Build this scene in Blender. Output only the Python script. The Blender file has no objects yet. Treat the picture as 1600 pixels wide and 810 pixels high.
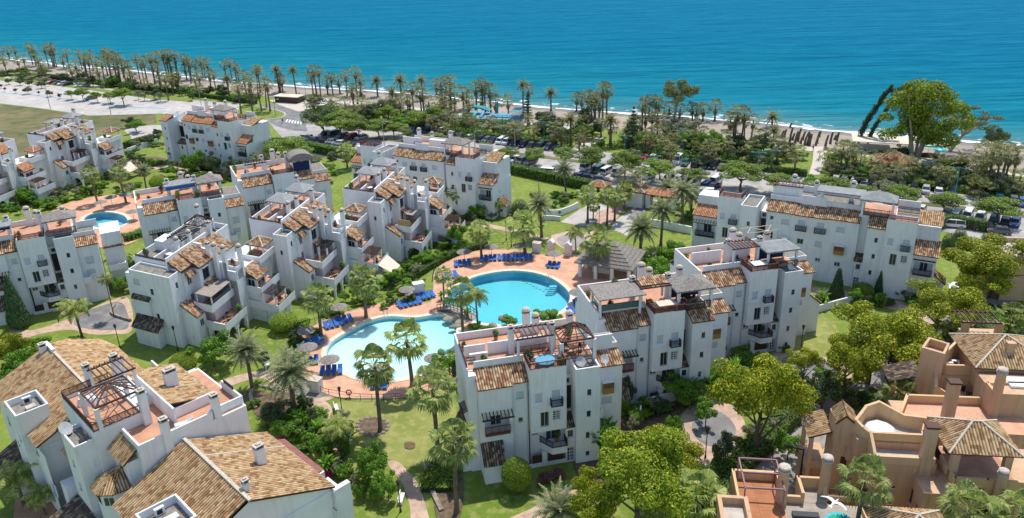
import bpy, bmesh, math, random
from mathutils import Vector, Matrix
import numpy as np
random.seed(7)
sin, cos, pi, rad = math.sin, math.cos, math.pi, math.radians
SC = bpy.context.scene
COL = SC.collection
# ---------------------------------------------------------------- camera, sky, sun, exposure
F_PX, PITCH, ROLL, CH = 1223.724, rad(22.2244), rad(1.7595), 60.0
CX, CY = 800.0, 375.0
FW = Vector((0, cos(PITCH), -sin(PITCH)))
R0 = Vector((1, 0, 0)); U0 = R0.cross(FW)
RT = R0 * cos(ROLL) - U0 * sin(ROLL)
UP = R0 * sin(ROLL) + U0 * cos(ROLL)
CAMP = Vector((0, 0, CH))
cd = bpy.data.cameras.new('camera'); cam = bpy.data.objects.new('camera', cd); COL.objects.link(cam)
cd.sensor_width = 36; cd.lens = F_PX / 1600 * 36; cd.shift_y = -30 / 1600
cd.clip_start = 0.5; cd.clip_end = 60000
m = Matrix((RT, UP, -FW)).transposed().to_4x4(); m.translation = CAMP; cam.matrix_world = m
SC.camera = cam
SUN_AZ, SUN_EL = rad(24), rad(67)
w = bpy.data.worlds.new('World'); SC.world = w; w.use_nodes = True
wn = w.node_tree; bg = wn.nodes['Background']
sky = wn.nodes.new('ShaderNodeTexSky'); sky.sky_type = 'NISHITA'; sky.sun_disc = False
sky.sun_elevation = SUN_EL; sky.sun_rotation = SUN_AZ; sky.altitude = 0; sky.air_density = 1; sky.dust_density = 0.6
wn.links.new(sky.outputs[0], bg.inputs[0]); bg.inputs[1].default_value = 0.15
sd = bpy.data.lights.new('sun', 'SUN'); so = bpy.data.objects.new('sun', sd); COL.objects.link(so)
sd.energy = 3.7; sd.angle = rad(0.5); sd.color = (1, 0.95, 0.87)
sdir = Vector((sin(SUN_AZ) * cos(SUN_EL), cos(SUN_AZ) * cos(SUN_EL), sin(SUN_EL)))
so.rotation_euler = sdir.to_track_quat('Z', 'Y').to_euler(); so.location = (0, 0, 200)
vs = SC.view_settings; vs.view_transform = 'Standard'; vs.look = 'None'; vs.gamma = 1; vs.use_curve_mapping = False
vs.exposure = 0.3
SC.render.engine = 'CYCLES'
SC.cycles.max_bounces = 8; SC.cycles.transparent_max_bounces = 8
# ---------------------------------------------------------------- survey helpers (photo pixel -> ground point)
def G(x, y, z=0.0):
    d = FW + RT * ((x - CX) / F_PX) - UP * ((y - CY) / F_PX)
    t = (z - CH) / d.z
    return CAMP + d * t
def PR(P):
    v = Vector(P) - CAMP; d = v.dot(FW)
    return CX + F_PX * v.dot(RT) / d, CY - F_PX * v.dot(UP) / d
def stand(x, yc, yb):
    """ground point below a crown seen at (x, yc) whose foot is on row yb; and the crown's height"""
    xb = x + (892 - x) * (yb - yc) / (3370 - yc)
    P = G(xb, yb); lo, hi = 0.0, 60.0
    for _ in range(30):
        m_ = (lo + hi) / 2
        if PR((P.x, P.y, m_))[1] > yc: lo = m_
        else: hi = m_
    return P, lo
def mpp(P):   # metres per photo pixel at a point
    return (Vector(P) - CAMP).dot(FW) / F_PX
# ---------------------------------------------------------------- materials
MATS = {}
def nt(name, rough=0.8, spec=0.3):
    m = bpy.data.materials.new(name); m.use_nodes = True
    t = m.node_tree; b = t.nodes['Principled BSDF']
    b.inputs['Roughness'].default_value = rough; b.inputs['Specular IOR Level'].default_value = spec
    MATS[name] = m
    return m, t, b
def N(t, k, **kw):
    n = t.nodes.new('ShaderNode' + k)
    for a, v in kw.items():
        if a in n.inputs: n.inputs[a].default_value = v
        else: setattr(n, a, v)
    return n
def L(t, a, b): t.links.new(a, b)
def ramp(t, fac, stops, interp='LINEAR'):
    r = N(t, 'ValToRGB'); r.color_ramp.interpolation = interp
    e = r.color_ramp.elements
    while len(e) < len(stops): e.new(0.5)
    for i, (p, c) in enumerate(stops):
        e[i].position = p; e[i].color = (*c, 1)
    L(t, fac, r.inputs[0]); return r.outputs[0]
def noisemat(name, c1, c2, scale=1.0, rough=0.85, bump=0.0, bscale=None, detail=4, spec=0.3, c3=None, scale2=None):
    m, t, b = nt(name, rough, spec)
    tc = N(t, 'TexCoord'); no = N(t, 'TexNoise', Scale=scale, Detail=detail); L(t, tc.outputs['Object'], no.inputs['Vector'])
    col = ramp(t, no.outputs[0], [(0.35, c1), (0.65, c2)])
    if c3:
        n2 = N(t, 'TexNoise', Scale=scale2 or scale * 6, Detail=5); L(t, tc.outputs['Object'], n2.inputs['Vector'])
        mx = N(t, 'Mix', data_type='RGBA')
        f = ramp(t, n2.outputs[0], [(0.48, (0, 0, 0)), (0.66, (1, 1, 1))])
        L(t, f, mx.inputs[0]); L(t, col, mx.inputs[6]); mx.inputs[7].default_value = (*c3, 1); col = mx.outputs[2]
    L(t, col, b.inputs['Base Color'])
    if bump:
        nb = N(t, 'TexNoise', Scale=bscale or scale * 10, Detail=6); L(t, tc.outputs['Object'], nb.inputs['Vector'])
        bp = N(t, 'Bump', Strength=bump, Distance=0.1); L(t, nb.outputs[0], bp.inputs['Height']); L(t, bp.outputs[0], b.inputs['Normal'])
    return m
def plain(name, c, rough=0.6, spec=0.3, metal=0):
    m, t, b = nt(name, rough, spec); b.inputs['Metallic'].default_value = metal
    tc = N(t, 'TexCoord'); no = N(t, 'TexNoise', Scale=3.0, Detail=3); L(t, tc.outputs['Object'], no.inputs['Vector'])
    L(t, ramp(t, no.outputs[0], [(0.3, tuple(v * 0.88 for v in c)), (0.7, c)]), b.inputs['Base Color'])
    return m
def stucco(name, c, stain, c2):
    m, t, b = nt(name, 0.85, 0.2)
    tc = N(t, 'TexCoord'); mp = N(t, 'Mapping'); mp.inputs['Scale'].default_value = (1.6, 1.6, 0.22)
    L(t, tc.outputs['Object'], mp.inputs[0])
    n1 = N(t, 'TexNoise', Scale=1.0, Detail=6); L(t, mp.outputs[0], n1.inputs['Vector'])
    n2 = N(t, 'TexNoise', Scale=0.35, Detail=3); L(t, tc.outputs['Object'], n2.inputs['Vector'])
    base = ramp(t, n2.outputs[0], [(0.35, c), (0.7, c2)])
    mx = N(t, 'Mix', data_type='RGBA'); f = ramp(t, n1.outputs[0], [(0.52, (0, 0, 0)), (0.8, (0.6, 0.6, 0.6))])
    L(t, f, mx.inputs[0]); L(t, base, mx.inputs[6]); mx.inputs[7].default_value = (*stain, 1)
    L(t, mx.outputs[2], b.inputs['Base Color'])
    n3 = N(t, 'TexNoise', Scale=9.0, Detail=5); L(t, tc.outputs['Object'], n3.inputs['Vector'])
    bp = N(t, 'Bump', Strength=0.25, Distance=0.03); L(t, n3.outputs[0], bp.inputs['Height']); L(t, bp.outputs[0], b.inputs['Normal'])
    return m
def tilemat(name, cols, moss=(0.16, 0.11, 0.07), mossf=0.5):
    m, t, b = nt(name, 0.85, 0.15)
    uv = N(t, 'UVMap'); uv.uv_map = 'UVMap'
    sp = N(t, 'SeparateXYZ'); L(t, uv.outputs[0], sp.inputs[0])
    fu = N(t, 'Math', operation='FLOOR'); L(t, sp.outputs[0], fu.inputs[0])
    wn1 = N(t, 'TexWhiteNoise', noise_dimensions='1D'); L(t, fu.outputs[0], wn1.inputs['W'])
    ad = N(t, 'Math', operation='ADD'); L(t, sp.outputs[1], ad.inputs[0]); L(t, wn1.outputs[0], ad.inputs[1])
    fv = N(t, 'Math', operation='FLOOR'); L(t, ad.outputs[0], fv.inputs[0])
    cb = N(t, 'CombineXYZ'); L(t, fu.outputs[0], cb.inputs[0]); L(t, fv.outputs[0], cb.inputs[1])
    wn2 = N(t, 'TexWhiteNoise', noise_dimensions='3D'); L(t, cb.outputs[0], wn2.inputs[0])
    k = len(cols); col = ramp(t, wn2.outputs[0], [(i / k, c) for i, c in enumerate(cols)], 'CONSTANT')
    tc = N(t, 'TexCoord'); n1 = N(t, 'TexNoise', Scale=0.9, Detail=5); L(t, tc.outputs['Object'], n1.inputs['Vector'])
    mx = N(t, 'Mix', data_type='RGBA'); f = ramp(t, n1.outputs[0], [(0.5, (0, 0, 0)), (0.75, (mossf, mossf, mossf))])
    L(t, f, mx.inputs[0]); L(t, col, mx.inputs[6]); mx.inputs[7].default_value = (*moss, 1)
    # barrel channels: colour darkens from the crest down to the low pan tiles
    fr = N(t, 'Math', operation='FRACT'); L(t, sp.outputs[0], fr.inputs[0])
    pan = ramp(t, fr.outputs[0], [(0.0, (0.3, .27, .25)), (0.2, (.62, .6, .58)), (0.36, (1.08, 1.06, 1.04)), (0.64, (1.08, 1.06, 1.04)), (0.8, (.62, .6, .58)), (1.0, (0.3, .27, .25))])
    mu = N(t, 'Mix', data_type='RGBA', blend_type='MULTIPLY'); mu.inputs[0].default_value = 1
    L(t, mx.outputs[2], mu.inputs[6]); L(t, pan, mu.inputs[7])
    L(t, mu.outputs[2], b.inputs['Base Color'])
    fr2 = N(t, 'Math', operation='FRACT'); L(t, ad.outputs[0], fr2.inputs[0])
    bp = N(t, 'Bump', Strength=0.7, Distance=0.06); L(t, fr2.outputs[0], bp.inputs['Height']); L(t, bp.outputs[0], b.inputs['Normal'])
    return m
def leafmat(name, c1, c2, c3=None, f3=0.8, trans=0.25):
    m, t, b = nt(name, 0.6, 0.25)
    g = N(t, 'NewGeometry'); oi = N(t, 'ObjectInfo')
    st = [(0.0, c1), (0.62, c2)]
    if c3: st += [(f3, c2), (min(f3 + 0.06, 0.99), c3)]
    col = ramp(t, g.outputs['Random Per Island'], st)
    hs = N(t, 'HueSaturation'); mr = N(t, 'MapRange'); L(t, oi.outputs['Random'], mr.inputs[0])
    mr.inputs[3].default_value = 0.8; mr.inputs[4].default_value = 1.2
    L(t, mr.outputs[0], hs.inputs['Value']); L(t, col, hs.inputs['Color'])
    L(t, hs.outputs[0], b.inputs['Base Color'])
    tr = N(t, 'BsdfTranslucent'); L(t, hs.outputs[0], tr.inputs[0])
    ms = N(t, 'MixShader'); ms.inputs[0].default_value = trans
    L(t, b.outputs[0], ms.inputs[1]); L(t, tr.outputs[0], ms.inputs[2])
    L(t, ms.outputs[0], t.nodes['Material Output'].inputs[0])
    return m
WHITE = stucco('white_stucco', (0.80, 0.80, 0.79), (0.55, 0.53, 0.49), (0.72, 0.73, 0.73))
ROSE = stucco('rose_white_stucco', (0.78, 0.70, 0.68), (0.55, 0.48, 0.45), (0.72, 0.66, 0.65))
OCHRE = stucco('ochre_stucco', (0.60, 0.40, 0.255), (0.30, 0.19, 0.11), (0.55, 0.355, 0.215))
OCHREY = stucco('yellow_ochre_stucco', (0.66, 0.45, 0.25), (0.42, 0.28, 0.15), (0.6, 0.40, 0.22))
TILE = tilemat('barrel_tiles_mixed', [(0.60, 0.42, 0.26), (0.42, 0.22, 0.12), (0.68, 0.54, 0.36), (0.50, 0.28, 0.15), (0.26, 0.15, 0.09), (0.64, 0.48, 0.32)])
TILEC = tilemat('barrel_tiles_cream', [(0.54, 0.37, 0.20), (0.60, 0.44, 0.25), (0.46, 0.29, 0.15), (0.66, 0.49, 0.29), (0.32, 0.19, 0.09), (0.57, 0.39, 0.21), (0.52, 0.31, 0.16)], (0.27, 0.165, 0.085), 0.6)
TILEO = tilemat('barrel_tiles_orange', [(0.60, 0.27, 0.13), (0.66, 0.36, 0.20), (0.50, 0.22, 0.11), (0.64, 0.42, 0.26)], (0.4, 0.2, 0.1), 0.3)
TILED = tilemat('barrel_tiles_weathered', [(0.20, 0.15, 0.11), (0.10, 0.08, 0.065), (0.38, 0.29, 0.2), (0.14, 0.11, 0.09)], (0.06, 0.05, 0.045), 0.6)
TERRA = None
def bricky(name, c1, c2, mortar, scale, w_=0.5, h_=0.5, rough=0.7):
    m, t, b = nt(name, rough, 0.3)
    tc = N(t, 'TexCoord'); br = N(t, 'TexBrick', Scale=scale); br.offset = 0
    br.inputs['Brick Width'].default_value = w_; br.inputs['Row Height'].default_value = h_
    br.inputs['Mortar Size'].default_value = 0.012
    L(t, tc.outputs['Object'], br.inputs['Vector'])
    br.inputs['Color1'].default_value = (*c1, 1); br.inputs['Color2'].default_value = (*c2, 1); br.inputs['Mortar'].default_value = (*mortar, 1)
    no = N(t, 'TexNoise', Scale=0.6, Detail=5); L(t, tc.outputs['Object'], no.inputs['Vector'])
    v = ramp(t, no.outputs[0], [(0.35, (0.8, 0.8, 0.8)), (0.65, (1.08, 1.06, 1.04))])
    mu = N(t, 'Mix', data_type='RGBA', blend_type='MULTIPLY'); mu.inputs[0].default_value = 1
    L(t, br.outputs[0], mu.inputs[6]); L(t, v, mu.inputs[7]); L(t, mu.outputs[2], b.inputs['Base Color'])
    return m
TERRA = bricky('terracotta_floor_tiles', (0.58, 0.31, 0.19), (0.52, 0.26, 0.155), (0.42, 0.25, 0.17), 2.2)
DECK = bricky('salmon_pool_paving', (0.68, 0.385, 0.25), (0.63, 0.34, 0.215), (0.55, 0.32, 0.21), 1.8)
WDECK = bricky('timber_decking', (0.50, 0.20, 0.08), (0.42, 0.16, 0.065), (0.16, 0.07, 0.03), 1.0, 6.0, 0.16)
GDECK = bricky('grey_timber_decking', (0.42, 0.37, 0.31), (0.36, 0.31, 0.26), (0.2, 0.17, 0.14), 1.0, 6.0, 0.18)
PINKP = bricky('pink_paving', (0.55, 0.36, 0.29), (0.48, 0.31, 0.25), (0.36, 0.25, 0.2), 1.2)
ROOFG = noisemat('grey_gravel_roof', (0.16, 0.15, 0.13), (0.27, 0.25, 0.21), 2.0, bump=0.4)
METAL = plain('dark_metal', (0.035, 0.03, 0.03), 0.5)
BROWN = plain('brown_stained_wood', (0.09, 0.045, 0.03), 0.6)
BROWNR = plain('reddish_brown_rail', (0.16, 0.06, 0.045), 0.6)
WOOD = plain('varnished_wood', (0.36, 0.20, 0.08), 0.5)
BLIND = plain('pale_roller_blind', (0.58, 0.62, 0.66), 0.6)
WFRAME = plain('white_window_frame', (0.75, 0.76, 0.77), 0.5)
CANVG = noisemat('grey_awning_canvas', (0.22, 0.235, 0.235), (0.29, 0.30, 0.295), 1.5)
CANVT = noisemat('taupe_awning_canvas', (0.26, 0.23, 0.20), (0.33, 0.29, 0.25), 1.5)
CANVB = noisemat('beige_awning_canvas', (0.62, 0.53, 0.42), (0.7, 0.62, 0.5), 1.5)
CANVR = noisemat('dusky_red_awning_canvas', (0.22, 0.085, 0.075), (0.29, 0.12, 0.10), 1.5)
CANVY = noisemat('straw_screen', (0.40, 0.29, 0.12), (0.52, 0.39, 0.17), 4)
SHING = noisemat('grey_shingle', (0.19, 0.17, 0.15), (0.31, 0.28, 0.25), 3.0, bump=0.5)
CHIMB = noisemat('chimney_cap_stone', (0.42, 0.35, 0.28), (0.62, 0.55, 0.46), 6)
CHIMO = plain('chimney_vent_dark', (0.05, 0.04, 0.035), 0.9)
PLAST = plain('white_plastic', (0.8, 0.8, 0.8), 0.4)
SLATE = plain('dark_grey_upholstery', (0.07, 0.07, 0.08), 0.8)
BLUEC = plain('blue_canvas', (0.02, 0.14, 0.48), 0.6)
NAVY = plain('navy_cover', (0.01, 0.025, 0.09), 0.7)
TEALP = plain('teal_lamp_paint', (0.02, 0.30, 0.33), 0.5)
AQUA = plain('aqua_plastic', (0.03, 0.5, 0.55), 0.35)
GREENP = plain('green_plastic', (0.02, 0.35, 0.2), 0.4)
RUST = plain('red_painted', (0.45, 0.03, 0.03), 0.4)
ORANGEP = plain('orange_plastic', (0.75, 0.2, 0.05), 0.5)
GLASSD, t_, b_ = nt('window_glass', 0.08, 0.6); b_.inputs['Base Color'].default_value = (0.03, 0.045, 0.06, 1)
GLASST, t_, b_ = nt('teal_glass_screen', 0.08, 0.6); b_.inputs['Base Color'].default_value = (0.05, 0.12, 0.13, 1)
ASPH = noisemat('asphalt', (0.15, 0.15, 0.155), (0.21, 0.205, 0.20), 0.15, c3=(0.27, 0.26, 0.245), scale2=0.5, bump=0.2, bscale=20)
CONC = noisemat('pale_concrete', (0.42, 0.39, 0.36), (0.52, 0.48, 0.44), 0.08, c3=(0.38, 0.35, 0.32), scale2=0.4)
CONCR = noisemat('rosy_concrete', (0.44, 0.31, 0.23), (0.56, 0.40, 0.29), 0.3, c3=(0.38, 0.27, 0.21), scale2=1.0)
STONE = noisemat('rough_stone', (0.22, 0.18, 0.14), (0.38, 0.32, 0.26), 1.2, bump=0.6)
SOIL = noisemat('planting_soil', (0.10, 0.07, 0.045), (0.19, 0.13, 0.08), 1.5, bump=0.6)
PAINTW = plain('white_road_paint', (0.78, 0.78, 0.76), 0.6)
LAWN = noisemat('lawn', (0.12, 0.19, 0.018), (0.19, 0.25, 0.032), 0.12, c3=(0.25, 0.27, 0.07), scale2=0.9, bump=0.8, bscale=9)
LAWND = noisemat('sun_dried_lawn', (0.19, 0.225, 0.045), (0.27, 0.285, 0.075), 0.25, c3=(0.33, 0.31, 0.11), scale2=0.9, bump=0.8, bscale=9)
DRYF = noisemat('dry_field', (0.12, 0.115, 0.04), (0.20, 0.165, 0.07), 0.07, c3=(0.07, 0.10, 0.03), scale2=0.2, bump=1.0, bscale=1.5)
SAND = noisemat('grey_sand', (0.31, 0.26, 0.205), (0.38, 0.32, 0.25), 0.06, c3=(0.27, 0.235, 0.19), scale2=0.2, bump=0.3, bscale=2)
SANDW = noisemat('wet_sand', (0.17, 0.145, 0.12), (0.22, 0.19, 0.15), 0.2, rough=0.4)
BARK = noisemat('bark', (0.10, 0.075, 0.055), (0.20, 0.155, 0.12), 3, bump=0.8)
PTRUNK = noisemat('palm_trunk', (0.12, 0.095, 0.07), (0.22, 0.175, 0.13), 2, bump=0.8)
PALE = noisemat('pale_trunk', (0.34, 0.29, 0.24), (0.46, 0.4, 0.34), 2, bump=0.5)
LF_FAN = leafmat('fan_palm_leaf', (0.11, 0.17, 0.04), (0.34, 0.42, 0.11), (0.55, 0.52, 0.22), 0.85, 0.4)
LF_FAR = leafmat('seafront_palm_leaf', (0.07, 0.10, 0.035), (0.23, 0.26, 0.09), (0.42, 0.31, 0.15), 0.74, 0.3)
LF_SKIRT = leafmat('dry_palm_skirt', (0.24, 0.16, 0.09), (0.45, 0.33, 0.20), None)
LF_DATE = leafmat('date_palm_leaf', (0.12, 0.16, 0.07), (0.30, 0.33, 0.17), (0.50, 0.42, 0.22), 0.88, 0.35)
LF_QUEEN = leafmat('queen_palm_leaf', (0.10, 0.18, 0.04), (0.30, 0.36, 0.09), (0.5, 0.42, 0.15), 0.8, 0.35)
LF_JAC = leafmat('yellow_flowering_leaf', (0.085, 0.155, 0.012), (0.30, 0.35, 0.018), (0.62, 0.54, 0.03), 0.80, 0.3)
LF_JACG = leafmat('lime_leaf', (0.09, 0.17, 0.012), (0.29, 0.37, 0.022), (0.5, 0.5, 0.04), 0.84, 0.3)
LF_PINE = leafmat('umbrella_pine_needles', (0.06, 0.13, 0.018), (0.19, 0.29, 0.035), (0.36, 0.42, 0.06), 0.82, 0.2)
LF_DARK = leafmat('dark_leaf', (0.03, 0.06, 0.025), (0.08, 0.125, 0.045), (0.15, 0.19, 0.07), 0.85, 0.15)
LF_BRIGHT = leafmat('bright_leaf', (0.06, 0.17, 0.015), (0.16, 0.33, 0.03), (0.28, 0.42, 0.05), 0.8, 0.3)
LF_EUC = leafmat('eucalyptus_leaf', (0.06, 0.12, 0.015), (0.24, 0.32, 0.025), (0.40, 0.44, 0.04), 0.8, 0.3)
LF_BRN = leafmat('brown_green_leaf', (0.10, 0.14, 0.05), (0.22, 0.26, 0.08), (0.38, 0.28, 0.14), 0.86, 0.3)
LF_OLIVE = leafmat('olive_leaf', (0.15, 0.17, 0.09), (0.34, 0.35, 0.20), None)
LF_TOP = leafmat('clipped_leaf', (0.09, 0.18, 0.015), (0.22, 0.33, 0.025), (0.35, 0.42, 0.04), 0.75)
LF_CYP = leafmat('cypress_leaf', (0.035, 0.075, 0.03), (0.08, 0.14, 0.05), None, trans=0.1)
LF_GOLD = leafmat('golden_leaf', (0.16, 0.17, 0.012), (0.36, 0.32, 0.03), None)
LF_HEDGE = leafmat('hedge_leaf', (0.04, 0.10, 0.015), (0.12, 0.21, 0.03), (0.19, 0.28, 0.04), 0.85)
LF_RED = leafmat('reddish_leaf', (0.13, 0.05, 0.05), (0.25, 0.12, 0.10), None)
LF_MAG = leafmat('magenta_flower', (0.45, 0.01, 0.12), (0.6, 0.03, 0.25), None)
CANEDIRT = SOIL
# ---------------------------------------------------------------- mesh builder
class MB:
    def __init__(s, tf=None): s.v = []; s.f = []; s.tf = tf; s.flip = False; s.uv = None
    def V(s, p):
        if s.tf: p = s.tf(p)
        s.v.append((p[0], p[1], p[2])); return len(s.v) - 1
    def F(s, *ps):
        ids = [s.V(p) for p in ps]
        s.f.append(ids[::-1] if s.flip else ids)
    def box(s, x0, x1, y0, y1, z0, z1):
        a, b, c, d = (x0, y0), (x1, y0), (x1, y1), (x0, y1)
        for p, q in ((a, b), (b, c), (c, d), (d, a)): s.F((*p, z0), (*q, z0), (*q, z1), (*p, z1))
        s.F((*a, z1), (*b, z1), (*c, z1), (*d, z1)); s.F((*d, z0), (*c, z0), (*b, z0), (*a, z0))
        return s
    def cyl(s, x, y, z0, z1, r0, r1=None, n=8, cap=True, dx=0, dy=0):
        r1 = r0 if r1 is None else r1
        lo = [(x + r0 * cos(2 * pi * k / n), y + r0 * sin(2 * pi * k / n), z0) for k in range(n)]
        hi = [(x + dx + r1 * cos(2 * pi * k / n), y + dy + r1 * sin(2 * pi * k / n), z1) for k in range(n)]
        for k in range(n):
            j = (k + 1) % n; s.F(lo[k], lo[j], hi[j], hi[k])
        if cap: s.F(*hi); s.F(*lo[::-1])
        return s
    def beam(s, p, q, w, h=None):
        h = w if h is None else h
        p = Vector(p); q = Vector(q); d = (q - p).normalized()
        a = d.cross(Vector((0, 0, 1)))
        if a.length < 1e-3: a = Vector((1, 0, 0))
        a = a.normalized() * (w / 2); b = a.cross(d).normalized() * (h / 2)
        A = [p - a - b, p + a - b, p + a + b, p - a + b]; B = [v + (q - p) for v in A]
        for k in range(4):
            j = (k + 1) % 4; s.F(A[j], A[k], B[k], B[j])
        s.F(*A); s.F(*B[::-1]); return s
    def tube(s, pts, radii, n=6):
        rings = []
        for i, p in enumerate(pts):
            p = Vector(p); d = (Vector(pts[min(i + 1, len(pts) - 1)]) - Vector(pts[max(i - 1, 0)])).normalized()
            a = d.cross(Vector((0.3, 0.9, 0.1))).normalized(); b = d.cross(a)
            rings.append([s.V(p + (a * cos(2 * pi * k / n) + b * sin(2 * pi * k / n)) * radii[i]) for k in range(n)])
        for i in range(len(rings) - 1):
            for k in range(n):
                j = (k + 1) % n; s.f.append([rings[i][k], rings[i][j], rings[i + 1][j], rings[i + 1][k]])
        s.f.append(rings[-1]); return s
    def dome(s, x, y, z, r, h, n=12, m=5):
        for i in range(m):
            a0, a1 = pi / 2 * i / m, pi / 2 * (i + 1) / m
            for k in range(n):
                t0, t1 = 2 * pi * k / n, 2 * pi * (k + 1) / n
                P = lambda a, t: (x + r * cos(a) * cos(t), y + r * cos(a) * sin(t), z + h * sin(a))
                if i < m - 1: s.F(P(a0, t0), P(a0, t1), P(a1, t1), P(a1, t0))
                else: s.F(P(a0, t0), P(a0, t1), P(a1, t0))
        return s
    def mesh(s, name, smooth=False):
        me = bpy.data.meshes.new(name); me.from_pydata(s.v, [], s.f)
        if s.uv:
            u = me.uv_layers.new(name='UVMap'); flat = []
            for k, f in enumerate(s.f):
                for i in f: flat += s.uv.get(i, (0, 0))
            u.data.foreach_set('uv', flat)
        if smooth: me.shade_smooth()
        me.update(); return me
def link(name, me, mat, parent=None, label=None, cat=None, group=None, kind=None):
    o = bpy.data.objects.new(name, me); COL.objects.link(o)
    if me is not None and mat is not None and len(me.materials) == 0: me.materials.append(mat)
    if parent is not None: o.parent = parent
    tag(o, label, cat, group, kind); return o
def tag(o, label=None, cat=None, group=None, kind=None):
    if label: o['label'] = label
    if cat: o['category'] = cat
    if group: o['group'] = group
    if kind: o['kind'] = kind
    return o
def empty(name, loc=(0, 0, 0), rz=0, label=None, cat=None, group=None):
    o = bpy.data.objects.new(name, None); COL.objects.link(o); o.location = loc; o.rotation_euler = (0, 0, rz)
    o.empty_display_size = 0.5
    return tag(o, label, cat, group)
KIDS = {}
def part(name, mb, mat, parent, smooth=False, label=None):
    o = link(name, mb.mesh(name, smooth), mat, parent, label)
    KIDS.setdefault(parent.name, []).append(o); return o
def copy_tree(o, parent=None):
    c = o.copy(); COL.objects.link(c)
    if parent is not None: c.parent = parent; KIDS.setdefault(parent.name, []).append(c)
    for ch in KIDS.get(o.name, []): copy_tree(ch, c)
    return c
ORD = ['first', 'second', 'third', 'fourth', 'fifth', 'sixth', 'seventh', 'eighth', 'ninth', 'tenth', 'eleventh', 'twelfth', 'thirteenth',
       'fourteenth', 'fifteenth', 'sixteenth', 'seventeenth', 'eighteenth', 'nineteenth', 'twentieth']
TENS = {2: 'twenty', 3: 'thirty', 4: 'forty', 5: 'fifty', 6: 'sixty'}
def ordw(i):
    i += 1
    if i <= 20: return ORD[i - 1]
    if i % 10 == 0: return TENS[i // 10][:-1] + 'ieth'
    return TENS[i // 10] + '-' + ORD[i % 10 - 1]
SERIES = {}
def series(key, o, base):    # counted from the left later on, per stretch
    SERIES.setdefault(key, []).append((o, base))
def name_series():
    for key, lst in SERIES.items():
        lst.sort(key=lambda t: PR(t[0].matrix_world.translation if False else t[0].location)[0])
        by = {}
        for o, base in lst:
            k = by.get(base, 0); by[base] = k + 1
        cnt = {}
        for o, base in lst:
            i = cnt.get(base, 0); cnt[base] = i + 1
            if by[base] == 1: o['label'] = base
            else: o['label'] = base + (', leftmost' if i == 0 else ', rightmost' if i == by[base] - 1 else ', %s from left' % ordw(i))
# ---------------------------------------------------------------- ground sheets
def crom(pts, closed=True, k=6):
    n = len(pts); out = []
    for i in range(n if closed else n - 1):
        g = lambda j: pts[j % n] if closed else pts[max(0, min(n - 1, j))]
        p0, p1, p2, p3 = g(i - 1), g(i), g(i + 1), g(i + 2)
        for s_ in range(k):
            t = s_ / k
            out.append(tuple(0.5 * (2 * p1[c] + (p2[c] - p0[c]) * t + (2 * p0[c] - 5 * p1[c] + 4 * p2[c] - p3[c]) * t * t + (3 * p1[c] - p0[c] - 3 * p2[c] + p3[c]) * t ** 3) for c in range(2)))
    if not closed: out.append(tuple(pts[-1][:2]))
    return out
def gpts(px, smooth=False, closed=True, k=6):
    P = [G(*p)[:2] for p in px]
    return crom(P, closed, k) if smooth else P
def sheet(name, P, z, mat, kind='structure', label=None, cat=None):
    mb = MB(); a = sum(P[i][0] * P[(i + 1) % len(P)][1] - P[(i + 1) % len(P)][0] * P[i][1] for i in range(len(P)))
    if a < 0: P = P[::-1]
    mb.F(*[(p[0], p[1], z) for p in P])
    me = mb.mesh(name); bm = bmesh.new(); bm.from_mesh(me); bmesh.ops.triangulate(bm, faces=bm.faces); bm.to_mesh(me); bm.free()
    return link(name, me, mat, None, label, cat, None, kind)
def ribbon(mb, P, w, z0, z1, closed=False):
    n = len(P); Lp = []; Rp = []
    for i in range(n):
        a = Vector(P[(i - 1) % n] if closed or i else P[0]); b = Vector(P[(i + 1) % n] if closed or i < n - 1 else P[-1])
        d = (b - a).normalized(); nn = Vector((-d.y, d.x)) * w / 2; p = Vector(P[i]); Lp.append(p + nn); Rp.append(p - nn)
    for i in range(n if closed else n - 1):
        j = (i + 1) % n
        mb.F((*Rp[i], z1), (*Rp[j], z1), (*Lp[j], z1), (*Lp[i], z1))
        mb.F((*Rp[i], z0), (*Rp[j], z0), (*Rp[j], z1), (*Rp[i], z1)); mb.F((*Lp[j], z0), (*Lp[i], z0), (*Lp[i], z1), (*Lp[j], z1))
    if not closed:
        mb.F((*Lp[0], z0), (*Rp[0], z0), (*Rp[0], z1), (*Lp[0], z1)); mb.F((*Rp[-1], z0), (*Lp[-1], z0), (*Lp[-1], z1), (*Rp[-1], z1))
    return mb
# ================================================================ GROUND, SEA, ROADS
def c_(ox, oy, s): return lambda *pp: [(ox + x / s, oy + y / s) for x, y in pp]
SHORE = [(-260, 76), (-120, 84), (0, 92), (22, 95), (71, 99), (95, 104), (180, 109), (341, 127), (422, 133), (504, 139), (600, 144.5), (680, 151), (732, 157), (784, 162), (877, 171.5), (985, 179), (1049, 182), (1104, 187), (1224, 197), (1283, 205), (1341, 209), (1471, 219), (1527, 224), (1598, 228.5), (1720, 239), (1900, 254)]
SH = [Vector(G(*p)[:2]) for p in SHORE]
SHC = [Vector(p) for p in crom([tuple(v) for v in SH], False, 6)]
base = sheet('ground', [(-2500, -200), (1500, -200), (1500, 900), (-2500, 900)], 0.0, LAWN)
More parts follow.
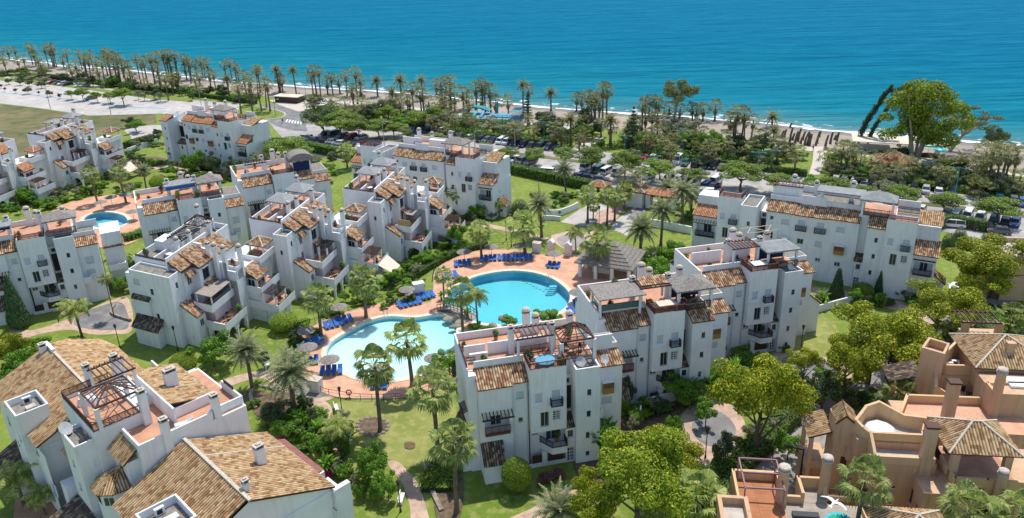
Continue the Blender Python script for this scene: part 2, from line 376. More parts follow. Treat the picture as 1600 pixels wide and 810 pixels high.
# sea: shore line out to the horizon, as a strip mesh
def sea():
    mb = MB(); dirs = Vector((0.35, 1)).normalized()
    ds = [0, 2, 5, 10, 20, 35, 60, 100, 160, 260, 450, 900, 2500, 9000, 30000]
    P = [SH[0] + (SH[0] - SH[1]).normalized() * 4000] + SHC + [SH[-1] + (SH[-1] - SH[-2]).normalized() * 4000]
    for i in range(len(P) - 1):
        for k in range(len(ds) - 1):
            a, b = P[i], P[i + 1]
            q = [a + dirs * ds[k], b + dirs * ds[k], b + dirs * ds[k + 1], a + dirs * ds[k + 1]]
            ids = [mb.V((*v, 0.12)) for v in q]; mb.f.append(ids)
            if mb.uv is None: mb.uv = {}
            for t, dd in zip(ids, (ds[k], ds[k], ds[k + 1], ds[k + 1])): mb.uv[t] = (dd / 100, 0)
    return mb.mesh('sea')
m, t, b = nt('sea_water', 0.3, 0.5); b.inputs['IOR'].default_value = 1.0
uv = N(t, 'UVMap'); uv.uv_map = 'UVMap'; sp = N(t, 'SeparateXYZ'); L(t, uv.outputs[0], sp.inputs[0])
tc = N(t, 'TexCoord')
mp = N(t, 'Mapping'); mp.inputs['Rotation'].default_value = (0, 0, rad(28)); mp.inputs['Scale'].default_value = (0.012, 0.05, 1); L(t, tc.outputs['Object'], mp.inputs[0])
n0 = N(t, 'TexNoise', Scale=1.0, Detail=5); L(t, mp.outputs[0], n0.inputs['Vector'])
ma = N(t, 'MapRange'); L(t, n0.outputs[0], ma.inputs[0]); ma.inputs[3].default_value = -0.35; ma.inputs[4].default_value = 0.35
ad = N(t, 'Math', operation='ADD'); L(t, sp.outputs[0], ad.inputs[0])
ml = N(t, 'Math', operation='MULTIPLY'); L(t, sp.outputs[0], ml.inputs[0]); L(t, ma.outputs[0], ml.inputs[1]); L(t, ml.outputs[0], ad.inputs[1])
dv = N(t, 'Math', operation='DIVIDE'); L(t, ad.outputs[0], dv.inputs[0]); dv.inputs[1].default_value = 6.0
L(t, ramp(t, dv.outputs[0], [(0.0, (0.16, 0.27, 0.25)), (0.012, (0.05, 0.23, 0.265)), (0.05, (0.012, 0.195, 0.27)), (0.2, (0.008, 0.16, 0.26)), (1.0, (0.017, 0.155, 0.295))]), b.inputs['Base Color'])
mp2 = N(t, 'Mapping'); mp2.inputs['Rotation'].default_value = (0, 0, rad(28)); mp2.inputs['Scale'].default_value = (0.10, 0.42, 1); L(t, tc.outputs['Object'], mp2.inputs[0])
n1 = N(t, 'TexNoise', Scale=1.0, Detail=7, Roughness=0.62); L(t, mp2.outputs[0], n1.inputs['Vector'])
mpc = N(t, 'Mapping'); mpc.inputs['Rotation'].default_value = (0, 0, rad(29)); mpc.inputs['Scale'].default_value = (0.045, 0.3, 1); L(t, tc.outputs['Object'], mpc.inputs[0])
nc = N(t, 'TexNoise', Scale=1.0, Detail=8, Roughness=0.7); L(t, mpc.outputs[0], nc.inputs['Vector'])
mz = N(t, 'Mix', data_type='RGBA', blend_type='MULTIPLY'); mz.inputs[0].default_value = 1; lk = b.inputs['Base Color'].links[0].from_socket
L(t, lk, mz.inputs[6]); L(t, ramp(t, nc.outputs[0], [(0.35, (0.7, 0.8, 0.84)), (0.65, (1.5, 1.14, 1.1))]), mz.inputs[7]); L(t, mz.outputs[2], b.inputs['Base Color'])
mp3 = N(t, 'Mapping'); mp3.inputs['Rotation'].default_value = (0, 0, rad(31)); mp3.inputs['Scale'].default_value = (0.012, 0.075, 1); L(t, tc.outputs['Object'], mp3.inputs[0])
n2 = N(t, 'TexNoise', Scale=1.0, Detail=3); L(t, mp3.outputs[0], n2.inputs['Vector'])
b1 = N(t, 'Bump', Strength=1.0, Distance=1.8); L(t, n1.outputs[0], b1.inputs['Height'])
b2 = N(t, 'Bump', Strength=1.0, Distance=7.0); L(t, n2.outputs[0], b2.inputs['Height']); L(t, b1.outputs[0], b2.inputs['Normal'])
L(t, b2.outputs[0], b.inputs['Normal'])
link('sea', sea(), m, kind='structure')
# sand, wet band, foam
inner = [(-260, 92), (0, 112), (100, 122), (200, 131), (341, 139), (420, 152), (500, 155), (600, 163), (700, 174), (780, 186), (850, 194), (1000, 206), (1200, 222), (1340, 236), (1400, 242), (1500, 257), (1600, 268), (1900, 300)]
def band(name, d0, d1, z, mat, kind='structure', jit=0.0):
    P = [];Q = []
    for i, v in enumerate(SHC):
        a = SHC[max(i - 1, 0)]; b_ = SHC[min(i + 1, len(SHC) - 1)]; d = (b_ - a).normalized(); n = Vector((d.y, -d.x))
        if n.y > 0: n = -n
        j = (sin(i * 1.7) + sin(i * 0.63 + 1)) * jit
        P.append(v + n * d0); Q.append(v + n * (d1 + j))
    mb = MB()
    for i in range(len(P) - 1): mb.F((*Q[i], z), (*Q[i + 1], z), (*P[i + 1], z), (*P[i], z))
    return link(name, mb.mesh(name), mat, kind=kind)
sheet('beach', [tuple(v - Vector((0, 0.3))) for v in SHC] + [tuple(G(*p)[:2]) for p in inner[::-1]], 0.05, SAND)
band('wet_sand', -0.5, 3.0, 0.08, SANDW, jit=0.3)
fm, t, b = nt('sea_foam', 0.7, 0.2); b.inputs['Base Color'].default_value = (0.8, 0.83, 0.84, 1)
tc = N(t, 'TexCoord'); no = N(t, 'TexNoise', Scale=0.35, Detail=6); L(t, tc.outputs['Object'], no.inputs['Vector'])
L(t, ramp(t, no.outputs[0], [(0.36, (0, 0, 0)), (0.42, (1, 1, 1))]), b.inputs['Alpha'])
band('surf_foam', -1.5, 0.4, 0.17, fm, jit=0.4)
fm2, t, b = nt('thin_foam', 0.7, 0.2); b.inputs['Base Color'].default_value = (0.7, 0.78, 0.8, 1)
tc = N(t, 'TexCoord'); no = N(t, 'TexNoise', Scale=0.25, Detail=7); L(t, tc.outputs['Object'], no.inputs['Vector'])
L(t, ramp(t, no.outputs[0], [(0.53, (0, 0, 0)), (0.62, (0.75, 0.75, 0.75))]), b.inputs['Alpha'])
band('breaking_wave_foam', -7.5, -2.6, 0.16, fm2, jit=0.5)
Z1, Z2, Z3, Z4 = 0.03, 0.06, 0.09, 0.12
A1 = c_(0, 60, 6.75); E5 = c_(450, 380, 3.116); Q54 = c_(850, 290, 5.4)
sheet('dry_field', gpts([(-300, 175), (0, 163), (60, 170), (140, 182), (242, 176), (245, 192), (180, 205), (120, 240), (0, 330), (-300, 420)]), Z1, DRYF)
sheet('side_street', gpts([(196, 203), (240, 196), (262, 200), (245, 212), (222, 228), (200, 238), (205, 215)], True), Z1 + .02, CONC)
sheet('left_garden_path', gpts([(222, 262), (262, 258), (300, 263), (345, 268), (352, 272), (300, 268), (262, 263), (225, 268)], True), Z1, CONCR)
sheet('left_bed', gpts([(150, 262), (200, 250), (240, 245), (262, 252), (230, 262), (190, 275), (160, 280)], True), Z1, SOIL)
sheet('seafront_road', gpts([(-300, 112), (0, 119), (60, 122), (130, 128), (200, 146), (290, 156), (380, 163), (440, 170), (470, 176), (480, 200), (420, 190), (330, 182), (250, 178), (140, 181), (60, 169), (0, 162), (-300, 150)]), Z1 + 0.01, CONC)
sheet('car_park', gpts([(400, 168), (470, 174), (600, 194), (700, 205), (800, 220), (900, 233), (1000, 245), (1100, 260), (1200, 273), (1300, 287), (1400, 294), (1500, 304), (1600, 316), (1900, 350), (1900, 440), (1600, 386), (1500, 368), (1400, 345), (1200, 330), (1050, 312), (930, 287), (800, 268), (700, 262), (550, 254), (480, 240), (440, 215)]), Z1 + 0.02, noisemat('worn_parking_tarmac', (0.34, 0.32, 0.30), (0.43, 0.40, 0.375), 0.07, c3=(0.28, 0.265, 0.255), scale2=0.35))
sheet('roundabout_road', gpts([(400, 168), (440, 164), (466, 170), (480, 182), (478, 196), (478, 206), (440, 200), (420, 190), (428, 185)], True), Z2, ASPH)
sheet('roundabout_green', gpts(c_(400, 80, 6.75)((-120, 560), (60, 600), (220, 628), (300, 665), (270, 700), (150, 720), (-60, 735), (-200, 680)), True), 0.13, LAWN)
kb = MB(); ribbon(kb, gpts(c_(400, 80, 6.75)((60, 600), (220, 628), (305, 665), (270, 705), (150, 725), (-60, 740)), True, False), 0.6, 0, 0.2); link('roundabout_kerb', kb.mesh('k'), CONC, kind='structure')
mb = MB()
for i in range(6):
    a = G(447 + i * 4.6, 191.5 + i * 0.7); b_ = G(449.5 + i * 4.2, 187.0 + i * 0.8); mb.beam((a.x, a.y, 0.09), (b_.x, b_.y, 0.09), 0.5, 0.02)
link('crosswalk', mb.mesh('c'), PAINTW, kind='structure')
# promenade and the paths of the seafront park
PAVE = noisemat('pale_paving', (0.52, 0.46, 0.40), (0.60, 0.54, 0.47), 0.3, c3=(0.45, 0.4, 0.35), scale2=1.5)
sheet('promenade', gpts([(420, 157), (480, 152), (560, 160), (640, 167), (720, 178), (800, 190), (900, 199), (900, 203), (800, 194), (715, 182), (640, 172), (560, 165), (500, 168), (470, 176), (440, 166)]), Z2 + .01, PAVE)
sheet('promenade_walk', gpts([(1200, 226), (1300, 236), (1400, 246), (1500, 259), (1600, 272), (1600, 277), (1500, 264), (1400, 250), (1300, 240), (1200, 230)]), Z2 + .01, PAVE)
sheet('beach_path', gpts(c_(1200, 170, 6.75)((380, 405), (600, 405), (585, 470), (600, 560), (540, 700), (430, 700), (470, 560), (480, 450))), Z2 + .02, PAVE)
sheet('park_path', gpts([(893, 233), (915, 222), (935, 214), (944, 218), (925, 228), (905, 240)], True), Z2, PAVE)
sheet('parking_sidewalk', gpts([(1000, 250), (1090, 262), (1250, 284), (1300, 288), (1300, 284), (1200, 268), (1100, 256), (1000, 243)]), Z2 + .005, PAVE)
for nm, pl in (('parking_median', [(540, 211), (700, 226), (840, 243), (1000, 263), (1130, 281), (1130, 284), (1000, 267), (840, 247), (700, 230), (540, 214)]),
               ('parking_median', [(1280, 300), (1400, 312), (1500, 323), (1600, 336), (1750, 356), (1750, 361), (1600, 341), (1500, 328), (1400, 317), (1280, 304)])):
    sheet(nm, gpts(pl), 0.14, DRYF)
sheet('left_parking_green', gpts([(0, 126), (60, 131), (140, 141), (230, 154), (300, 160), (300, 157), (230, 150), (140, 137), (60, 127), (0, 122)]), 0.14, LAWN)
# painted cycle lane / bay lines
mb = MB()
for q in ([(0, 145), (60, 150), (120, 157), (200, 167), (260, 170)],):
    ribbon(mb, gpts(q, True, False), 0.9, 0.05, 0.075)
link('blue_cycle_lane', mb.mesh('l'), plain('pale_blue_paint', (0.22, 0.42, 0.55)), kind='structure')
mb = MB()
for q in ([(470, 215), (620, 232), (760, 247), (900, 266), (1040, 285), (1180, 305)], [(1200, 318), (1380, 330), (1500, 345), (1650, 372)]):
    ribbon(mb, gpts(q, True, False), 0.22, 0.05, 0.072)
link('lane_marking', mb.mesh('l'), PAINTW, kind='structure')
# gated entrance roads, central pink walk, turning circles
sheet('entrance_road', gpts(Q54((140, 310), (300, 340), (400, 350), (440, 240), (540, 190), (525, 130), (430, 140), (300, 205))), Z1, CONC)
sheet('exit_road', gpts(Q54((560, 370), (650, 400), (700, 430), (760, 300), (880, 190), (960, 130), (880, 105), (800, 130), (770, 180), (640, 270), (600, 300))), Z1, CONC)
sheet('exit_road_tarmac', gpts(Q54((690, 290), (780, 290), (880, 190), (940, 135), (880, 120), (800, 170))), Z2, ASPH)
sheet('pink_walk', gpts(Q54((370, 370), (440, 400), (500, 350), (590, 320), (650, 230), (790, 125), (700, 105), (600, 170), (520, 200), (440, 250), (420, 320))), Z2 + .01, PINKP)
sheet('turning_circle', gpts(Q54((60, 430), (140, 400), (240, 385), (350, 400), (420, 360), (460, 380), (400, 440), (340, 500), (260, 560), (180, 540), (110, 500)), True), Z1, CONCR)
sheet('turning_circle_tarmac', gpts(Q54((110, 450), (200, 410), (320, 420), (350, 470), (290, 520), (220, 540), (150, 510)), True), Z2, noisemat('worn_tarmac', (0.27, 0.245, 0.22), (0.34, 0.31, 0.28), 0.3))
sheet('garden_path', gpts([(655, 345), (700, 346), (740, 352), (800, 364), (850, 375), (856, 372), (800, 358), (745, 347), (700, 341), (650, 340)], True), Z1 + .01, CONCR)
# left turning circle and path in front of the left building
sheet('left_turning_circle', gpts(c_(0, 380, 3.68)((60, 500), (200, 500), (380, 440), (520, 380), (640, 330), (740, 320), (760, 500), (640, 525), (520, 525), (400, 500), (250, 520), (80, 560)), True), Z1, CONCR)
sheet('left_turning_circle_tarmac', gpts(c_(0, 380, 3.68)((430, 470), (450, 420), (560, 370), (700, 345), (740, 480), (640, 500), (520, 495)), True), Z2, ASPH)
# path below the left building group, approach circle by the pool deck
sheet('garden_walk', gpts([(345, 597), (380, 585), (430, 578), (452, 600), (500, 622), (520, 640), (515, 655), (530, 690), (525, 712), (510, 712), (512, 690), (498, 650), (480, 633), (445, 625), (425, 600), (400, 592), (350, 606)], True), Z1 + .01, CONCR)
sheet('approach_circle', gpts([(428, 598), (470, 585), (500, 592), (522, 605), (522, 622), (480, 632), (445, 622)], True), Z1 + .02, CONCR)
sheet('approach_circle_gravel', gpts([(455, 606), (478, 595), (510, 603), (524, 613), (500, 622), (470, 624)], True), Z2, ROOFG)
sheet('lower_walk', gpts([(606, 722), (622, 722), (640, 740), (655, 760), (668, 800), (672, 830), (645, 830), (640, 790), (628, 755), (612, 735)], True), Z1, CONCR)
sheet('front_walk', gpts([(790, 815), (830, 795), (880, 768), (905, 770), (860, 800), (830, 830), (790, 840)], True), Z1, CONCR)
sheet('right_front_walk', gpts([(1250, 447), (1330, 456), (1420, 475), (1470, 500), (1460, 508), (1400, 486), (1320, 466), (1250, 456)], True), Z1, CONCR)
# right: two turning circles and the inner road
sheet('right_turning_circle', gpts([(1065, 690), (1062, 655), (1085, 630), (1120, 620), (1150, 640), (1165, 668), (1150, 700), (1115, 728), (1080, 715)], True), Z1, CONCR)
sheet('right_turning_circle_tarmac', gpts([(1081, 665), (1092, 648), (1120, 643), (1140, 655), (1150, 675), (1135, 695), (1108, 697), (1087, 684)], True), Z2, ASPH)
sheet('upper_turning_circle', gpts([(1205, 556), (1235, 552), (1275, 556), (1310, 566), (1330, 590), (1270, 610), (1215, 590)], True), Z1, CONCR)
sheet('upper_turning_circle_tarmac', gpts([(1222, 562), (1250, 557), (1280, 562), (1310, 580), (1290, 605), (1235, 595)], True), Z2, ASPH)
sheet('inner_road', gpts([(1070, 840), (1120, 780), (1170, 725), (1225, 668), (1280, 630), (1360, 588), (1420, 530), (1490, 488), (1530, 455), (1560, 420), (1640, 400), (1640, 440), (1570, 480), (1530, 515), (1470, 560), (1420, 600), (1330, 660), (1290, 700), (1268, 750), (1240, 840)], True), Z1, noisemat('inner_road_tarmac', (0.25, 0.225, 0.20), (0.33, 0.30, 0.27), 0.1, c3=(0.2, 0.19, 0.175), scale2=0.6, bump=0.2, bscale=20))
kb = MB()
for q in ([(1070, 840), (1120, 780), (1170, 725), (1225, 668), (1280, 630), (1360, 588), (1420, 530)], [(1240, 840), (1268, 750), (1290, 700), (1330, 660), (1420, 600)]): ribbon(kb, gpts(q, True, False), 0.18, 0, 0.15)
link('inner_road_kerb', kb.mesh('k'), CONC, kind='structure')
sheet('courtyard_paving', gpts(c_(0, 560, 3.24)((80, 700), (200, 690), (290, 760), (200, 900), (60, 900))), Z2, TERRA)
sheet('front_lawn', gpts([(530, 628), (640, 626), (700, 606), (712, 640), (716, 690), (690, 720), (640, 730), (604, 716), (560, 690), (545, 660)], True), Z1 - .01, LAWND)
sheet('side_lawn', gpts([(1192, 590), (1205, 552), (1250, 506), (1300, 500), (1310, 540), (1290, 566), (1240, 560)], True), Z1 - .01, LAWND)
# planting beds
for i, (x, y, rx, ry) in enumerate([(436, 635, 45, 22), (582, 667, 25, 14), (640, 697, 9, 6), (700, 770, 24, 55), (640, 470, 12, 10), (395, 625, 30, 14)]):
    q = [(x + rx * cos(2 * pi * k / 10) * (1 + .12 * sin(k * 2.3)), y + ry * sin(2 * pi * k / 10)) for k in range(10)]
    sheet('planting_bed', gpts(q, True), Z2 + .02 + .006 * i, SOIL)
sheet('bush_bed', gpts([(905, 690), (960, 660), (1010, 640), (1050, 610), (1080, 560), (1150, 530), (1170, 560), (1090, 620), (1060, 650), (990, 700), (960, 760), (900, 740)], True), Z1, SOIL)
# ---------------- pool deck with two basins cut through it
deck_px = E5((62, 470), (130, 405), (250, 350), (400, 310), (520, 280), (620, 290), (700, 285), (712, 200), (720, 140), (790, 85), (920, 42), (1100, 35), (1250, 60), (1420, 62), (1530, 110), (1700, 190), (1700, 330), (1500, 420), (1250, 480), (900, 440), (840, 560), (840, 640), (720, 712), (560, 752), (400, 757), (230, 748), (120, 690), (40, 590))
DECKP = gpts(deck_px, True)
POOL_R = gpts(E5((775, 300), (800, 230), (900, 172), (1000, 147), (1100, 138), (1200, 148), (1290, 178), (1355, 228), (1372, 270), (1345, 320), (1270, 365), (1160, 395), (1040, 400), (930, 388), (860, 360), (805, 325)), True)
POOL_L = gpts(E5((190, 530), (220, 480), (310, 425), (410, 378), (500, 360), (620, 366), (720, 352), (790, 360), (838, 392), (818, 430), (838, 475), (790, 520), (730, 575), (650, 632), (540, 664), (430, 668), (330, 650), (250, 610), (200, 570)), True)
def off(P, d):
    n = len(P); out = []; A = sum(P[i][0] * P[(i + 1) % n][1] - P[(i + 1) % n][0] * P[i][1] for i in range(n)); s_ = 1 if A > 0 else -1
    for i in range(n):
        a, b_ = Vector(P[i - 1]), Vector(P[(i + 1) % n]); t_ = (b_ - a).normalized(); nn = Vector((t_.y, -t_.x)) * s_
        out.append(tuple(Vector(P[i]) + nn * d))
    return out
def with_holes(name, outer, holes, z, mat):
    bm = bmesh.new(); es = []
    for P in [outer] + holes:
        vs_ = [bm.verts.new((p[0], p[1], z)) for p in P]
        es += [bm.edges.new((vs_[i], vs_[(i + 1) % len(vs_)])) for i in range(len(vs_))]
    r = bmesh.ops.triangle_fill(bm, use_beauty=True, use_dissolve=False, edges=es, normal=(0, 0, 1))
    bmesh.ops.recalc_face_normals(bm, faces=bm.faces)
    for f in bm.faces:
        if f.normal.z < 0: f.normal_flip()
    me = bpy.data.meshes.new(name); bm.to_mesh(me); bm.free(); return link(name, me, mat, kind='structure')
# the lawn itself must be open above the basins: rebuild it with the same holes
bpy.data.objects.remove(base)
with_holes('ground', [(-2500, -200), (1500, -200), (1500, 900), (-2500, 900)], [POOL_R, POOL_L], 0.0, LAWN)
with_holes('pool_deck', DECKP, [off(POOL_R, 0.85), off(POOL_L, 0.85)], 0.10, DECK)
mb = MB(); ribbon(mb, DECKP, 0.3, 0, 0.13, True); link('deck_edge', mb.mesh('e'), CONCR, kind='structure')
COPE = noisemat('pool_coping_stone', (0.62, 0.53, 0.42), (0.72, 0.63, 0.52), 1.5)
ptile, t, b = nt('pool_wall_mosaic', 0.3, 0.5); b.inputs['Base Color'].default_value = (0.03, 0.36, 0.55, 1)
pfr = noisemat('pool_floor_pale', (0.27, 0.54, 0.60), (0.32, 0.58, 0.63), 0.08, rough=0.5)
pfl, t, b = nt('shallow_pool_floor', 0.5, 0.3)
tc = N(t, 'TexCoord'); sp = N(t, 'SeparateXYZ'); L(t, tc.outputs['Object'], sp.inputs[0])
pA, pB = G(540, 590), G(690, 500)
mr = N(t, 'MapRange'); dd = (pB - pA); 
vd = N(t, 'VectorMath', operation='DOT_PRODUCT'); L(t, tc.outputs['Object'], vd.inputs[0]); vd.inputs[1].default_value = dd.normalized()
L(t, vd.outputs['Value'], mr.inputs[0]); mr.inputs[1].default_value = pA.dot(dd.normalized()); mr.inputs[2].default_value = pB.dot(dd.normalized())
L(t, ramp(t, mr.outputs[0], [(0.0, (0.80, 0.80, 0.76)), (0.55, (0.68, 0.78, 0.76)), (1.0, (0.42, 0.68, 0.70))]), b.inputs['Base Color'])
wat = bpy.data.materials.new('clear_pool_water'); wat.use_nodes = True; t = wat.node_tree; t.nodes.clear()
tr = N(t, 'BsdfTransparent'); tr.inputs[0].default_value = (0.55, 0.93, 0.97, 1); gl = N(t, 'BsdfGlossy'); gl.inputs['Roughness'].default_value = 0.08
fr = N(t, 'Fresnel'); fr.inputs[0].default_value = 1.33; mx = N(t, 'MixShader'); o = N(t, 'OutputMaterial')
tc = N(t, 'TexCoord'); no = N(t, 'TexNoise', Scale=1.3, Detail=4); L(t, tc.outputs['Object'], no.inputs['Vector'])
bp = N(t, 'Bump', Strength=0.25, Distance=0.15); L(t, no.outputs[0], bp.inputs['Height']); L(t, bp.outputs[0], gl.inputs['Normal']); L(t, bp.outputs[0], fr.inputs['Normal'])
L(t, fr.outputs[0], mx.inputs[0]); L(t, tr.outputs[0], mx.inputs[1]); L(t, gl.outputs[0], mx.inputs[2]); L(t, mx.outputs[0], o.inputs[0])
wat2 = wat.copy(); wat2.name = 'shallow_pool_water'
[n for n in wat2.node_tree.nodes if n.type == 'BSDF_TRANSPARENT'][0].inputs[0].default_value = (0.80, 0.98, 0.99, 1)
def pool(label, P, depth, floor, water):
    r = empty('swimming_pool', (0, 0, 0), 0, label, 'swimming pool')
    mb = MB(); A = sum(P[i][0] * P[(i + 1) % len(P)][1] - P[(i + 1) % len(P)][0] * P[i][1] for i in range(len(P)))
    if A < 0: P = P[::-1]
    n = len(P); O = off(P, 0.85)
    for i in range(n):
        j = (i + 1) % n; mb.F((*P[i], 0.16), (*O[i], 0.16), (*O[j], 0.16), (*P[j], 0.16)); mb.F((*O[i], 0.16), (*O[i], 0.0), (*O[j], 0.0), (*O[j], 0.16)); mb.F((*P[j], 0.16), (*P[j], -0.25), (*P[i], -0.25), (*P[i], 0.16))
    part('coping', mb, COPE, r)
    mb = MB()
    for i in range(n):
        j = (i + 1) % n; mb.F((*P[j], -0.25), (*P[j], -depth), (*P[i], -depth), (*P[i], -0.25))
    part('basin_wall', mb, ptile, r)
    for nm, z, mt in (('basin_floor', -depth, floor), ('water_surface', -0.02, water)):
        o = sheet(nm, P, z, mt, None); o.parent = r; KIDS.setdefault(r.name, []).append(o)
    return r
pool('large round swimming pool with a dark blue deep rim beside the thatched pavilion', POOL_R, 1.6, pfr, wat)
rp_ = bpy.data.objects['swimming_pool']; mk_ = MB()
for i in range(7): a_ = G(818 + i * 5.2, 440 + i * 2.6, -1.58); part('floor_marking', MB().box(a_.x - .25, a_.x + .25, a_.y - .08, a_.y + .08, -1.595, -1.575), METAL, rp_)
mk_ = MB()
for i in range(5): a_ = G(868 - i * 1.5, 447 + i * 1.2, -.5); mk_.box(a_.x - 1.1, a_.x + .2, a_.y - .5, a_.y + .3, -1.6, -.5 - .2 * i)
part('pool_step', mk_, pfr, rp_)
pool('pale shallow kidney shaped swimming pool in front of the palms', POOL_L, 0.7, pfl, wat2)
# far left pool
def ellipse(x, y, rx, ry, k=28): return [tuple(G(x + rx * cos(2 * pi * i / k), y + ry * sin(2 * pi * i / k))[:2]) for i in range(k)]
PL3 = ellipse(165, 345, 34, 12.5)
bpy.data.objects.remove(bpy.data.objects['ground'])
with_holes('ground', [(-2500, -200), (1500, -200), (1500, 900), (-2500, 900)], [POOL_R, POOL_L, PL3], 0.0, LAWN)
with_holes('left_pool_deck', gpts([(82, 330), (120, 314), (175, 305), (225, 305), (232, 330), (226, 366), (190, 385), (120, 385), (80, 360)], True), [off(PL3, 0.85)], 0.10, DECK)
pool('small round swimming pool behind the left apartment building', PL3, 1.5, pfr, wat)
# ================================================================ BUILDINGS
class Bd:
    """a building: Empty at its base; local x along the facade, y into the building, z up"""
    def __init__(s, P, au, av, label, name='apartment_building', cat='building', group=None, wall=WHITE):
        s.root = empty(name, (P[0], P[1], 0), rad(au), label, cat, group)
        k = rad((av if av is not None else au + 90) - au); s.k = (cos(k), sin(k)); s.dx = s.dy = 0; s.mir = False; s.wm = wall
        s.W = s.mb(); s.tilec = TILE; s.blindm = BLIND
    def tf(s, p):
        x, y, z = p
        if s.mir: x = -x
        x += s.dx; y += s.dy
        return (x + y * s.k[0], y * s.k[1], z)
    def mb(s):
        m = MB(s.tf); m.flip = s.mir; return m
    def at(s, dx, dy, mir=False): s.dx, s.dy, s.mir = dx, dy, mir; s.W.flip = mir
    def part(s, name, mb, mat, parent=None, label=None): return part(name, mb, mat, parent or s.root, label=label)
    def floor(s, x0, x1, y0, y1, z, mat=TERRA):
        m = s.mb(); m.F((x0, y0, z), (x1, y0, z), (x1, y1, z), (x0, y1, z)); s.part('terrace_floor', m, mat)
    def done(s): s.dx = s.dy = 0; s.mir = False; s.part('wall', s.W, s.wm)
    # --- walls with real window openings
    def side(s, x0, x1, y0, y1, z0, z1, k, holes):
        A, B_, out, n = {'f': ((x0, y0), (1, 0), (0, -1), x1 - x0), 'r': ((x1, y0), (0, 1), (1, 0), y1 - y0),
                         'b': ((x1, y1), (-1, 0), (0, 1), x1 - x0), 'l': ((x0, y1), (0, -1), (-1, 0), y1 - y0)}[k]
        def P(a, z, o=0): return (A[0] + B_[0] * a + out[0] * o, A[1] + B_[1] * a + out[1] * o, z)
        H = []
        for h in holes:
            a, z, w, hh, kind = h[:5]
            c = {'f': a - x0, 'r': a - y0, 'b': x1 - a, 'l': y1 - a}[k]
            dep = 1.3 if kind == 'o' else 0.16
            H.append((c - w / 2, c + w / 2, z, z + hh, dep, kind, h))
        us = sorted({0, n, *[h[0] for h in H], *[h[1] for h in H]}); zs = sorted({z0, z1, *[h[2] for h in H], *[h[3] for h in H]})
        for i in range(len(us) - 1):
            for j in range(len(zs) - 1):
                uc, zc = (us[i] + us[i + 1]) / 2, (zs[j] + zs[j + 1]) / 2
                if any(h[0] < uc < h[1] and h[2] < zc < h[3] for h in H): continue
                s.W.F(P(us[i], zs[j]), P(us[i + 1], zs[j]), P(us[i + 1], zs[j + 1]), P(us[i], zs[j + 1]))
        for a0, a1, b0, b1, dep, kind, h in H:
            s.W.F(P(a0, b0), P(a0, b0, -dep), P(a0, b1, -dep), P(a0, b1)); s.W.F(P(a1, b0, -dep), P(a1, b0), P(a1, b1), P(a1, b1, -dep))
            s.W.F(P(a0, b0), P(a1, b0), P(a1, b0, -dep), P(a0, b0, -dep)); s.W.F(P(a0, b1, -dep), P(a1, b1, -dep), P(a1, b1), P(a0, b1))
            s.opening(P, a0, a1, b0, b1, dep, kind, h)
    def pbox(s, mb, P, a0, a1, z0, z1, o0, o1):
        c = [P(a0, z0, o0), P(a1, z0, o0), P(a1, z0, o1), P(a0, z0, o1)]; d = [P(a0, z1, o0), P(a1, z1, o0), P(a1, z1, o1), P(a0, z1, o1)]
        # outward o increases: order so that faces look out
        mb.F(c[3], c[2], d[2], d[3]); mb.F(c[1], c[0], d[0], d[1]); mb.F(c[0], c[3], d[3], d[0]); mb.F(c[2], c[1], d[1], d[2]); mb.F(d[3], d[2], d[1], d[0]); mb.F(c[0], c[1], c[2], c[3])
    def opening(s, P, a0, a1, b0, b1, dep, kind, h):
        w = a1 - a0; hh = b1 - b0
        if kind == 'o':   # loggia: back wall with a glazed door
            s.W.F(P(a0, b0, -dep), P(a1, b0, -dep), P(a1, b1, -dep), P(a0, b1, -dep))
            d = s.mb(); s.pbox(d, P, a0 + w * .3, a0 + w * .75, b0, b1 - .25, -dep, -dep + .06); fr = s.part('door', d, WFRAME)
            g = s.mb(); c = a0 + w * .525
            for q0, q1 in ((a0 + w * .3 + .07, c - .04), (c + .04, a0 + w * .75 - .07)): s.pbox(g, P, q0, q1, b0 + .1, b1 - .33, -dep, -dep + .08)
            s.part('pane', g, GLASSD, fr); return
        if kind in ('b', 'v'):
            d = s.mb(); k = int(hh / .16)
            for i in range(k): s.pbox(d, P, a0 + .02, a1 - .02, b0 + hh * i / k + .01, b0 + hh * (i + 1) / k, -dep, -dep + .05)
            s.pbox(d, P, a0, a1, b0, b1, -dep, -dep + .03); f = s.part('window', d, s.blindm)
            d = s.mb(); s.pbox(d, P, a0 - .06, a1 + .06, b0 - .08, b0, -.05, .06); s.part('sill', d, WFRAME, f); return
        if kind == 's':
            s.W.F(P(a0, b0, -dep), P(a1, b0, -dep), P(a1, b1, -dep), P(a0, b1, -dep)); return
        n = 2 if w > .75 else 1
        d = s.mb(); s.pbox(d, P, a0, a1, b0, b1, -dep, -dep + .02)
        t_ = .06
        s.pbox(d, P, a0, a1, b0, b0 + t_, -dep + .02, -dep + .07); s.pbox(d, P, a0, a1, b1 - t_, b1, -dep + .02, -dep + .07)
        xs = [a0 + (w - t_) * i / n for i in range(n + 1)]
        for x in xs: s.pbox(d, P, x, x + t_, b0 + t_, b1 - t_, -dep + .02, -dep + .07)
        f = s.part('french_door' if kind == 'd' else 'window', d, WFRAME if kind != 'k' else METAL)
        g = s.mb()
        for i in range(n): s.pbox(g, P, xs[i] + t_, xs[i + 1], b0 + t_, b1 - t_, -dep + .02, -dep + .04)
        s.part('pane', g, GLASSD, f)
        if kind == 'x':   # iron grille
            q = s.mb(); k = max(3, int(w / .18))
            for i in range(k + 1): s.pbox(q, P, a0 + (w - .03) * i / k, a0 + (w - .03) * i / k + .03, b0, b1, -.02, .02)
            s.part('grille', q, METAL, f)
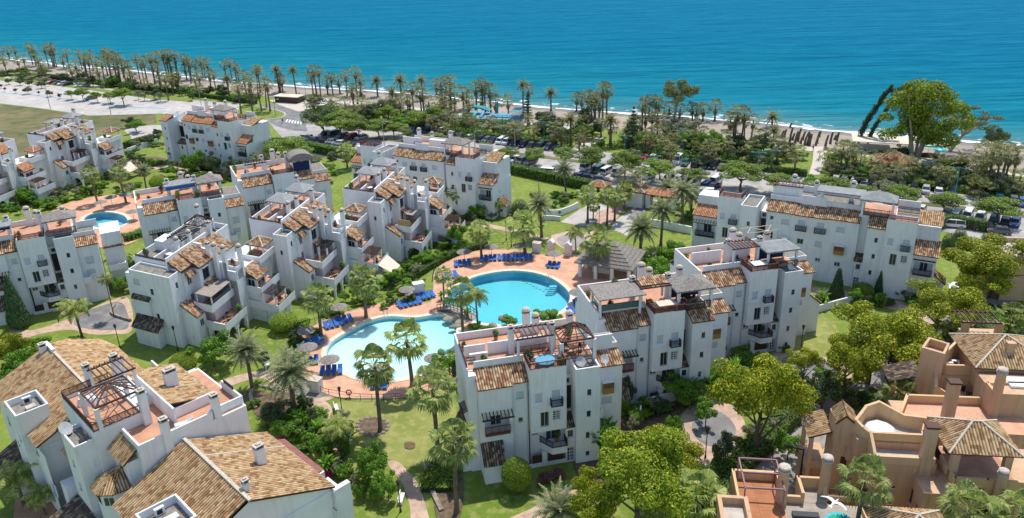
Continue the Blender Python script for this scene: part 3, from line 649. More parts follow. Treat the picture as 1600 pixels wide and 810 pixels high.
        if kind == 'q':
            q = s.mb()
            for i in range(4): s.pbox(q, P, a0 - .05 + (w + .06) * i / 3, a0 - .05 + (w + .06) * i / 3 + .05, b0 - .05, b1 + .05, 0.02, .07)
            for i in range(5): s.pbox(q, P, a0 - .05, a1 + .05, b0 + (hh - .04) * i / 4, b0 + (hh - .04) * i / 4 + .05, .03, .065)
            s.part('lattice', q, WFRAME, f)
        if kind != 'd':
            q = s.mb(); s.pbox(q, P, a0 - .06, a1 + .06, b0 - .07, b0, -.05, .06); s.part('sill', q, WFRAME, f)
    def box(s, x0, x1, y0, y1, z0, z1, f=(), l=(), r=(), b=()):
        for k, hs in (('f', f), ('r', r), ('b', b), ('l', l)): s.side(x0, x1, y0, y1, z0, z1, k, hs)
        s.W.F((x0, y0, z1), (x1, y0, z1), (x1, y1, z1), (x0, y1, z1)); s.W.F((x0, y1, z0), (x1, y1, z0), (x1, y0, z0), (x0, y0, z0))
    def block(s, x0, x1, y0, y1, z0, z1, par=0.9, floor=TERRA, open_=(), th=0.18, **h):
        zf = z1 - par
        s.box(x0, x1, y0, y1, z0, zf, **h)
        for k, (a, b, c, d) in {'f': (x0, x1, y0, y0 + th), 'b': (x0, x1, y1 - th, y1), 'l': (x0, x0 + th, y0 + th, y1 - th), 'r': (x1 - th, x1, y0 + th, y1 - th)}.items():
            if k not in open_: s.W.box(a, b, c, d, zf, z1)
        m = s.mb(); m.F((x0 + th, y0 + th, zf + .012), (x1 - th, y0 + th, zf + .012), (x1 - th, y1 - th, zf + .012), (x0 + th, y1 - th, zf + .012))
        s.part('flat_roof' if floor is ROOFG else 'terrace_floor', m, floor)
    # --- tiled roof: corrugated barrel tiles cut to a planar polygon
    def roof(s, poly, mat=None, per=0.30, th=0.14, parent=None, name='roof', up=None):
        P = [Vector(s.tf(p)) for p in poly]
        n = (P[1] - P[0]).cross(P[2] - P[0])
        if n.length < 1e-6: n = (P[2] - P[1]).cross(P[3] - P[1])
        n.normalize()
        if n.z < 0: n = -n; P = P[::-1]
        sl = (Vector((0, 0, 1)) - n * n.z); sl = sl.normalized() if sl.length > 1e-4 else Vector((0, 1, 0)); e = sl.cross(n).normalized()
        o = P[0]; Q = [((p - o).dot(e), (p - o).dot(sl)) for p in P]
        mb = MB(); mb.uv = {}
        lo = math.floor(min(q[0] for q in Q) / (per / 2)); hi = math.ceil(max(q[0] for q in Q) / (per / 2))
        def clip(pl, a, keep_gt):
            out = []
            for i in range(len(pl)):
                p, q = pl[i], pl[(i + 1) % len(pl)]; ip = (p[0] >= a - 1e-9) if keep_gt else (p[0] <= a + 1e-9); iq = (q[0] >= a - 1e-9) if keep_gt else (q[0] <= a + 1e-9)
                if ip: out.append(p)
                if ip != iq: t = (a - p[0]) / (q[0] - p[0]); out.append((a, p[1] + (q[1] - p[1]) * t))
            return out
        A = 0.095 * per / 0.3
        for k in range(lo, hi):
            a, b = k * per / 2, (k + 1) * per / 2
            pl = clip(clip(Q, a, True), b, False)
            if len(pl) < 3: continue
            ids = []
            for (x, y) in pl:
                t = (x - a) / (b - a); hgt = (1 - t if k % 2 else t) * A
                w_ = o + e * x + sl * y + n * (hgt + 0.03); i = mb.V(w_); ids.append(i); mb.uv[i] = (x / per + 0.0, y / 0.42)
            ar = sum(pl[i][0] * pl[(i + 1) % len(pl)][1] - pl[(i + 1) % len(pl)][0] * pl[i][1] for i in range(len(pl)))
            if abs(ar) < 1e-5: continue
            mb.f.append(ids if ar > 0 else ids[::-1])
        lowv = [mb.V(p - n * th) for p in P]; topv = [mb.V(p + n * 0.03) for p in P]
        for i in range(len(P)):
            j = (i + 1) % len(P); mb.f.append([lowv[i], lowv[j], topv[j], topv[i]])
        mb.f.append(lowv[::-1])
        me = mb.mesh(name); s_ = link(name, me, mat or s.tilec, parent or s.root); KIDS.setdefault((parent or s.root).name, []).append(s_)
        return s_
    def shed(s, x0, x1, y0, y1, zlo, zhi, mat=None, low='f', **k):
        z = {'f': (zlo, zlo, zhi, zhi), 'b': (zhi, zhi, zlo, zlo), 'l': (zlo, zhi, zhi, zlo), 'r': (zhi, zlo, zlo, zhi)}[low]
        return s.roof([(x0, y0, z[0]), (x1, y0, z[1]), (x1, y1, z[2]), (x0, y1, z[3])], mat, **k)
    def lean(s, x0, x1, y0, y1, zlo, zhi, low='f', mat=None, over=0.25, **h):
        """small annex with solid walls and one sloping tiled roof"""
        s.box(x0, x1, y0, y1, 0, zlo - .2, **h)
        z = {'f': (zlo, zlo, zhi, zhi), 'r': (zhi, zlo, zlo, zhi), 'l': (zlo, zhi, zhi, zlo)}[low]
        c = [(x0, y0), (x1, y0), (x1, y1), (x0, y1)]
        for i in range(4):
            j = (i + 1) % 4; s.W.F((*c[i], zlo - .2), (*c[j], zlo - .2), (*c[j], z[j] - .15), (*c[i], z[i] - .15))
        g = (zhi - zlo) / ((y1 - y0) if low == 'f' else (x1 - x0)) * over
        if low == 'f': return s.shed(x0 - .12, x1 + .12, y0 - over, y1, zlo - g, zhi, mat)
        if low == 'r': return s.shed(x0, x1 + over, y0 - .12, y1 + .12, zlo - g, zhi, mat, 'r')
        return s.shed(x0 - over, x1, y0 - .12, y1 + .12, zlo - g, zhi, mat, 'l')
    def hip(s, x0, x1, y0, y1, z0, z1, mat=None, parent=None, rid=0.0, cap=None, flat=False):
        cx, cy = (x0 + x1) / 2, (y0 + y1) / 2
        if x1 - x0 >= y1 - y0: a, b = (cx - rid, cy, z1), (cx + rid, cy, z1)
        else: a, b = (cx, cy - rid, z1), (cx, cy + rid, z1)
        c = [(x0, y0, z0), (x1, y0, z0), (x1, y1, z0), (x0, y1, z0)]
        long_x = x1 - x0 >= y1 - y0
        if rid == 0: pl = [[c[0], c[1], a], [c[1], c[2], a], [c[2], c[3], a], [c[3], c[0], a]]
        elif long_x: pl = [[c[0], c[1], b, a], [c[1], c[2], b], [c[2], c[3], a, b], [c[3], c[0], a]]
        else: pl = [[c[0], c[1], a], [c[1], c[2], b, a], [c[2], c[3], b], [c[3], c[0], a, b]]
        if flat:
            m = s.mb()
            for p in pl: m.F(*p)
            for i in range(4):
                p, q = c[i], c[(i + 1) % 4]; m.F((p[0], p[1], z0 - .22), (q[0], q[1], z0 - .22), q, p)
            m.F(*[(p[0], p[1], z0 - .22) for p in c[::-1]])
            return s.part('awning', m, mat, parent)
        r = None
        for p in pl:
            q = s.roof(p, mat, parent=parent or r)
            if r is None and parent is None: r = q
        m = s.mb()
        for k in range(4): m.beam((c[k][0], c[k][1], z0 + .1), tuple(Vector(a if (k in (0, 3) if long_x else k in (0, 1)) else b) + Vector((0, 0, .1))), .2, .14)
        if rid: m.beam((a[0], a[1], z1 + .1), (b[0], b[1], z1 + .1), .2, .14)
        s.part('ridge_tiles', m, cap or CHIMB, r or parent); return r
    def posts(s, x0, x1, y0, y1, z0, z1, w=.28, mat=None, name='post'):
        for x in (x0, x1 - w):
            for y in (y0, y1 - w): s.part(name, s.mb().box(x, x + w, y, y + w, z0, z1), mat or s.wm)
    def rail(s, pts, z, h=.95, mat=METAL, parent=None, step=.12, name='railing'):
        m = s.mb()
        for (a, b) in zip(pts, pts[1:]):
            A = Vector((*a, 0)); B_ = Vector((*b, 0)); Ln = (B_ - A).length; n = max(1, int(Ln / step))
            for zz, w_ in ((z + h, .06), (z + .1, .04)): m.beam((*a, zz), (*b, zz), w_ + .03, .08)
            for i in range(n + 1):
                p = A + (B_ - A) * (i / n); t_ = .07 if i in (0, n) or i % 8 == 0 else .04
                m.beam((p.x, p.y, z), (p.x, p.y, z + h), t_)
        return s.part(name, m, mat, parent)
    def glass(s, pts, z, h, parent=None, mat=GLASST):
        m = s.mb()
        for a, b in zip(pts, pts[1:]): m.beam((*a, z + h / 2), (*b, z + h / 2), .04, h)
        return s.part('glass_screen', m, mat, parent)
    def balcony(s, x0, x1, y0, y1, z, mat=METAL, h=.95, slab=.16, par=None):
        m = s.mb().box(x0, x1, y0, y1, z - slab, z); b = s.part('balcony', m, s.wm)
        s.rail([(x0 + .04, y1), (x0 + .04, y0 + .04), (x1 - .04, y0 + .04), (x1 - .04, y1)], z, h, mat, b); return b
    def wbalcony(s, x0, x1, y0, y1, z, h=1.0, sides='flr', slab=.25, floor=TERRA, cap=True):
        """balcony with a solid white parapet"""
        m = s.mb().box(x0, x1, y0, y1, z - slab, z); t_ = .16
        if 'f' in sides: m.box(x0, x1, y0, y0 + t_, z, z + h)
        if 'b' in sides: m.box(x0, x1, y1 - t_, y1, z, z + h)
        if 'l' in sides: m.box(x0, x0 + t_, y0 + (t_ if 'f' in sides else 0), y1 - (t_ if 'b' in sides else 0), z, z + h)
        if 'r' in sides: m.box(x1 - t_, x1, y0 + (t_ if 'f' in sides else 0), y1 - (t_ if 'b' in sides else 0), z, z + h)
        b = s.part('balcony', m, s.wm)
        q = s.mb(); q.F((x0 + t_, y0 + t_, z + .012), (x1 - t_, y0 + t_, z + .012), (x1 - t_, y1 - t_, z + .012), (x0 + t_, y1 - t_, z + .012)); s.part('terrace_floor', q, floor, b)
        if cap:
            q = s.mb().box(x0 + .05, x1 - .05, y0 + .03, y0 + .09, z + h, z + h + .14) if sides == 'f' else s.mb().box(x1 - .1, x1 - .04, y0 + .05, y1 - .05, z + h, z + h + .16)
            s.part('handrail', q, METAL, b)
        return b
    def pergola(s, x0, x1, y0, y1, z, n=7, mat=BROWN, slope=0.0, posts=True, z0=None, along='y'):
        m = s.mb(); ov = .25
        if along == 'y':
            m.beam((x0 - ov, y0, z), (x1 + ov, y0, z), .14, .18); m.beam((x0 - ov, y1, z + slope), (x1 + ov, y1, z + slope), .14, .18)
            for i in range(n): x = x0 + (x1 - x0) * i / (n - 1); m.beam((x, y0 - ov, z + .14), (x, y1 + ov, z + .14 + slope), .11, .12)
        else:
            m.beam((x0, y0 - ov, z), (x0, y1 + ov, z), .14, .18); m.beam((x1, y0 - ov, z - slope), (x1, y1 + ov, z - slope), .14, .18)
            for i in range(n): y = y0 + (y1 - y0) * i / (n - 1); m.beam((x0 - ov, y, z + .14), (x1 + ov, y, z + .14 - slope), .11, .12)
        p = s.part('pergola', m, mat)
        if posts:
            for x in (x0, x1):
                for y in (y0, y1): s.part('post', s.mb().box(x - .13, x + .13, y - .13, y + .13, z0 if z0 is not None else z - 2.6, z - .09), s.wm, p)
        return p
    def hipperg(s, x0, x1, y0, y1, z, z1, zf):
        cx, cy = (x0 + x1) / 2, (y0 + y1) / 2; m = s.mb(); c = [(x0, y0), (x1, y0), (x1, y1), (x0, y1)]
        for i in range(4): m.beam((*c[i], z), (*c[(i + 1) % 4], z), .14, .18); m.beam((*c[i], z), (cx, cy, z1), .13, .14)
        for i in range(4):
            a, b = Vector((*c[i], z)), Vector((*c[(i + 1) % 4], z))
            for t_ in (.25, .5, .75):
                p = a + (b - a) * t_; q = Vector((cx, cy, z1)); k = 1 - abs(t_ - .5) * 1.2; m.beam(p, p + (q - p) * min(k, .98), .08, .09)
            for f in (.33, .66): m.beam(a + (Vector((cx, cy, z1)) - a) * f, b + (Vector((cx, cy, z1)) - b) * f, .07, .08)
        p = s.part('pergola', m, BROWN)
        for x, y in c: s.part('post', s.mb().box(x - .2, x + .2, y - .2, y + .2, zf, z - .09), s.wm, p)
        return p
    def chimney(s, x, y, z0, z1, w=.62, d=.62, style=0, parent=None):
        m = s.mb().box(x - w / 2, x + w / 2, y - d / 2, y + d / 2, z0, z1 - .55); m.box(x - w / 2 - .07, x + w / 2 + .07, y - d / 2 - .07, y + d / 2 + .07, z1 - .55, z1 - .45)
        c = s.part('chimney', m, s.wm, parent)
        v = s.mb().box(x - w / 2 + .12, x + w / 2 - .12, y - d / 2 + .12, y + d / 2 - .12, z1 - .45, z1 - .17)
        s.part('vent', v, CHIMO, c)
        q = s.mb()
        for dx in (-1, 1):
            for dy in (-1, 1): cxx, cyy = x + dx * (w / 2 - .06), y + dy * (d / 2 - .06); q.box(cxx - .06, cxx + .06, cyy - .06, cyy + .06, z1 - .45, z1 - .17)
        if style == 0: q.box(x - w / 2 - .04, x + w / 2 + .04, y - d / 2 - .04, y + d / 2 + .04, z1 - .17, z1 - .08); q.box(x - w / 4, x + w / 4, y - d / 4, y + d / 4, z1 - .08, z1 + .06)
        else: q.cyl(x, y, z1 - .17, z1 - .05, w * .62, w * .62, 12); q.dome(x, y, z1 - .05, w * .55, .3)
        s.part('cap', q, CHIMB, c); return c
    def dish(s, x, y, z, r=.45, az=0):
        m = s.mb(); c = Vector((x, y, z + .7)); nrm = Vector((sin(az) * .75, cos(az) * .75, .6)).normalized(); a = nrm.orthogonal().normalized(); b = nrm.cross(a); n = 14
        for i in range(n):
            t0, t1 = 2 * pi * i / n, 2 * pi * (i + 1) / n; p0 = c + (a * cos(t0) + b * sin(t0)) * r + nrm * .1; p1 = c + (a * cos(t1) + b * sin(t1)) * r + nrm * .1
            m.F(p0, p1, c); m.F(p1, p0, c - nrm * .02)
        m.beam((x, y, z), c, .06)
        return s.part('satellite_dish', m, plain('dish_grey', (0.45, 0.46, 0.47)) if 'dish_grey' not in MATS else MATS['dish_grey'])
    def aircon(s, x, y, z):
        a = s.part('air_conditioner', s.mb().box(x - .45, x + .45, y - .18, y + .18, z, z + .75), PLAST); s.part('fan_grille', s.mb().box(x - .3, x + .2, y - .2, y - .183, z + .12, z + .6), METAL, a)

# ---- facade segments (origin: front corner of the projecting bay) ----
def seg_c(B, w=4.2, top=13.6, right_balc=True, over=True, floor=TERRA, rail=True, dep=2.8):
    zb = 5.2
    B.block(0, w, 0, dep, zb if over else 0, top, .5, floor, f=[(.95, 9.35, .8, 1.15, 'b'), (w - 1.25, 8.75, .95, 1.85, 'b'), (w * .38, 5.95, .95, 1.9, 'x'), (w - 1.2, 6.6, .85, 1.25, 'q')], l=[(dep / 2, 9.4, .6, .8, 's')])
    B.balcony(w - 1.95, w - .55, -.62, 0, 8.7)
    B.W.box(.15, w - 2.1, -.14, 0, 8.78, 8.9)
    if rail: B.rail([(.05, dep), (.05, .06), (w - .05, .06), (w - .05, dep)], top, .85, BROWNR)
    if over:
        B.box(0.15, w, 1.3, dep, 0, zb, f=[(.75, 4.0, .85, .6, 'g'), (w - 1.5, 2.95, 1.3, 1.95, 'd')])
        # angular balcony under the bay
        m = B.mb(); z0, z1 = 2.0, 2.9
        a, b, c, d = (w - 2.9, 1.3), (w - 1.8, -.3), (w, -.3), (w, 1.3)
        for p, q in ((a, b), (b, c), (c, d)): m.F((*p, z0), (*q, z0), (*q, z1), (*p, z1))
        m.F((*a, z1), (*b, z1), (*c, z1), (*d, z1)); m.F((*d, z0), (*c, z0), (*b, z0), (*a, z0))
        q = B.part('balcony', m, B.wm); B.rail([a, b, c, (w, .9)], z1, .85, METAL, q)
        m = B.mb().box(.2, 1.35, .55, .7, .1, 1.55).box(2.0, w - .3, .55, .7, .1, 1.75); B.part('fence_panel', m, BROWN)
        B.W.box(1.35, 2.0, .5, .95, 0, 1.9); B.W.box(-.3, w + .2, .45, .62, 0, .5)
def seg_tower(B, w=2.9, y=0.0, top=12.9, tile=False, yb=5):
    hs = [(w / 2 + .15, 9.25, .5, .8, 'k'), (w / 2 + .1, 6.35, .5, .8, 'k'), (w / 2, 3.4, .45, .8, 'k'), (w / 2, .9, .45, .6, 'k')]
    if tile:
        B.box(0, w, y, yb, 0, 11.7, f=hs)
        B.W.F((0, y, 11.7), (0, yb, 11.7), (0, yb, 13.0), (0, y + .4, 11.8)); B.W.F((w, yb, 11.7), (w, y, 11.7), (w, y + .4, 11.8), (w, yb, 13.0))
        B.shed(-.1, w + .1, y - .25, y + 2.4, 11.75, 13.0)
        B.W.box(0, w, y + 2.3, y + 2.5, 11.7, 13.2)
    else:
        B.block(0, w, y, yb, 0, top, .45, ROOFG, f=hs)
def seg_gap(B, w=1.2, y=1.9, yb=5):
    B.box(0, w, y, yb, 0, 11.0, f=[(w / 2, 10.0, .7, .7, 'x')])
    m = B.mb(); n = 6
    for i in range(n): x = .12 + (w - .3) * i / n; m.box(x, x + .1, y - .14, y - .02, 6.6, 9.7)
    m.box(.1, w - .1, y - .02, y - .001, 6.6, 9.7); B.part('louvre_screen', m, METAL)
    B.box(0.02, w - .02, y - 1.5, y, 0, 5.0, f=[(w / 2, 3.5, .75, 1.0, 'g'), (w / 2, .2, .85, 1.9, 'q')])
    B.shed(-.15, w + .15, y - 1.75, y, 5.05, 6.1, TILED)
def bay(B, x, y, z, w=1.35):
    m = B.mb(); m.box(x, x + w, y - .5, y, z, z + .15).box(x, x + w, y - .5, y - .42, z + .15, z + .75).box(x, x + w, y - .5, y, z + 1.5, z + 1.6)
    for i in range(9): m.box(x + (w - .07) * i / 8, x + (w - .07) * i / 8 + .07, y - .5, y - .43, z + .75, z + 1.5)
    m.box(x, x + .07, y - .42, y, z + .15, z + 1.5).box(x + w - .07, x + w, y - .42, y, z + .15, z + 1.5)
    b = B.part('timber_bay_window', m, WOOD); B.part('shutter', B.mb().box(x + .1, x + w - .1, y - .4, y - .02, z + .2, z + 1.5), BROWN, b)
    q = B.mb(); n = 8
    P = lambda i: (x - .12 + (w + .24) * i / n, z + 1.62 + .28 * sin(pi * i / n))
    for i in range(n): (a, za), (c, zc) = P(i), P(i + 1); q.F((a, y - .62, za), (c, y - .62, zc), (c, y, zc), (a, y, za)); q.F((a, y - .62, z + 1.6), (c, y - .62, z + 1.6), (c, y - .62, zc), (a, y - .62, za))
    B.part('curved_canopy', q, WFRAME, b)
def seg_f(B, w=4.0, y=3.4, top=10.6, yb=8, wbay=True, tile=True):
    B.box(0, w, y, yb, 0, top, f=[(w - 1.9, 5.3, 1.3, .85, 'b')] + ([] if wbay else [(w - 1.7, 7.2, 1.2, 1.3, 'v')]), r=[(y + 1.5, 7.6, .6, .9, 's')])
    if tile: B.shed(-.1, w + .2, y - .25, y + 2.0, top, top + 1.0)
    B.W.box(0, w, y + 2.0, yb, top, 12.4); B.floor(.1, w - .1, y + 2.15, yb - .1, 12.415, ROOFG)
    if wbay: bay(B, w - 2.5, y, 6.9)
    B.wbalcony(0.05, 1.3, y - 1.1, y, 4.3, .9, cap=False)
def seg_a(B, x0=-5.8, xm=-1.9, y=.6, annex=True, ridge_y=2.9, tilemat=None):
    eave = 11.9
    B.box(x0, xm, y, 6.5, 0, 11.6, f=[((x0 + xm) / 2, 5.9, 2.9, 2.15, 'o')], l=[(y + 1.3, 8.6, .5, .9, 's'), (y + 2.8, 5.5, .6, .9, 's')])
    B.box(xm, -.1, y + .4, 6.5, 0, 11.5, f=[((xm - .1) / 2, 9.5, .85, .95, 'b'), ((xm - .1) / 2, 6.3, .6, .65, 'g')])
    for xa, xb, yy in ((x0 - .15, xm, y), (xm, 0.0, y + .4)):
        B.roof([(xa, yy - .3, eave - .12), (xb, yy - .3, eave - .12), (xb, ridge_y, eave + 1.25), (xa, ridge_y, eave + 1.25)], tilemat)
    B.W.F((x0, 6.5, 11.6), (x0, y, 11.6), (x0, ridge_y, 12.95), (x0, 6.5, 12.95))
    b = B.part('balcony', B.mb().box(x0 + .5, xm - .5, y - .35, y, 5.55, 5.75), BROWNR); B.rail([(x0 + .5, y - .3), (xm - .5, y - .3)], 5.75, 1.0, BROWNR, b, step=.1)
    m = B.mb(); m.beam((x0 + .1, y - .9, 8.15), (xm - .1, y - .9, 8.15), .13, .16)
    for i in range(9): x = x0 + .25 + (xm - x0 - .5) * i / 8; m.beam((x, y - 1.1, 8.2), (x, y, 8.6), .1, .12)
    B.part('pergola_canopy', m, METAL)
    if annex: B.lean(x0, x0 + 2.4, -1.0, y, 2.8, 4.6, 'f', TILED, r=[(-.2, 1.0, .5, .9, 's')])
def roofscape(B, x0, x1, y0, y1, z=13.0, zp=13.95, floor=TERRA):
    """main flat roof of the block with parapets"""
    B.block(x0, x1, y0, y1, 11.0, zp, zp - z, floor)

POTS = []
def module_a(B, rs, lean_left=False, tower_tile=False, f_y=3.4, f_bay=True, deep=10.2, tile=None, wf=4.0):
    """one stepped apartment block"""
    B.tilec = tile or TILE
    seg_a(B)
    dx, dy, mir = B.dx, B.dy, B.mir
    seg_c(B)
    sgn = -1 if mir else 1
    B.at(dx + sgn * 4.2, dy, mir); seg_gap(B)
    B.at(dx + sgn * 5.3, dy, mir); seg_tower(B, 2.9, -.1, tile=tower_tile)
    B.at(dx + sgn * 8.2, dy, mir); seg_f(B, wf, f_y, wbay=f_bay)
    B.at(dx, dy, mir)
    # body and roof terraces
    [B.part('downpipe', B.mb().beam((x_, y_, 0), (x_, y_, z_), .1), BLIND) for x_, y_, z_ in ((-1.95, .5, 11.5), (8.2, -.02, 12.2), (-.2, .95, 11.3))]
    B.box(-6.9, 8.15, 5.0, deep, 0, 12.95); B.W.box(-6.9, -5.82, 1.7, 5.0, 0, 12.95)
    B.W.box(-6.9, -6.7, 1.7, deep, 12.95, 13.95); B.W.box(-6.7, 8.15, deep - .2, deep, 12.95, 13.95); B.W.box(-5.85, -.05, 2.9, 3.08, 12.9, 14.0)
    m = B.mb(); m.F((-6.7, 3.08, 13.0), (-.5, 3.08, 13.0), (-.5, deep - .2, 13.0), (-6.7, deep - .2, 13.0)); B.part('terrace_floor', m, TERRA if rs != 'grey' else ROOFG)
    m = B.mb(); m.F((-.5, 2.6, 13.03), (8.1, 2.6, 13.03), (8.1, deep - .2, 13.03), (-.5, deep - .2, 13.03)); B.part('terrace_floor', m, TERRA)
    B.box(-.05, 4.2, 2.8, 5.0, 5, 13.0); B.box(4.2, 8.2, 2.6, 5.0, 11, 13.0)
    B.chimney(-.9, 5.4, 12.9, 16.7); B.chimney(3.9, 5.0, 12.9, 16.7)
    B.lean(-.5, 7, deep, deep + 2.2, 8.5, 10, 'f') if False else None
    B.shed(-6.5, 7.8, deep, deep + 2.6, 10.6, 12.2, low='b'); B.box(-6.4, 7.7, deep, deep + 2.3, 0, 10.5)
    B.chimney(1.9, 9.3, 12.9, 16.4, .9, .6, 1); B.chimney(3.1, 9.4, 12.9, 15.5, .8, .6, 1); B.chimney(7.2, 8.6, 12.9, 15.6, .8, .6, 1)
    POTS.append((B, [(-6.2 + dx, 7.5 + dy, 13.02), (-4.5 + dx, 3.6 + dy, 13.02), (.5 + dx, 2.4 + dy, 13.12), (3.7 + dx, .5 + dy, 13.12), (6.5 + dx, 6.6 + dy, 13.05), (-2 + dx, 8.9 + dy, 13.02), (3.3 + dx, 1.0 + dy, 2.92)]))
    if rs == 'b1':
        B.pergola(-.6, 3.4, 3.0, 5.7, 16.0, 8); B.W.box(-.8, 3.6, 5.6, 5.8, 13, 14.6)
        B.W.box(-3.6, -.6, 5.8, 6.0, 13, 14.5); B.rail([(-.6, 4.6), (3.4, 4.6)], 13.0, 1.1, BROWNR)
        B.hipperg(4.2, 8.1, 1.9, 5.1, 15.5, 17.0, 13.0); B.rail([(4.3, 1.9), (8.1, 1.9)], 13.1, 1.0, BROWNR); B.rail([(8.0, 5.1), (4.2, 5.1)], 13.1, 1.0, BROWNR)
        B.W.box(-6.0, -3.9, 4.4, 4.75, 13, 14.1); B.W.box(-6.4, -3.9, 5.9, 6.1, 13, 14.4); B.rail([(-6.6, 3.2), (-5.6, 3.2)], 14, .5, METAL)
        B.rail([(-6.75, 2.0), (-6.75, 7.5)], 13.95, .45, METAL)
        B.dish(8.9, .6, 12.6, .55, 2.8); B.dish(6.2, 1.0, 12.5, .6, 3.3)
        q = B.mb(); n = 6
        B.W.box(8.2, 11.6, 5.4, 5.6, 12.4, 13.6)
    if rs == 'b2':
        B.posts(-6.6, -1.0, 1.9, 5.2, 13.0, 15.7); m = B.mb().box(-6.9, -.6, 1.2, 5.6, 15.8, 15.95); B.part('awning', m, SHING)
        B.glass([(-6.5, 2.1), (-1.2, 2.1)], 13.9, .9); B.glass([(-6.5, 2.1), (-6.5, 5)], 13.9, .9)
        B.pergola(-.7, 3.2, 2.7, 5.1, 16.0, 7); B.shed(-.6, 3.1, 2.9, 5.0, 16.25, 16.5, low='f')
        B.posts(3.6, 8.4, 1.0, 4.6, 13.0, 15.6, .34); B.hip(3.3, 8.7, .7, 4.9, 15.9, 17.1, SHING, flat=True); B.part('navy_screen', B.mb().box(4.2, 8.0, 4.3, 4.4, 13.3, 15.2), NAVY)
        B.rail([(4.3, .9), (8.1, .9)], 13.05, 1.0, METAL); B.glass([(3.4, 0.5), (4.3, -1.0)], 13.6, 1.0) if False else None
        B.part('shade_sail', B.mb().box(.9, 3.3, .5, 2.1, 14.3, 14.36), CANVB)
    if rs == 'b3':
        B.pergola(-1.2, 2.6, 3.0, 5.6, 16.0, 8, BROWNR); B.posts(3.2, 7.9, 1.3, 4.8, 13.0, 15.7); B.hip(2.9, 8.1, 1.0, 5.1, 15.8, 16.5, CANVG, flat=True, rid=1.2)
        B.part('side_screen', B.mb().box(3.6, 7.6, 4.5, 4.6, 13.2, 15.0), NAVY); B.rail([(3.3, 1.2), (7.9, 1.2)], 13.05, 1.0, METAL)
        B.W.box(-1.4, 2.8, 5.5, 5.7, 13, 15.8); B.part('spa_cover', B.mb().box(.9, 3.0, .7, 2.2, 13.2, 14.2), PLAST); B.part('cover_band', B.mb().box(.85, 3.05, .65, 2.25, 13.95, 14.1), METAL)
        B.W.box(-6.2, -1.5, 6.0, 6.2, 13, 14.8); B.dish(6.6, .8, 12.5, .5, 3.0)
        B.part('shade_frame', B.mb().beam((3, 9, 16.4), (8, 9, 16.4), .08).beam((3, 7, 16.4), (8, 7, 16.4), .08).beam((3, 7, 16.4), (4.6, 9, 16.4), .08).beam((4.6, 9, 16.4), (6.2, 7, 16.4), .08).beam((6.2, 7, 16.4), (8, 9, 16.4), .08).beam((3, 7, 13), (3, 7, 16.4), .08).beam((8, 7, 13), (8, 7, 16.4), .08), plain('shade_pole', (.6, .5, .4)))
    if rs == 'l4':
        B.posts(-5.4, -.6, 2.6, 5.5, 13.0, 15.4); B.part('awning', B.mb().box(-6, -.2, 2.2, 5.9, 15.6, 15.8), CANVG); B.part('awning_valance', B.mb().box(-5.8, -.4, 2.22, 2.3, 15.2, 15.6), NAVY)
        B.posts(4.5, 9.0, 1.2, 4.6, 13.0, 15.6); B.hip(4.2, 9.4, .8, 5.0, 15.8, 16.9, SHING, flat=True); B.rail([(4.6, 1.1), (8.9, 1.1)], 13.05, 1.1, METAL)
        B.W.box(9.0, 12.1, 4.9, 5.1, 12.4, 13.6)
    if rs == 'l5':
        B.posts(-1.2, 3.6, 3.6, 6.4, 13.0, 15.4); B.part('awning', B.mb().box(-1.6, 4.0, 3.2, 6.8, 15.5, 15.7), CANVG); B.part('awning_valance', B.mb().box(-1.4, 3.8, 3.22, 3.3, 14.9, 15.5), BLUEC)
        B.posts(4.4, 8.4, 2.0, 5.2, 13.0, 15.6); B.hip(4.0, 8.8, 1.6, 5.6, 15.8, 17.0, SHING, flat=True); B.rail([(4.5, 1.9), (8.3, 1.9)], 13.05, 1.0, METAL)
    if rs == 'l6':
        B.pergola(-4.5, -.6, 3.2, 5.8, 15.6, 8, METAL); B.posts(4.3, 8.2, 1.8, 5.0, 13.0, 15.2)
        m = B.mb(); n = 8
        for i in range(n):
            a0, a1 = pi * i / n, pi * (i + 1) / n; X = lambda a: 6.3 - 2.6 * cos(a); Zz = lambda a: 15.2 + 1.6 * sin(a)
            m.F((X(a0), 1.4, Zz(a0)), (X(a1), 1.4, Zz(a1)), (X(a1), 5.4, Zz(a1)), (X(a0), 5.4, Zz(a0)))
            m.F((X(a0), 1.4, 15.2), (X(a1), 1.4, 15.2), (X(a1), 1.4, Zz(a1)), (X(a0), 1.4, Zz(a0)))
        B.part('awning', m, SHING); B.part('glazed_screen', B.mb().box(4.6, 8.0, 1.9, 1.98, 13.1, 15.0), NAVY); B.rail([(0, .1), (4.2, .1)], 13.6, .8, METAL)

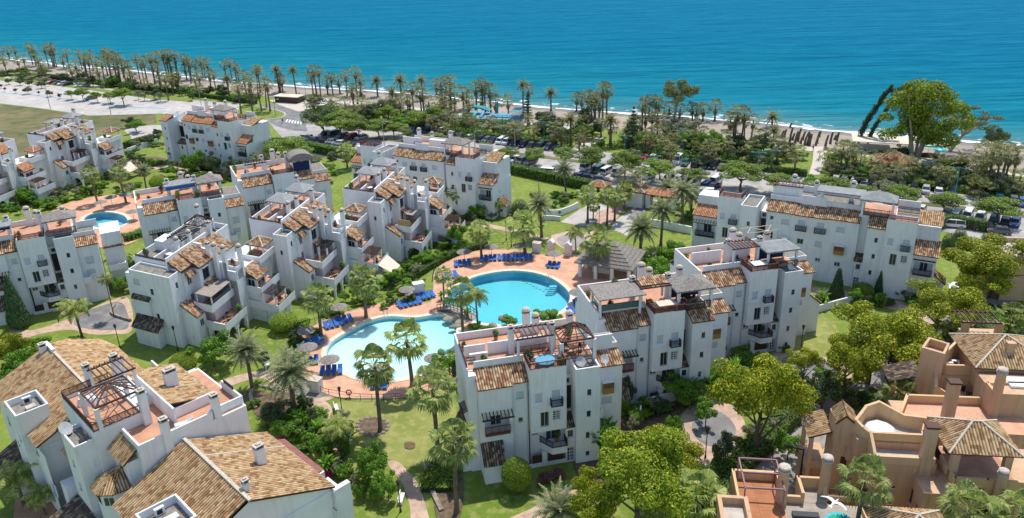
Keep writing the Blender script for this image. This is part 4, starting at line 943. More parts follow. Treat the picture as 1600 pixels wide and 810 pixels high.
# --- right hand row B1, B2, B3 ---
Q0 = Fo = G(759, 757.6); A_ = rad(12.5); UX = Vector((cos(A_), sin(A_), 0)); VX = Vector((-sin(A_), cos(A_), 0))
for (ox, oy, rs, lab, tt) in ((5.8, 1.0, 'b1', 'white apartment block with a blue spa pool on its roof terrace, nearest the front lawn', False),
                          (24.1, 9.6, 'b2', 'white apartment block with flat grey roof shelter and glass screens, middle of right row', True),
                          (41.8, 17.5, 'b3', 'white apartment block with rose pergola and grey canopy beside the yellow flowering trees', False)):
    P = Q0 + UX * ox + VX * oy
    B = Bd((P.x, P.y), 12.5, None, lab, group='white apartment blocks of the complex')
    module_a(B, rs, tower_tile=tt)
    if rs == 'b1':
        B.lean(-7.9, -6.9, 1.9, 7.2, 3.4, 5.4, 'l', TILED)
        m = B.mb(); 
        for i in range(8): m.beam((-6.95, 1.0 + i * .3 + 1, 8.3), (-7.6, 1.0 + i * .3 + 1, 8.0), .1, .1)
        m.beam((-7.6, 1.9, 8.0), (-7.6, 4.3, 8.0), .12); B.part('pergola_canopy', m, METAL)
    if rs == 'b3': B.lean(12.0, 14.5, 4.0, 9, 5.0, 7.0, 'r')
    B.done()
# --- left flat-fronted blocks L4, L5, L6 ---
for (q, z, au, rs, lab, tt) in (((23.5, 378.1), 13.6, 28, 'l4', 'white apartment block with grey hip canopy, at the left edge behind the cypress', False),
                                ((276.2, 314.8), 13.6, 26, 'l5', 'white apartment block with a blue fringed awning, right of the small round pool', False),
                                ((426.2, 273.8), 13.6, 26, 'l6', 'white apartment block with a grey barrel vaulted roof shelter, beside the green lawn', True)):
    P = G(*q, z)
    B = Bd((P.x, P.y), au, None, lab, group='white apartment blocks of the complex')
    module_a(B, rs, tower_tile=tt, f_y=.6, f_bay=False, wf=3.3)
    if rs == 'l4':
        B.at(12.2, 4.5); B.box(0, 3.2, 0, 6, 0, 10.8, f=[(1.6, 6.2, 1.6, 1.3, 's'), (1.6, .9, 1.5, 1.8, 's')]); B.shed(-.1, 3.4, -.3, 2, 8.2, 8.9)
        B.wbalcony(.2, 3.0, -1.2, 0, 4.2, .9, cap=False); B.at(0, 0)
        B.at(-14.5, -3.0); seg_c(B); B.box(-6, 5, 3, 9, 0, 12.9); B.posts(0, 4, 3.2, 6, 12.9, 15.2); B.part('awning', B.mb().box(-.4, 4.4, 2.8, 6.4, 15.3, 15.5), CANVG); B.at(0, 0)
        B.box(-9.4, -6.9, .2, 8, 0, 12.4, f=[(-8, 8.6, .6, .9, 's'), (-8, 5.6, .6, .9, 's')])
    B.done()
# --- long blocks B4, L7, L8 ---
def long_block(P, au, lab, mid=15.0, gapL=1.1, tile=TILE, rs=0, left=True):
    B = Bd((P.x, P.y), au, None, lab, group='white apartment blocks of the complex'); B.tilec = tile
    # origin = left end of the long tiled eave
    if left:
        B.at(-8.3, -.6); seg_c(B, 4.1, over=False, floor=WDECK)
        B.at(-8.3, -.6); B.box(-5.0, -.1, 2.6, 8.5, 0, 8.4, f=[(-2.6, 4.8, 3.4, 2.2, 'o'), (-2.6, 1, 1.0, 1.2, 'v')]); B.shed(-5.2, 0, 2.3, 5, 8.5, 9.9, TILEO); B.W.box(-4.9, -.1, 5, 8.5, 8.4, 11.6)
        b = B.part('balcony', B.mb().box(-4.4, -.9, 2.2, 2.6, 4.5, 4.65), METAL); B.rail([(-4.4, 2.25), (-.9, 2.25)], 4.65, 1.0, METAL, b, step=.1)
        m = B.mb(); m.beam((-4.9, 1.7, 7.3), (-.4, 1.7, 7.3), .13)
        for i in range(9): m.beam((-4.8 + i * .53, 1.6, 7.35), (-4.8 + i * .53, 2.6, 7.7), .1)
        B.part('pergola_canopy', m, METAL)
    B.at(-3.0 - gapL, -1.8); seg_tower(B, 2.8, 0, top=12.9, tile=not left, yb=6.5)
    B.at(-gapL - .1, -.1); seg_gap(B, gapL, 1.9, 6)
    B.at(0, 0)
    # long middle wall
    hs = []
    n3 = mid / 15.0
    for x, z, w_, h, k in ((.9, 10.2, .55, .6, 'k'), (3.2, 9.6, 1.3, .95, 'b'), (5.9, 8.9, 1.2, 1.9, 'b'), (9.0, 8.9, 1.2, 1.9, 'b'), (12.2, 9.6, 1.3, .95, 'b'),
                           (.9, 6.6, .9, 1.2, 'x'), (6.0, 6.4, 1.0, .95, 'x'), (9.0, 6.4, 1.1, 1.0, 'v'), (3.4, 3.7, .9, .8, 'g'), (9.2, 3.6, .9, .7, 'g'), (12.4, 3.3, .95, .8, 'g'), (6.0, .9, 1.0, 1.2, 'x')):
        hs.append((x * n3, z, w_, h, k))
    B.box(0, mid, .6, 9.5, 0, 11.6, f=hs)
    for (a, b) in ((5.0, 6.8), (8.1, 9.9)):
        B.balcony(a * n3, b * n3, .1, .6, 8.85); B.shed(a * n3, b * n3, -.1, .6, 11.2, 11.5, METAL) if False else None
    bay(B, 11.6 * n3, .6, 5.6, 1.6); bay(B, 2.6 * n3, .6, 5.6, 1.5)
    k = 0
    for a, b, dz in ((-.2, 4.7 * n3, .12), (4.7 * n3, 9.9 * n3, 0), (9.9 * n3, mid + .1, .1)):
        B.roof([(a, .25, 11.65 + dz), (b, .25, 11.65 + dz), (b, 2.8, 13.0 + dz), (a, 2.8, 13.0 + dz)])
    B.W.box(0, mid, 2.8, 9.5, 11.6, 13.0); B.W.box(0, mid, 2.75, 2.95, 13.0, 14.0); B.W.box(mid * .35, mid * .62, 2.6, 2.74, 13.0, 14.6)
    B.W.box(0, mid, 9.3, 9.5, 13.0, 14.2)
    m = B.mb(); m.F((0.1, 2.95, 13.05), (mid - .1, 2.95, 13.05), (mid - .1, 9.3, 13.05), (.1, 9.3, 13.05)); B.part('terrace_floor', m, TERRA if rs else ROOFG)
    if rs == 0:
        B.posts(mid * .54, mid * .98, 2.9, 5.6, 13.0, 15.5); B.part('awning', B.mb().box(mid * .5, mid, 2.5, 6.0, 15.6, 15.8), CANVG)
        B.W.box(0.2, mid * .34, 3.4, 3.6, 13, 15.3); B.pergola(.4, mid * .33, 3.6, 6, 15.6, 9, BROWNR, posts=False)
    else:
        B.W.box(.2, mid * .4, 4.4, 4.6, 13, 15.2); B.rail([(mid * .3, 3.3), (mid * .45, 3.3)], 13.8, .8, BROWN); B.W.box(mid * .5, mid * .9, 5.4, 6.5, 13, 14.8)
    B.chimney(mid * .2, 7.5, 13, 16.5, .8, .6, 1); B.chimney(mid * .45, 7.8, 13, 15.8, .7, .6, 1); B.chimney(mid * .85, 7.4, 13, 16.6, .8, .6, 1)
    # stair slot, tiled tower, bay and end wing on the right
    B.at(mid + .05, -.2); seg_gap(B, 1.35, 1.9, 6.5)
    B.at(mid + 1.4, -.9); seg_tower(B, 2.7, 0, tile=True, yb=6)
    B.at(mid + 4.1, -1.3); seg_c(B, 4.5, over=False, floor=TERRA)
    B.box(-4.4, 4.5, 2.8, 9.5, 0, 12.9); B.floor(-4.3, 1.0, 2.9, 9.3, 12.92); B.floor(1.1, 4.4, 2.9, 8.8, 12.92, ROOFG); B.posts(-4.2, .6, 2.4, 5.6, 12.9, 15.6, .32)
    B.hip(-4.6, 1.0, 2.0, 6.0, 15.8, 16.9, CANVG if rs == 0 else SHING, flat=True, rid=.9); B.rail([(-4.1, 2.5), (.4, 2.5)], 12.95, 1.2, METAL)
    B.rail([(1.2, 6), (4.4, 6)], 13.1, 1.0, BROWNR); B.W.box(1.0, 4.4, 8.9, 9.1, 12.9, 14.3)
    B.at(mid + 8.6, -.1)
    B.box(0, 3.5, 0.2, 9.0, 0, 7.7, f=[(1.75, 4.5, 2.7, 2.1, 'o'), (1.7, 1.0, 1.0, 1.3, 'v')], r=[(3.5, 4.8, .6, .9, 's')])
    B.shed(-.1, 3.8, 0, 3.0, 7.8, 9.6); B.box(0, 3.4, 2.8, 9.0, 7.7, 12.0); B.shed(-.1, 3.6, 3.2, 7.0, 12.0, 13.2, TILEC)
    b = B.part('balcony', B.mb().box(.4, 3.1, -.2, .2, 4.35, 4.5), METAL); B.rail([(.4, -.15), (3.1, -.15)], 4.5, .95, METAL, b, step=.1)
    B.part('lintel_beam', B.mb().box(.2, 3.4, -.05, .2, 6.9, 7.05), METAL)
    B.lean(3.5, 5.2, 2.5, 5.0, 2.6, 4.0, 'r')
    B.done(); return B
P = G(1124.4, 306, 13.6); a_ = rad(-29); u_ = Vector((cos(a_), sin(a_), 0)); v_ = Vector((-sin(a_), cos(a_), 0))
long_block(P + u_ * 8.2 + v_ * .4, -29, 'long white apartment building with grey canopies, in front of the car park on the right')
long_block(G(613, 243, 11.9), -27, 'long white apartment building with tan tiled eaves, at the head of the central lawn', mid=13.0, tile=TILE, rs=1)
long_block(G(281.1, 188.1, 11.9), -30, 'long white apartment building with orange tiled roofs, beside the seafront road on the left', mid=12.2, gapL=3.0, tile=TILEO, rs=1, left=False)
# --- terraced blocks facing the pool: L1, L2, L3 and the far left row ---
def terraced(B, ox, oy, v=0):
    """ox, oy: offset along local x (towards the pool) and y (along the row)"""
    B.at(ox, oy)
    # end wall / stair block
    B.block(-10.5 if v == 0 else -4.8, -1.9, 0, 3.0, 0, 12.0, .35, ROOFG, f=([(-6.2, 8.4, .65, 1.0, 'k'), (-9.2, 9.6, 1.4, 1.0, 'b'), (-8.4, 4.0, 1.4, .9, 'g'), (-6.0, 4.3, .6, .9, 'k')] if v == 0 else [(-3.4, 8.4, .5, .8, 'k')]), r=[(1.5, 9.6, .55, .95, 'k'), (1.5, 6.4, .4, .8, 's')])
    # annex with small tiled roof
    B.lean(-1.9, 1.1, 1.3, 3.6, 5.4, 6.9, 'r', f=[(-.2, 1.0, .6, .9, 's')], r=[(2.5, 3.3, 1.0, 1.1, 'g')])
    # main roof towards the pool
    for a, b, dz in ((2.5, 5.4, -.25), (5.4, 12.3, 0)):
        B.roof([(-4.0, a, 13.3 + dz), (-4.0, b, 13.3 + dz), (.1, b, 11.5 + dz), (.1, a, 11.5 + dz)] if a > 3 else [(-4.0, a, 13.1), (-4.0, b, 13.1), (-1.4, b, 11.9), (-1.4, a, 11.9)], per=.36)
    B.box(-4.0, -1.6, 3.0, 5.5, 0, 11.3, r=[(4.4, 6.2, .9, 1.2, 'g'), (4.4, 9.0, 1.1, 1.3, 'g')])
    B.shed(-1.6, -.7, 3.5, 5.3, 10.5, 11.3, low='r')
    B.box(-4.0, -.2, 5.5, 12.3, 0, 11.2, r=[(7.2, 8.9, 1.7, 2.1, 'x'), (10, 6.0, 2.2, 2.2, 'd'), (7.0, 6.0, 1.3, 2.1, 'g')])
    bay_m = B.mb().box(-.2, .15, 6.2, 8.3, 11.0, 11.15); B.part('curved_canopy', bay_m, WFRAME)
    # small roof and pergola above the middle balcony
    B.shed(-.2, 1.0, 6.2, 9.0, 8.0, 8.5, low='r')
    if v == 0: B.part('awning', B.mb().box(-.2, 3.2, 3.4, 9.2, 8.0, 8.12), CANVT); B.posts(-.1, 3.1, 3.5, 9.1, 6.7, 8.0, .2); B.glass([(3.0, 3.6), (3.0, 9)], 6.6, .6)
    elif v == 1: B.pergola(1.0, 2.8, 6.2, 9.0, 8.1, 8, METAL, along='x')
    else: B.part('awning', B.mb().box(.9, 2.6, 6.0, 9.0, 7.9, 8.0), CANVT); B.part('straw_screen', B.mb().box(.2, 2.9, 3.3, 3.4, 6.7, 7.9), CANVY)
    B.wbalcony(-.5, 3.1, 3.2, 9.6, 5.7, 1.0, 'fr'); B.box(-.2, 2.0, 5.0, 9.6, 2.9, 5.45)
    B.wbalcony(-.5, 5.3, 3.2, 9.6, 2.85, 1.0, 'fr')
    # arcade under the lower balcony
    for (x, y) in ((1.4, 3.25), (4.85, 3.25), (4.85, 6.2), (4.85, 9.1)): B.W.box(x, x + .4, y, y + .4, 0, 2.6)
    def arch(axis, c, a0, a1, z0=1.6, z1=2.6, t_=.35, n=8):
        for i in range(n):
            u0, u1 = a0 + (a1 - a0) * i / n, a0 + (a1 - a0) * (i + 1) / n; f = lambda u: z0 + (z1 - .15 - z0) * math.sqrt(max(0, 1 - ((u - (a0 + a1) / 2) / ((a1 - a0) / 2)) ** 2)); zz = min(f(u0), f(u1))
            B.W.box(*((c, c + t_, u0, u1) if axis == 'y' else (u0, u1, c, c + t_)), zz, z1)
    arch('x', 3.27, 1.8, 4.85); arch('y', 4.87, 3.65, 6.2); arch('y', 4.87, 6.6, 9.1); B.box(-.2, 1.4, 3.6, 9.6, 0, 2.6, r=[(5.4, .2, 1.6, 2.0, 'd'), (8, .2, 1.6, 2.0, 'd')])
    # stepped party wall with chimneys
    for x0, x1, z in ((-4.2, -2.4, 13.45), (-2.4, -.6, 12.75), (-.6, .9, 11.9), (.9, 2.5, 10.9), (2.5, 4.1, 9.6)): B.W.box(x0, x1, 9.6, 10.0, 0, z)
    B.W.box(-.9, 4.2, 9.6, 12.3, 0, 8.0); B.W.box(3.7, 4.2, 10.0, 12.4, 8.0, 9.6)
    for x, y, z0, z1 in ((-.6, 9.3, 11, 14.3), (.8, 9.2, 8, 14.2), (2.1, 9.9, 8, 13.7), (3.9, 12.0, 8, 13.3), (-3.9, 14.5, 12, 15.4)): B.chimney(x, y, z0, z1, .75, .6, (1 if x > 0 else 0))
    B.block(1.0, 4.2, 10.2, 12.4, 8.0, 10.2, .9)
    # second flat: lower roofed room, balconies, pergola terrace
    B.roof([(-4.0, 12.3, 13.0), (-4.0, 15.6, 13.0), (.3, 15.6, 11.2), (.3, 12.3, 11.2)], per=.36); B.box(-4.0, .1, 12.3, 15.6, 0, 11.0)
    B.box(.1, 3.4, 12.4, 20.2, 0, 8.3, r=[(17.5, 6.0, 1.6, 2.1, 'd')]); B.W.box(3.4, 3.6, 12.4, 16.0, 5.7, 8.8)
    B.box(3.6, 6.0, 12.7, 15.6, 2.85, 7.1, r=[(14.2, 5.5, 2.2, 1.2, 'g')], f=[(4.8, 5.7, 1.5, 1.3, 'g')])
    r = B.roof([(3.4, 12.4, 8.7), (3.4, 16.0, 8.7), (6.5, 16.0, 7.3), (6.5, 12.4, 7.3)], per=.36)
    B.wbalcony(3.4, 7.3, 12.0, 18.2, 5.2, 1.0, 'fr') ; B.box(3.4, 6.4, 12.2, 18.2, 0, 4.9)
    B.wbalcony(3.4, 10.5, 11.8, 17.6, 2.6, 1.1, 'fr'); B.box(6.4, 9.6, 12.2, 17.2, 0, 2.3, r=[(14.4, .3, 2.2, 1.6, 's')], f=[(8.2, .4, 1.6, 1.6, 's')])
    B.pergola(7.2, 9.9, 12.2, 15.4, 5.2, 9, BROWN if v else METAL, along='x', z0=2.6)
    if v == 1: m = B.mb(); m.F((10.5, 12.2, 3.4), (13.4, 12.6, 2.0), (13.4, 16.4, 2.0), (10.5, 17.0, 3.4)); m.F((10.5, 17.0, 3.37), (13.4, 16.4, 1.97), (13.4, 12.6, 1.97), (10.5, 12.2, 3.37)); B.part('awning', m, CANVB)
    # kiosk with hip roof on the upper terrace
    B.box(-2, 4.2, 16.0, 21.5, 0, 8.4) if v != 3 else None
    B.wbalcony(.4, 4.8, 16.4, 21.4, 8.4, .9, 'fr', cap=False); B.posts(1.2, 4.4, 18.4, 21.3, 8.4, 10.4, .3); B.hip(.9, 4.7, 18.1, 21.6, 10.4, 11.4)
    # rear flat roofs with terraces and shelters
    B.at(ox, oy)
    B.block(-12.0, -4.0, 3.2, 20.0, 0, 12.6, 1.0, TERRA if v else ROOFG)
    POTS.append((B, [(-10.8 + ox, 5 + oy, 11.62), (-9 + ox, 12 + oy, 11.62), (-5 + ox, 17 + oy, 11.62), (2.6 + ox, 4.0 + oy, 5.72), (4.4 + ox, 8.6 + oy, 2.87), (6.8 + ox, 17.3 + oy, 5.22), (9.9 + ox, 12.6 + oy, 2.62), (9.6 + ox, 17 + oy, 2.62), (2 + ox, 17.6 + oy, 8.42), (2.0 + ox, 12 + oy, 9.32)]))
    B.W.box(-4.2, -3.95, 2.4, 14.8, 11.5, 13.75); B.W.box(-8.2, -8.0, 3.4, 12, 11.6, 12.7)
    if v == 0:
        B.pergola(-8.0, -4.9, 8.0, 13.0, 14.3, 10, METAL, along='x', z0=11.6); B.hipperg(-9.4, -5.8, 14.2, 18.0, 14.2, 15.4, 11.6)
        B.part('glazed_shelter', B.mb().box(-11.4, -9.4, 8, 11, 11.7, 13.4), PLAST)
    else:
        B.posts(-10.6, -6.2, 8.5, 12.5, 11.6, 14.2, .3); B.hip(-11, -5.8, 8.1, 12.9, 14.4, 15.2, CANVG, flat=True); B.posts(-9.6, -5.6, 14.2, 18.2, 11.6, 14.4, .3); B.hip(-10, -5.2, 13.8, 18.6, 14.6, 15.6, CANVG, flat=True)
    B.chimney(-4.6, 6.3, 12, 15.6, .7, .6, 1); B.chimney(-4.7, 9.7, 12, 15.4, .7, .6, 1); B.chimney(-9.8, 19, 12, 15.8, .8, .7, 1)
    B.rail([(-11.8, 3.4), (-4.3, 3.4)], 12.6, .3, METAL)
Pt = G(301, 548.1)
for k, (lab, v) in enumerate((('white terraced apartment block with a taupe awning, nearest the bottom left villas', 0), ('white terraced apartment block with arches and beige awning, middle of the three above the lawn', 1), ('white terraced apartment block with a straw screen on its balcony, nearest the pool', 2))):
    ax, ay = rad(-26), rad(78)
    P = Pt + Vector((cos(ax), sin(ax), 0)) * (10.4 * k) + Vector((cos(ay), sin(ay), 0)) * (20.4 * k)
    B = Bd((P.x, P.y), -26, 78, lab, group='white apartment blocks of the complex')
    terraced(B, 0, 0, v)
    if v == 0:
        B.at(0, 0); B.box(-11.6, -10.5, .2, 18, 0, 11.2)
        m = B.mb(); B.box(-10.3, -5.4, -1.6, 0, 0, 3.0); B.shed(-10.7, -5.0, -2.0, .05, 3.0, 4.4, TILED)
        B.box(-10.3, -7.0, -.5, 0, 4.8, 7.4); B.shed(-10.6, -6.8, -.75, .02, 7.4, 7.9, TILED)
    B.done()
Pl = G(0 + 495 / 5.4, 170 + 455 / 5.4, 5.4)
ax, ay = rad(-26), rad(78)
for k, (ox, oy, lab, v) in enumerate(((4.7 - 1.1 + .2, -3.1 - 1.4, 'white terraced apartment block with orange kiosk roof, beside the dry field', 1), (-3.5, -26.0, 'white terraced apartment block cut by the left edge of the picture', 2))):
    P = Pl + Vector((cos(ax), sin(ax), 0)) * ox + Vector((cos(ay), sin(ay), 0)) * oy
    B = Bd((P.x, P.y), -26, 78, lab, group='white apartment blocks of the complex', wall=WHITE); B.tilec = TILEO if k else TILE
    terraced(B, 0, 0, v); B.done()
# ---------------------------------------------------------------- bottom left villas with the big tiled roofs
P = G(190 + 100 / 3.857, 600 + 375 / 3.857, 13)
B = Bd((P.x, P.y), 45, None, 'large white villa block with wide cream tiled roofs and a terracotta roof terrace, bottom left', name='villa_block'); B.tilec = TILEC
def gable_walls(x0, xr, x1, y, zl, zr_, z1):
    B.W.F((x0, y, 0), (x1, y, 0), (x1, y, z1), (xr, y, zr_), (x0, y, zl))
# near wing: gable roof running toward the camera
B.box(-3.2, 6, -19.6, -13.7, 0, 5.0); B.box(-3.2, 12.6, -13.7, -0.2, 0, 7.5, r=[(-13.8, 4.0, 1.2, 1.4, 'g'), (-10, 4.0, 1.2, 1.4, 'g'), (-5, 3.9, 1.6, 1.5, 'g')])
r1 = B.roof([(-3.6, -13.4, 8.05), (4.3, -13.4, 11.5), (4.3, -.25, 11.5), (-3.6, -.25, 8.05)], per=.34)
r2 = B.roof([(4.3, -.25, 11.5), (4.3, -13.8, 11.5), (13.0, -13.8, 7.75), (13.0, -.25, 7.75)], per=.34)
B.part('ridge_tiles', B.mb().beam((4.3, -.2, 11.62), (4.3, -13.9, 11.62), .34, .2).beam((4.4, -4.3, 11.55), (13, -4.3, 7.88), .2, .12), CHIMB, r2)
B.W.F((-3.2, -13.6, 7.4), (12.6, -13.6, 7.4), (12.6, -13.6, 7.8), (4.3, -13.6, 11.3), (-3.2, -13.6, 8.1))
B.roof([(-3.6, -19.8, 5.2), (4.0, -19.8, 8.2), (4.0, -13.7, 8.2), (-3.6, -13.7, 5.2)], per=.34)
B.roof([(4.0, -13.9, 8.2), (4.0, -19.8, 8.2), (6.4, -19.8, 7.2), (6.4, -13.9, 7.2)], per=.34)
# roof terrace cut into the near slope, with machine box
B.block(-3.5, .3, -11.4, -7.0, 7, 11.0, .9, ROOFG); B.aircon(-1.6, -7.6, 10.15); B.part('skylight', B.mb().box(-1.8, -.6, -9.6, -8.8, 10.1, 10.5), PLAST)
# main terrace
B.box(0, 11.4, 0, 11.5, 0, 12.0, f=[(1.6, 8.6, .8, 1.1, 's')], r=[(2.2, 8.2, .9, 1.2, 'g')])
m = B.mb(); m.F((.2, .2, 12.02), (11.2, .2, 12.02), (11.2, 11.2, 12.02), (.2, 11.2, 12.02)); B.part('terrace_floor', m, TERRA)
B.W.box(0, 7.6, 0, .2, 12, 13.0); B.W.box(7.6, 11.4, .5, .7, 12, 13.0); B.W.box(11.2, 11.4, .7, 5.2, 12, 13.0); B.W.box(0, .2, .2, 4.2, 12, 13); B.W.box(7.6, 7.8, .2, .5, 12, 13)
B.rail([(11.3, 2.4), (11.3, 4.6)], 13, .35, METAL)
# raised tiled block in the middle of the terrace
B.W.box(4.6, 4.8, 2.2, 12.0, 12, 14.0); B.W.box(4.8, 9.6, 3.3, 3.5, 12, 13.2)
B.box(4.8, 9.5, 3.5, 13.5, 9, 12.4)
B.roof([(4.8, 3.4, 13.9), (4.8, 13.4, 13.9), (9.7, 13.4, 12.6), (9.7, 3.4, 12.6)]); B.chimney(6.9, 7.8, 12.6, 15.6, 1.3, .8, 0)
# pavilion terrace with rails, timber pergolas
B.block(-2.4, 2.6, 5.0, 14.4, 8, 13.4, .35, TERRA)
B.rail([(2.5, 5.1), (-2.3, 5.1), (-2.3, 14.3), (2.5, 14.3)], 13.4, .85, BROWN, step=.1)
B.hipperg(-1.6, 2.7, 5.1, 9.4, 15.9, 17.0, 13.05); B.pergola(.6, 4.0, 9.8, 13.2, 16.0, 7, BROWN, z0=13.05)
B.box(2.6, 4.6, 8, 14.4, 8, 12.9); B.chimney(.7, 14.7, 12, 16.2, .7, .6); B.chimney(3.4, 13.8, 12, 16.6, .8, .7)
for x, y, z0, z1 in ((2.8, .1, 9.8, 14.9), (8.3, .4, 9, 14.9), (2.7, 4.7, 12, 16.3)): B.chimney(x, y, z0, z1, .78, .7)
B.chimney(8.8, -7.2, 9, 12.0, .95, .75); B.chimney(4.9, -12.0, 11, 12.7, .6, .5); B.chimney(.2, 30.5, 11, 13, .8, .6)
B.part('sun_lounger_base', B.mb().box(6.2, 7.6, 1.2, 1.8, 12.03, 12.3), PLAST) if False else None
# stair tower with antenna roof
B.block(-4.3, -1.0, 5.4, 9.6, 0, 12.5, .5, ROOFG, l=[(7.6, 9.0, .5, .9, 'k'), (7.6, 6.0, .5, .9, 'k'), (7.6, 3.0, .5, .9, 'k')], f=[(-2.6, 9.3, .7, 1.0, 's')])
B.dish(-3.9, 9.0, 12.1, .75, 2.6); B.part('roof_hatch', B.mb().box(-2.6, -1.7, 7.2, 7.9, 12.02, 12.4), CHIMB); B.part('drum', B.mb().cyl(-3.3, 6.1, 12.02, 12.5, .35), METAL)
B.aircon(-1.5, 6.3, 12.02)
B.box(-1.2, 0, 1.0, 5.4, 0, 11.0, l=[(3.0, 8.6, 1.0, 1.3, 'b')]); B.shed(-1.6, .05, .8, 5.2, 11.0, 12.2, low='l'); B.W.box(-1.2, 0, 5.2, 5.4, 11, 12.3)
# rounded bay with a fan tiled roof
bx, by = -1.2, 3.0; bm_ = B.mb(); arc = [(bx, by + 2.2), (bx - 1.6, by + 2.0), (bx - 2.6, by + .9), (bx - 2.6, by - .7), (bx - 1.6, by - 1.7), (bx, by - 1.9)]
for i in range(5):
    p, q = arc[i], arc[i + 1]; B.W.F((*p, 0), (*q, 0), (*q, 8.3), (*p, 8.3))
    r_ = B.roof([(p[0] + (p[0] - bx) * .12 - .1, p[1] + (p[1] - by) * .12, 8.2), (q[0] + (q[0] - bx) * .12 - .1, q[1] + (q[1] - by) * .12, 8.2), (bx, by, 9.7)], per=.28)
for i in (1, 2, 3):
    p, q = Vector(arc[i]), Vector(arc[i + 1]); d_ = (q - p).normalized(); nn = Vector((-d_.y, d_.x)); nn = -nn if (nn.x > 0) else nn; Ln = (q - p).length
    f = B.mb(); f.beam((*(p + d_ * Ln * .12 + nn * .03), 7.2), (*(p + d_ * Ln * .88 + nn * .03), 7.2), .06, 1.15); fr_ = B.part('window', f, WFRAME)
    g = B.mb(); 
    for a_, b_ in ((.16, .47), (.53, .84)): g.beam((*(p + d_ * Ln * a_ + nn * .05), 7.2), (*(p + d_ * Ln * b_ + nn * .05), 7.2), .06, .95)
    B.part('pane', g, GLASSD, fr_)
B.W.box(-3.4, -1.2, 1.4, 5.3, 6.3, 6.5) if False else None
# left wing
B.box(-5.8, 8.0, 14.4, 31.0, 0, 8.6, l=[(28, 5.2, 1.0, 1.2, 'g'), (24.5, 5.2, 1.0, 1.2, 'g'), (16.0, 7.0, 1.2, 1.1, 'g'), (13.0, 3.2, 1.4, 1.6, 'g')])
B.box(-3.0, 0.5, 9.6, 14.4, 0, 9.6, l=[(12.0, 5.2, 1.4, 1.5, 'g'), (12.0, 1.2, 1.6, 1.6, 'g')])
B.roof([(-6.1, 21.1, 9.0), (.9, 21.1, 12.0), (.9, 31.4, 12.0), (-6.1, 31.4, 9.0)], per=.34); B.roof([(-3.3, 16.9, 10.2), (.9, 16.9, 12.0), (.9, 21.1, 12.0), (-3.3, 21.1, 10.2)], per=.34)
B.roof([(-6.1, 13.6, 9.3), (-.2, 13.6, 11.8), (-.2, 16.9, 11.8), (-6.1, 16.9, 9.3)], per=.34)
B.roof([(.9, 14.4, 12.0), (8.6, 14.4, 8.6), (8.6, 31.4, 8.6), (.9, 31.4, 12.0)], per=.34)
B.roof([(.9, 31.4, 12.0), (8.6, 31.4, 8.6), (8.0, 35.0, 8.4), (3.8, 35.0, 9.8)], per=.34)
B.W.F((-5.8, 31.0, 8.6), (-5.8, 31.0, 9.0), (.9, 31.0, 11.9), (8.0, 31.0, 8.7)); B.W.F((8.0, 14.5, 8.5), (8.0, 14.5, 8.8), (.9, 14.5, 11.9), (-.2, 14.5, 11.6), (-5.8, 14.5, 8.6))
B.part('ridge_tiles', B.mb().beam((.9, 14.4, 12.12), (.9, 31.5, 12.12), .3, .18), CHIMB)
B.W.box(.7, 1.1, 28.6, 31.6, 11.6, 12.5)
B.block(-6.6, -3.3, 16.9, 21.1, 0, 12.0, .8, ROOFG, l=[(18, 8.2, .5, .8, 'k'), (18, 5.2, .5, .8, 'k'), (20, 6.6, .5, .8, 'k')]); B.aircon(-4.6, 20.3, 11.22); B.part('skylight', B.mb().box(-5.2, -4.2, 18.2, 19.0, 11.22, 11.6), CHIMB)
# ground floor lean-to roofs facing lower left
B.lean(-8.2, -5.9, 20.4, 26.0, 2.9, 4.0, 'l', TILED); B.lean(-8.6, -4.35, 3.6, 9.6, 2.6, 4.2, 'l', TILED)
B.box(-5.2, -3.0, 10.0, 12.0, 0, 5.2, l=[(11, 1.0, 1.4, 1.5, 'g')]); B.shed(-4.1, -3.0, 9.7, 13.0, 8.2, 9.4, low='l')
# small courtyard roof top right of the wing
B.box(8.0, 12.5, 19.0, 25.5, 0, 5.2); B.hip(8.2, 12.0, 19.2, 23.0, 5.4, 6.8, TILEC)
# red awning along the garden side
m = B.mb(); m.F((12.7, -8.7, 6.7), (14.9, -8.7, 5.9), (14.9, -.4, 5.9), (12.7, -.4, 6.7)); m.F((14.9, -8.7, 5.86), (12.7, -8.7, 6.66), (12.7, -.4, 6.66), (14.9, -.4, 5.86)); B.part('awning', m, CANVR)
B.W.box(12.6, 14.7, -13.9, -13.3, 0, 7.4); B.W.box(12.6, 14.7, -8.9, -8.6, 0, 6.0); B.W.box(13.6, 13.9, -13.3, -11, 0, 6.9)
B.done()
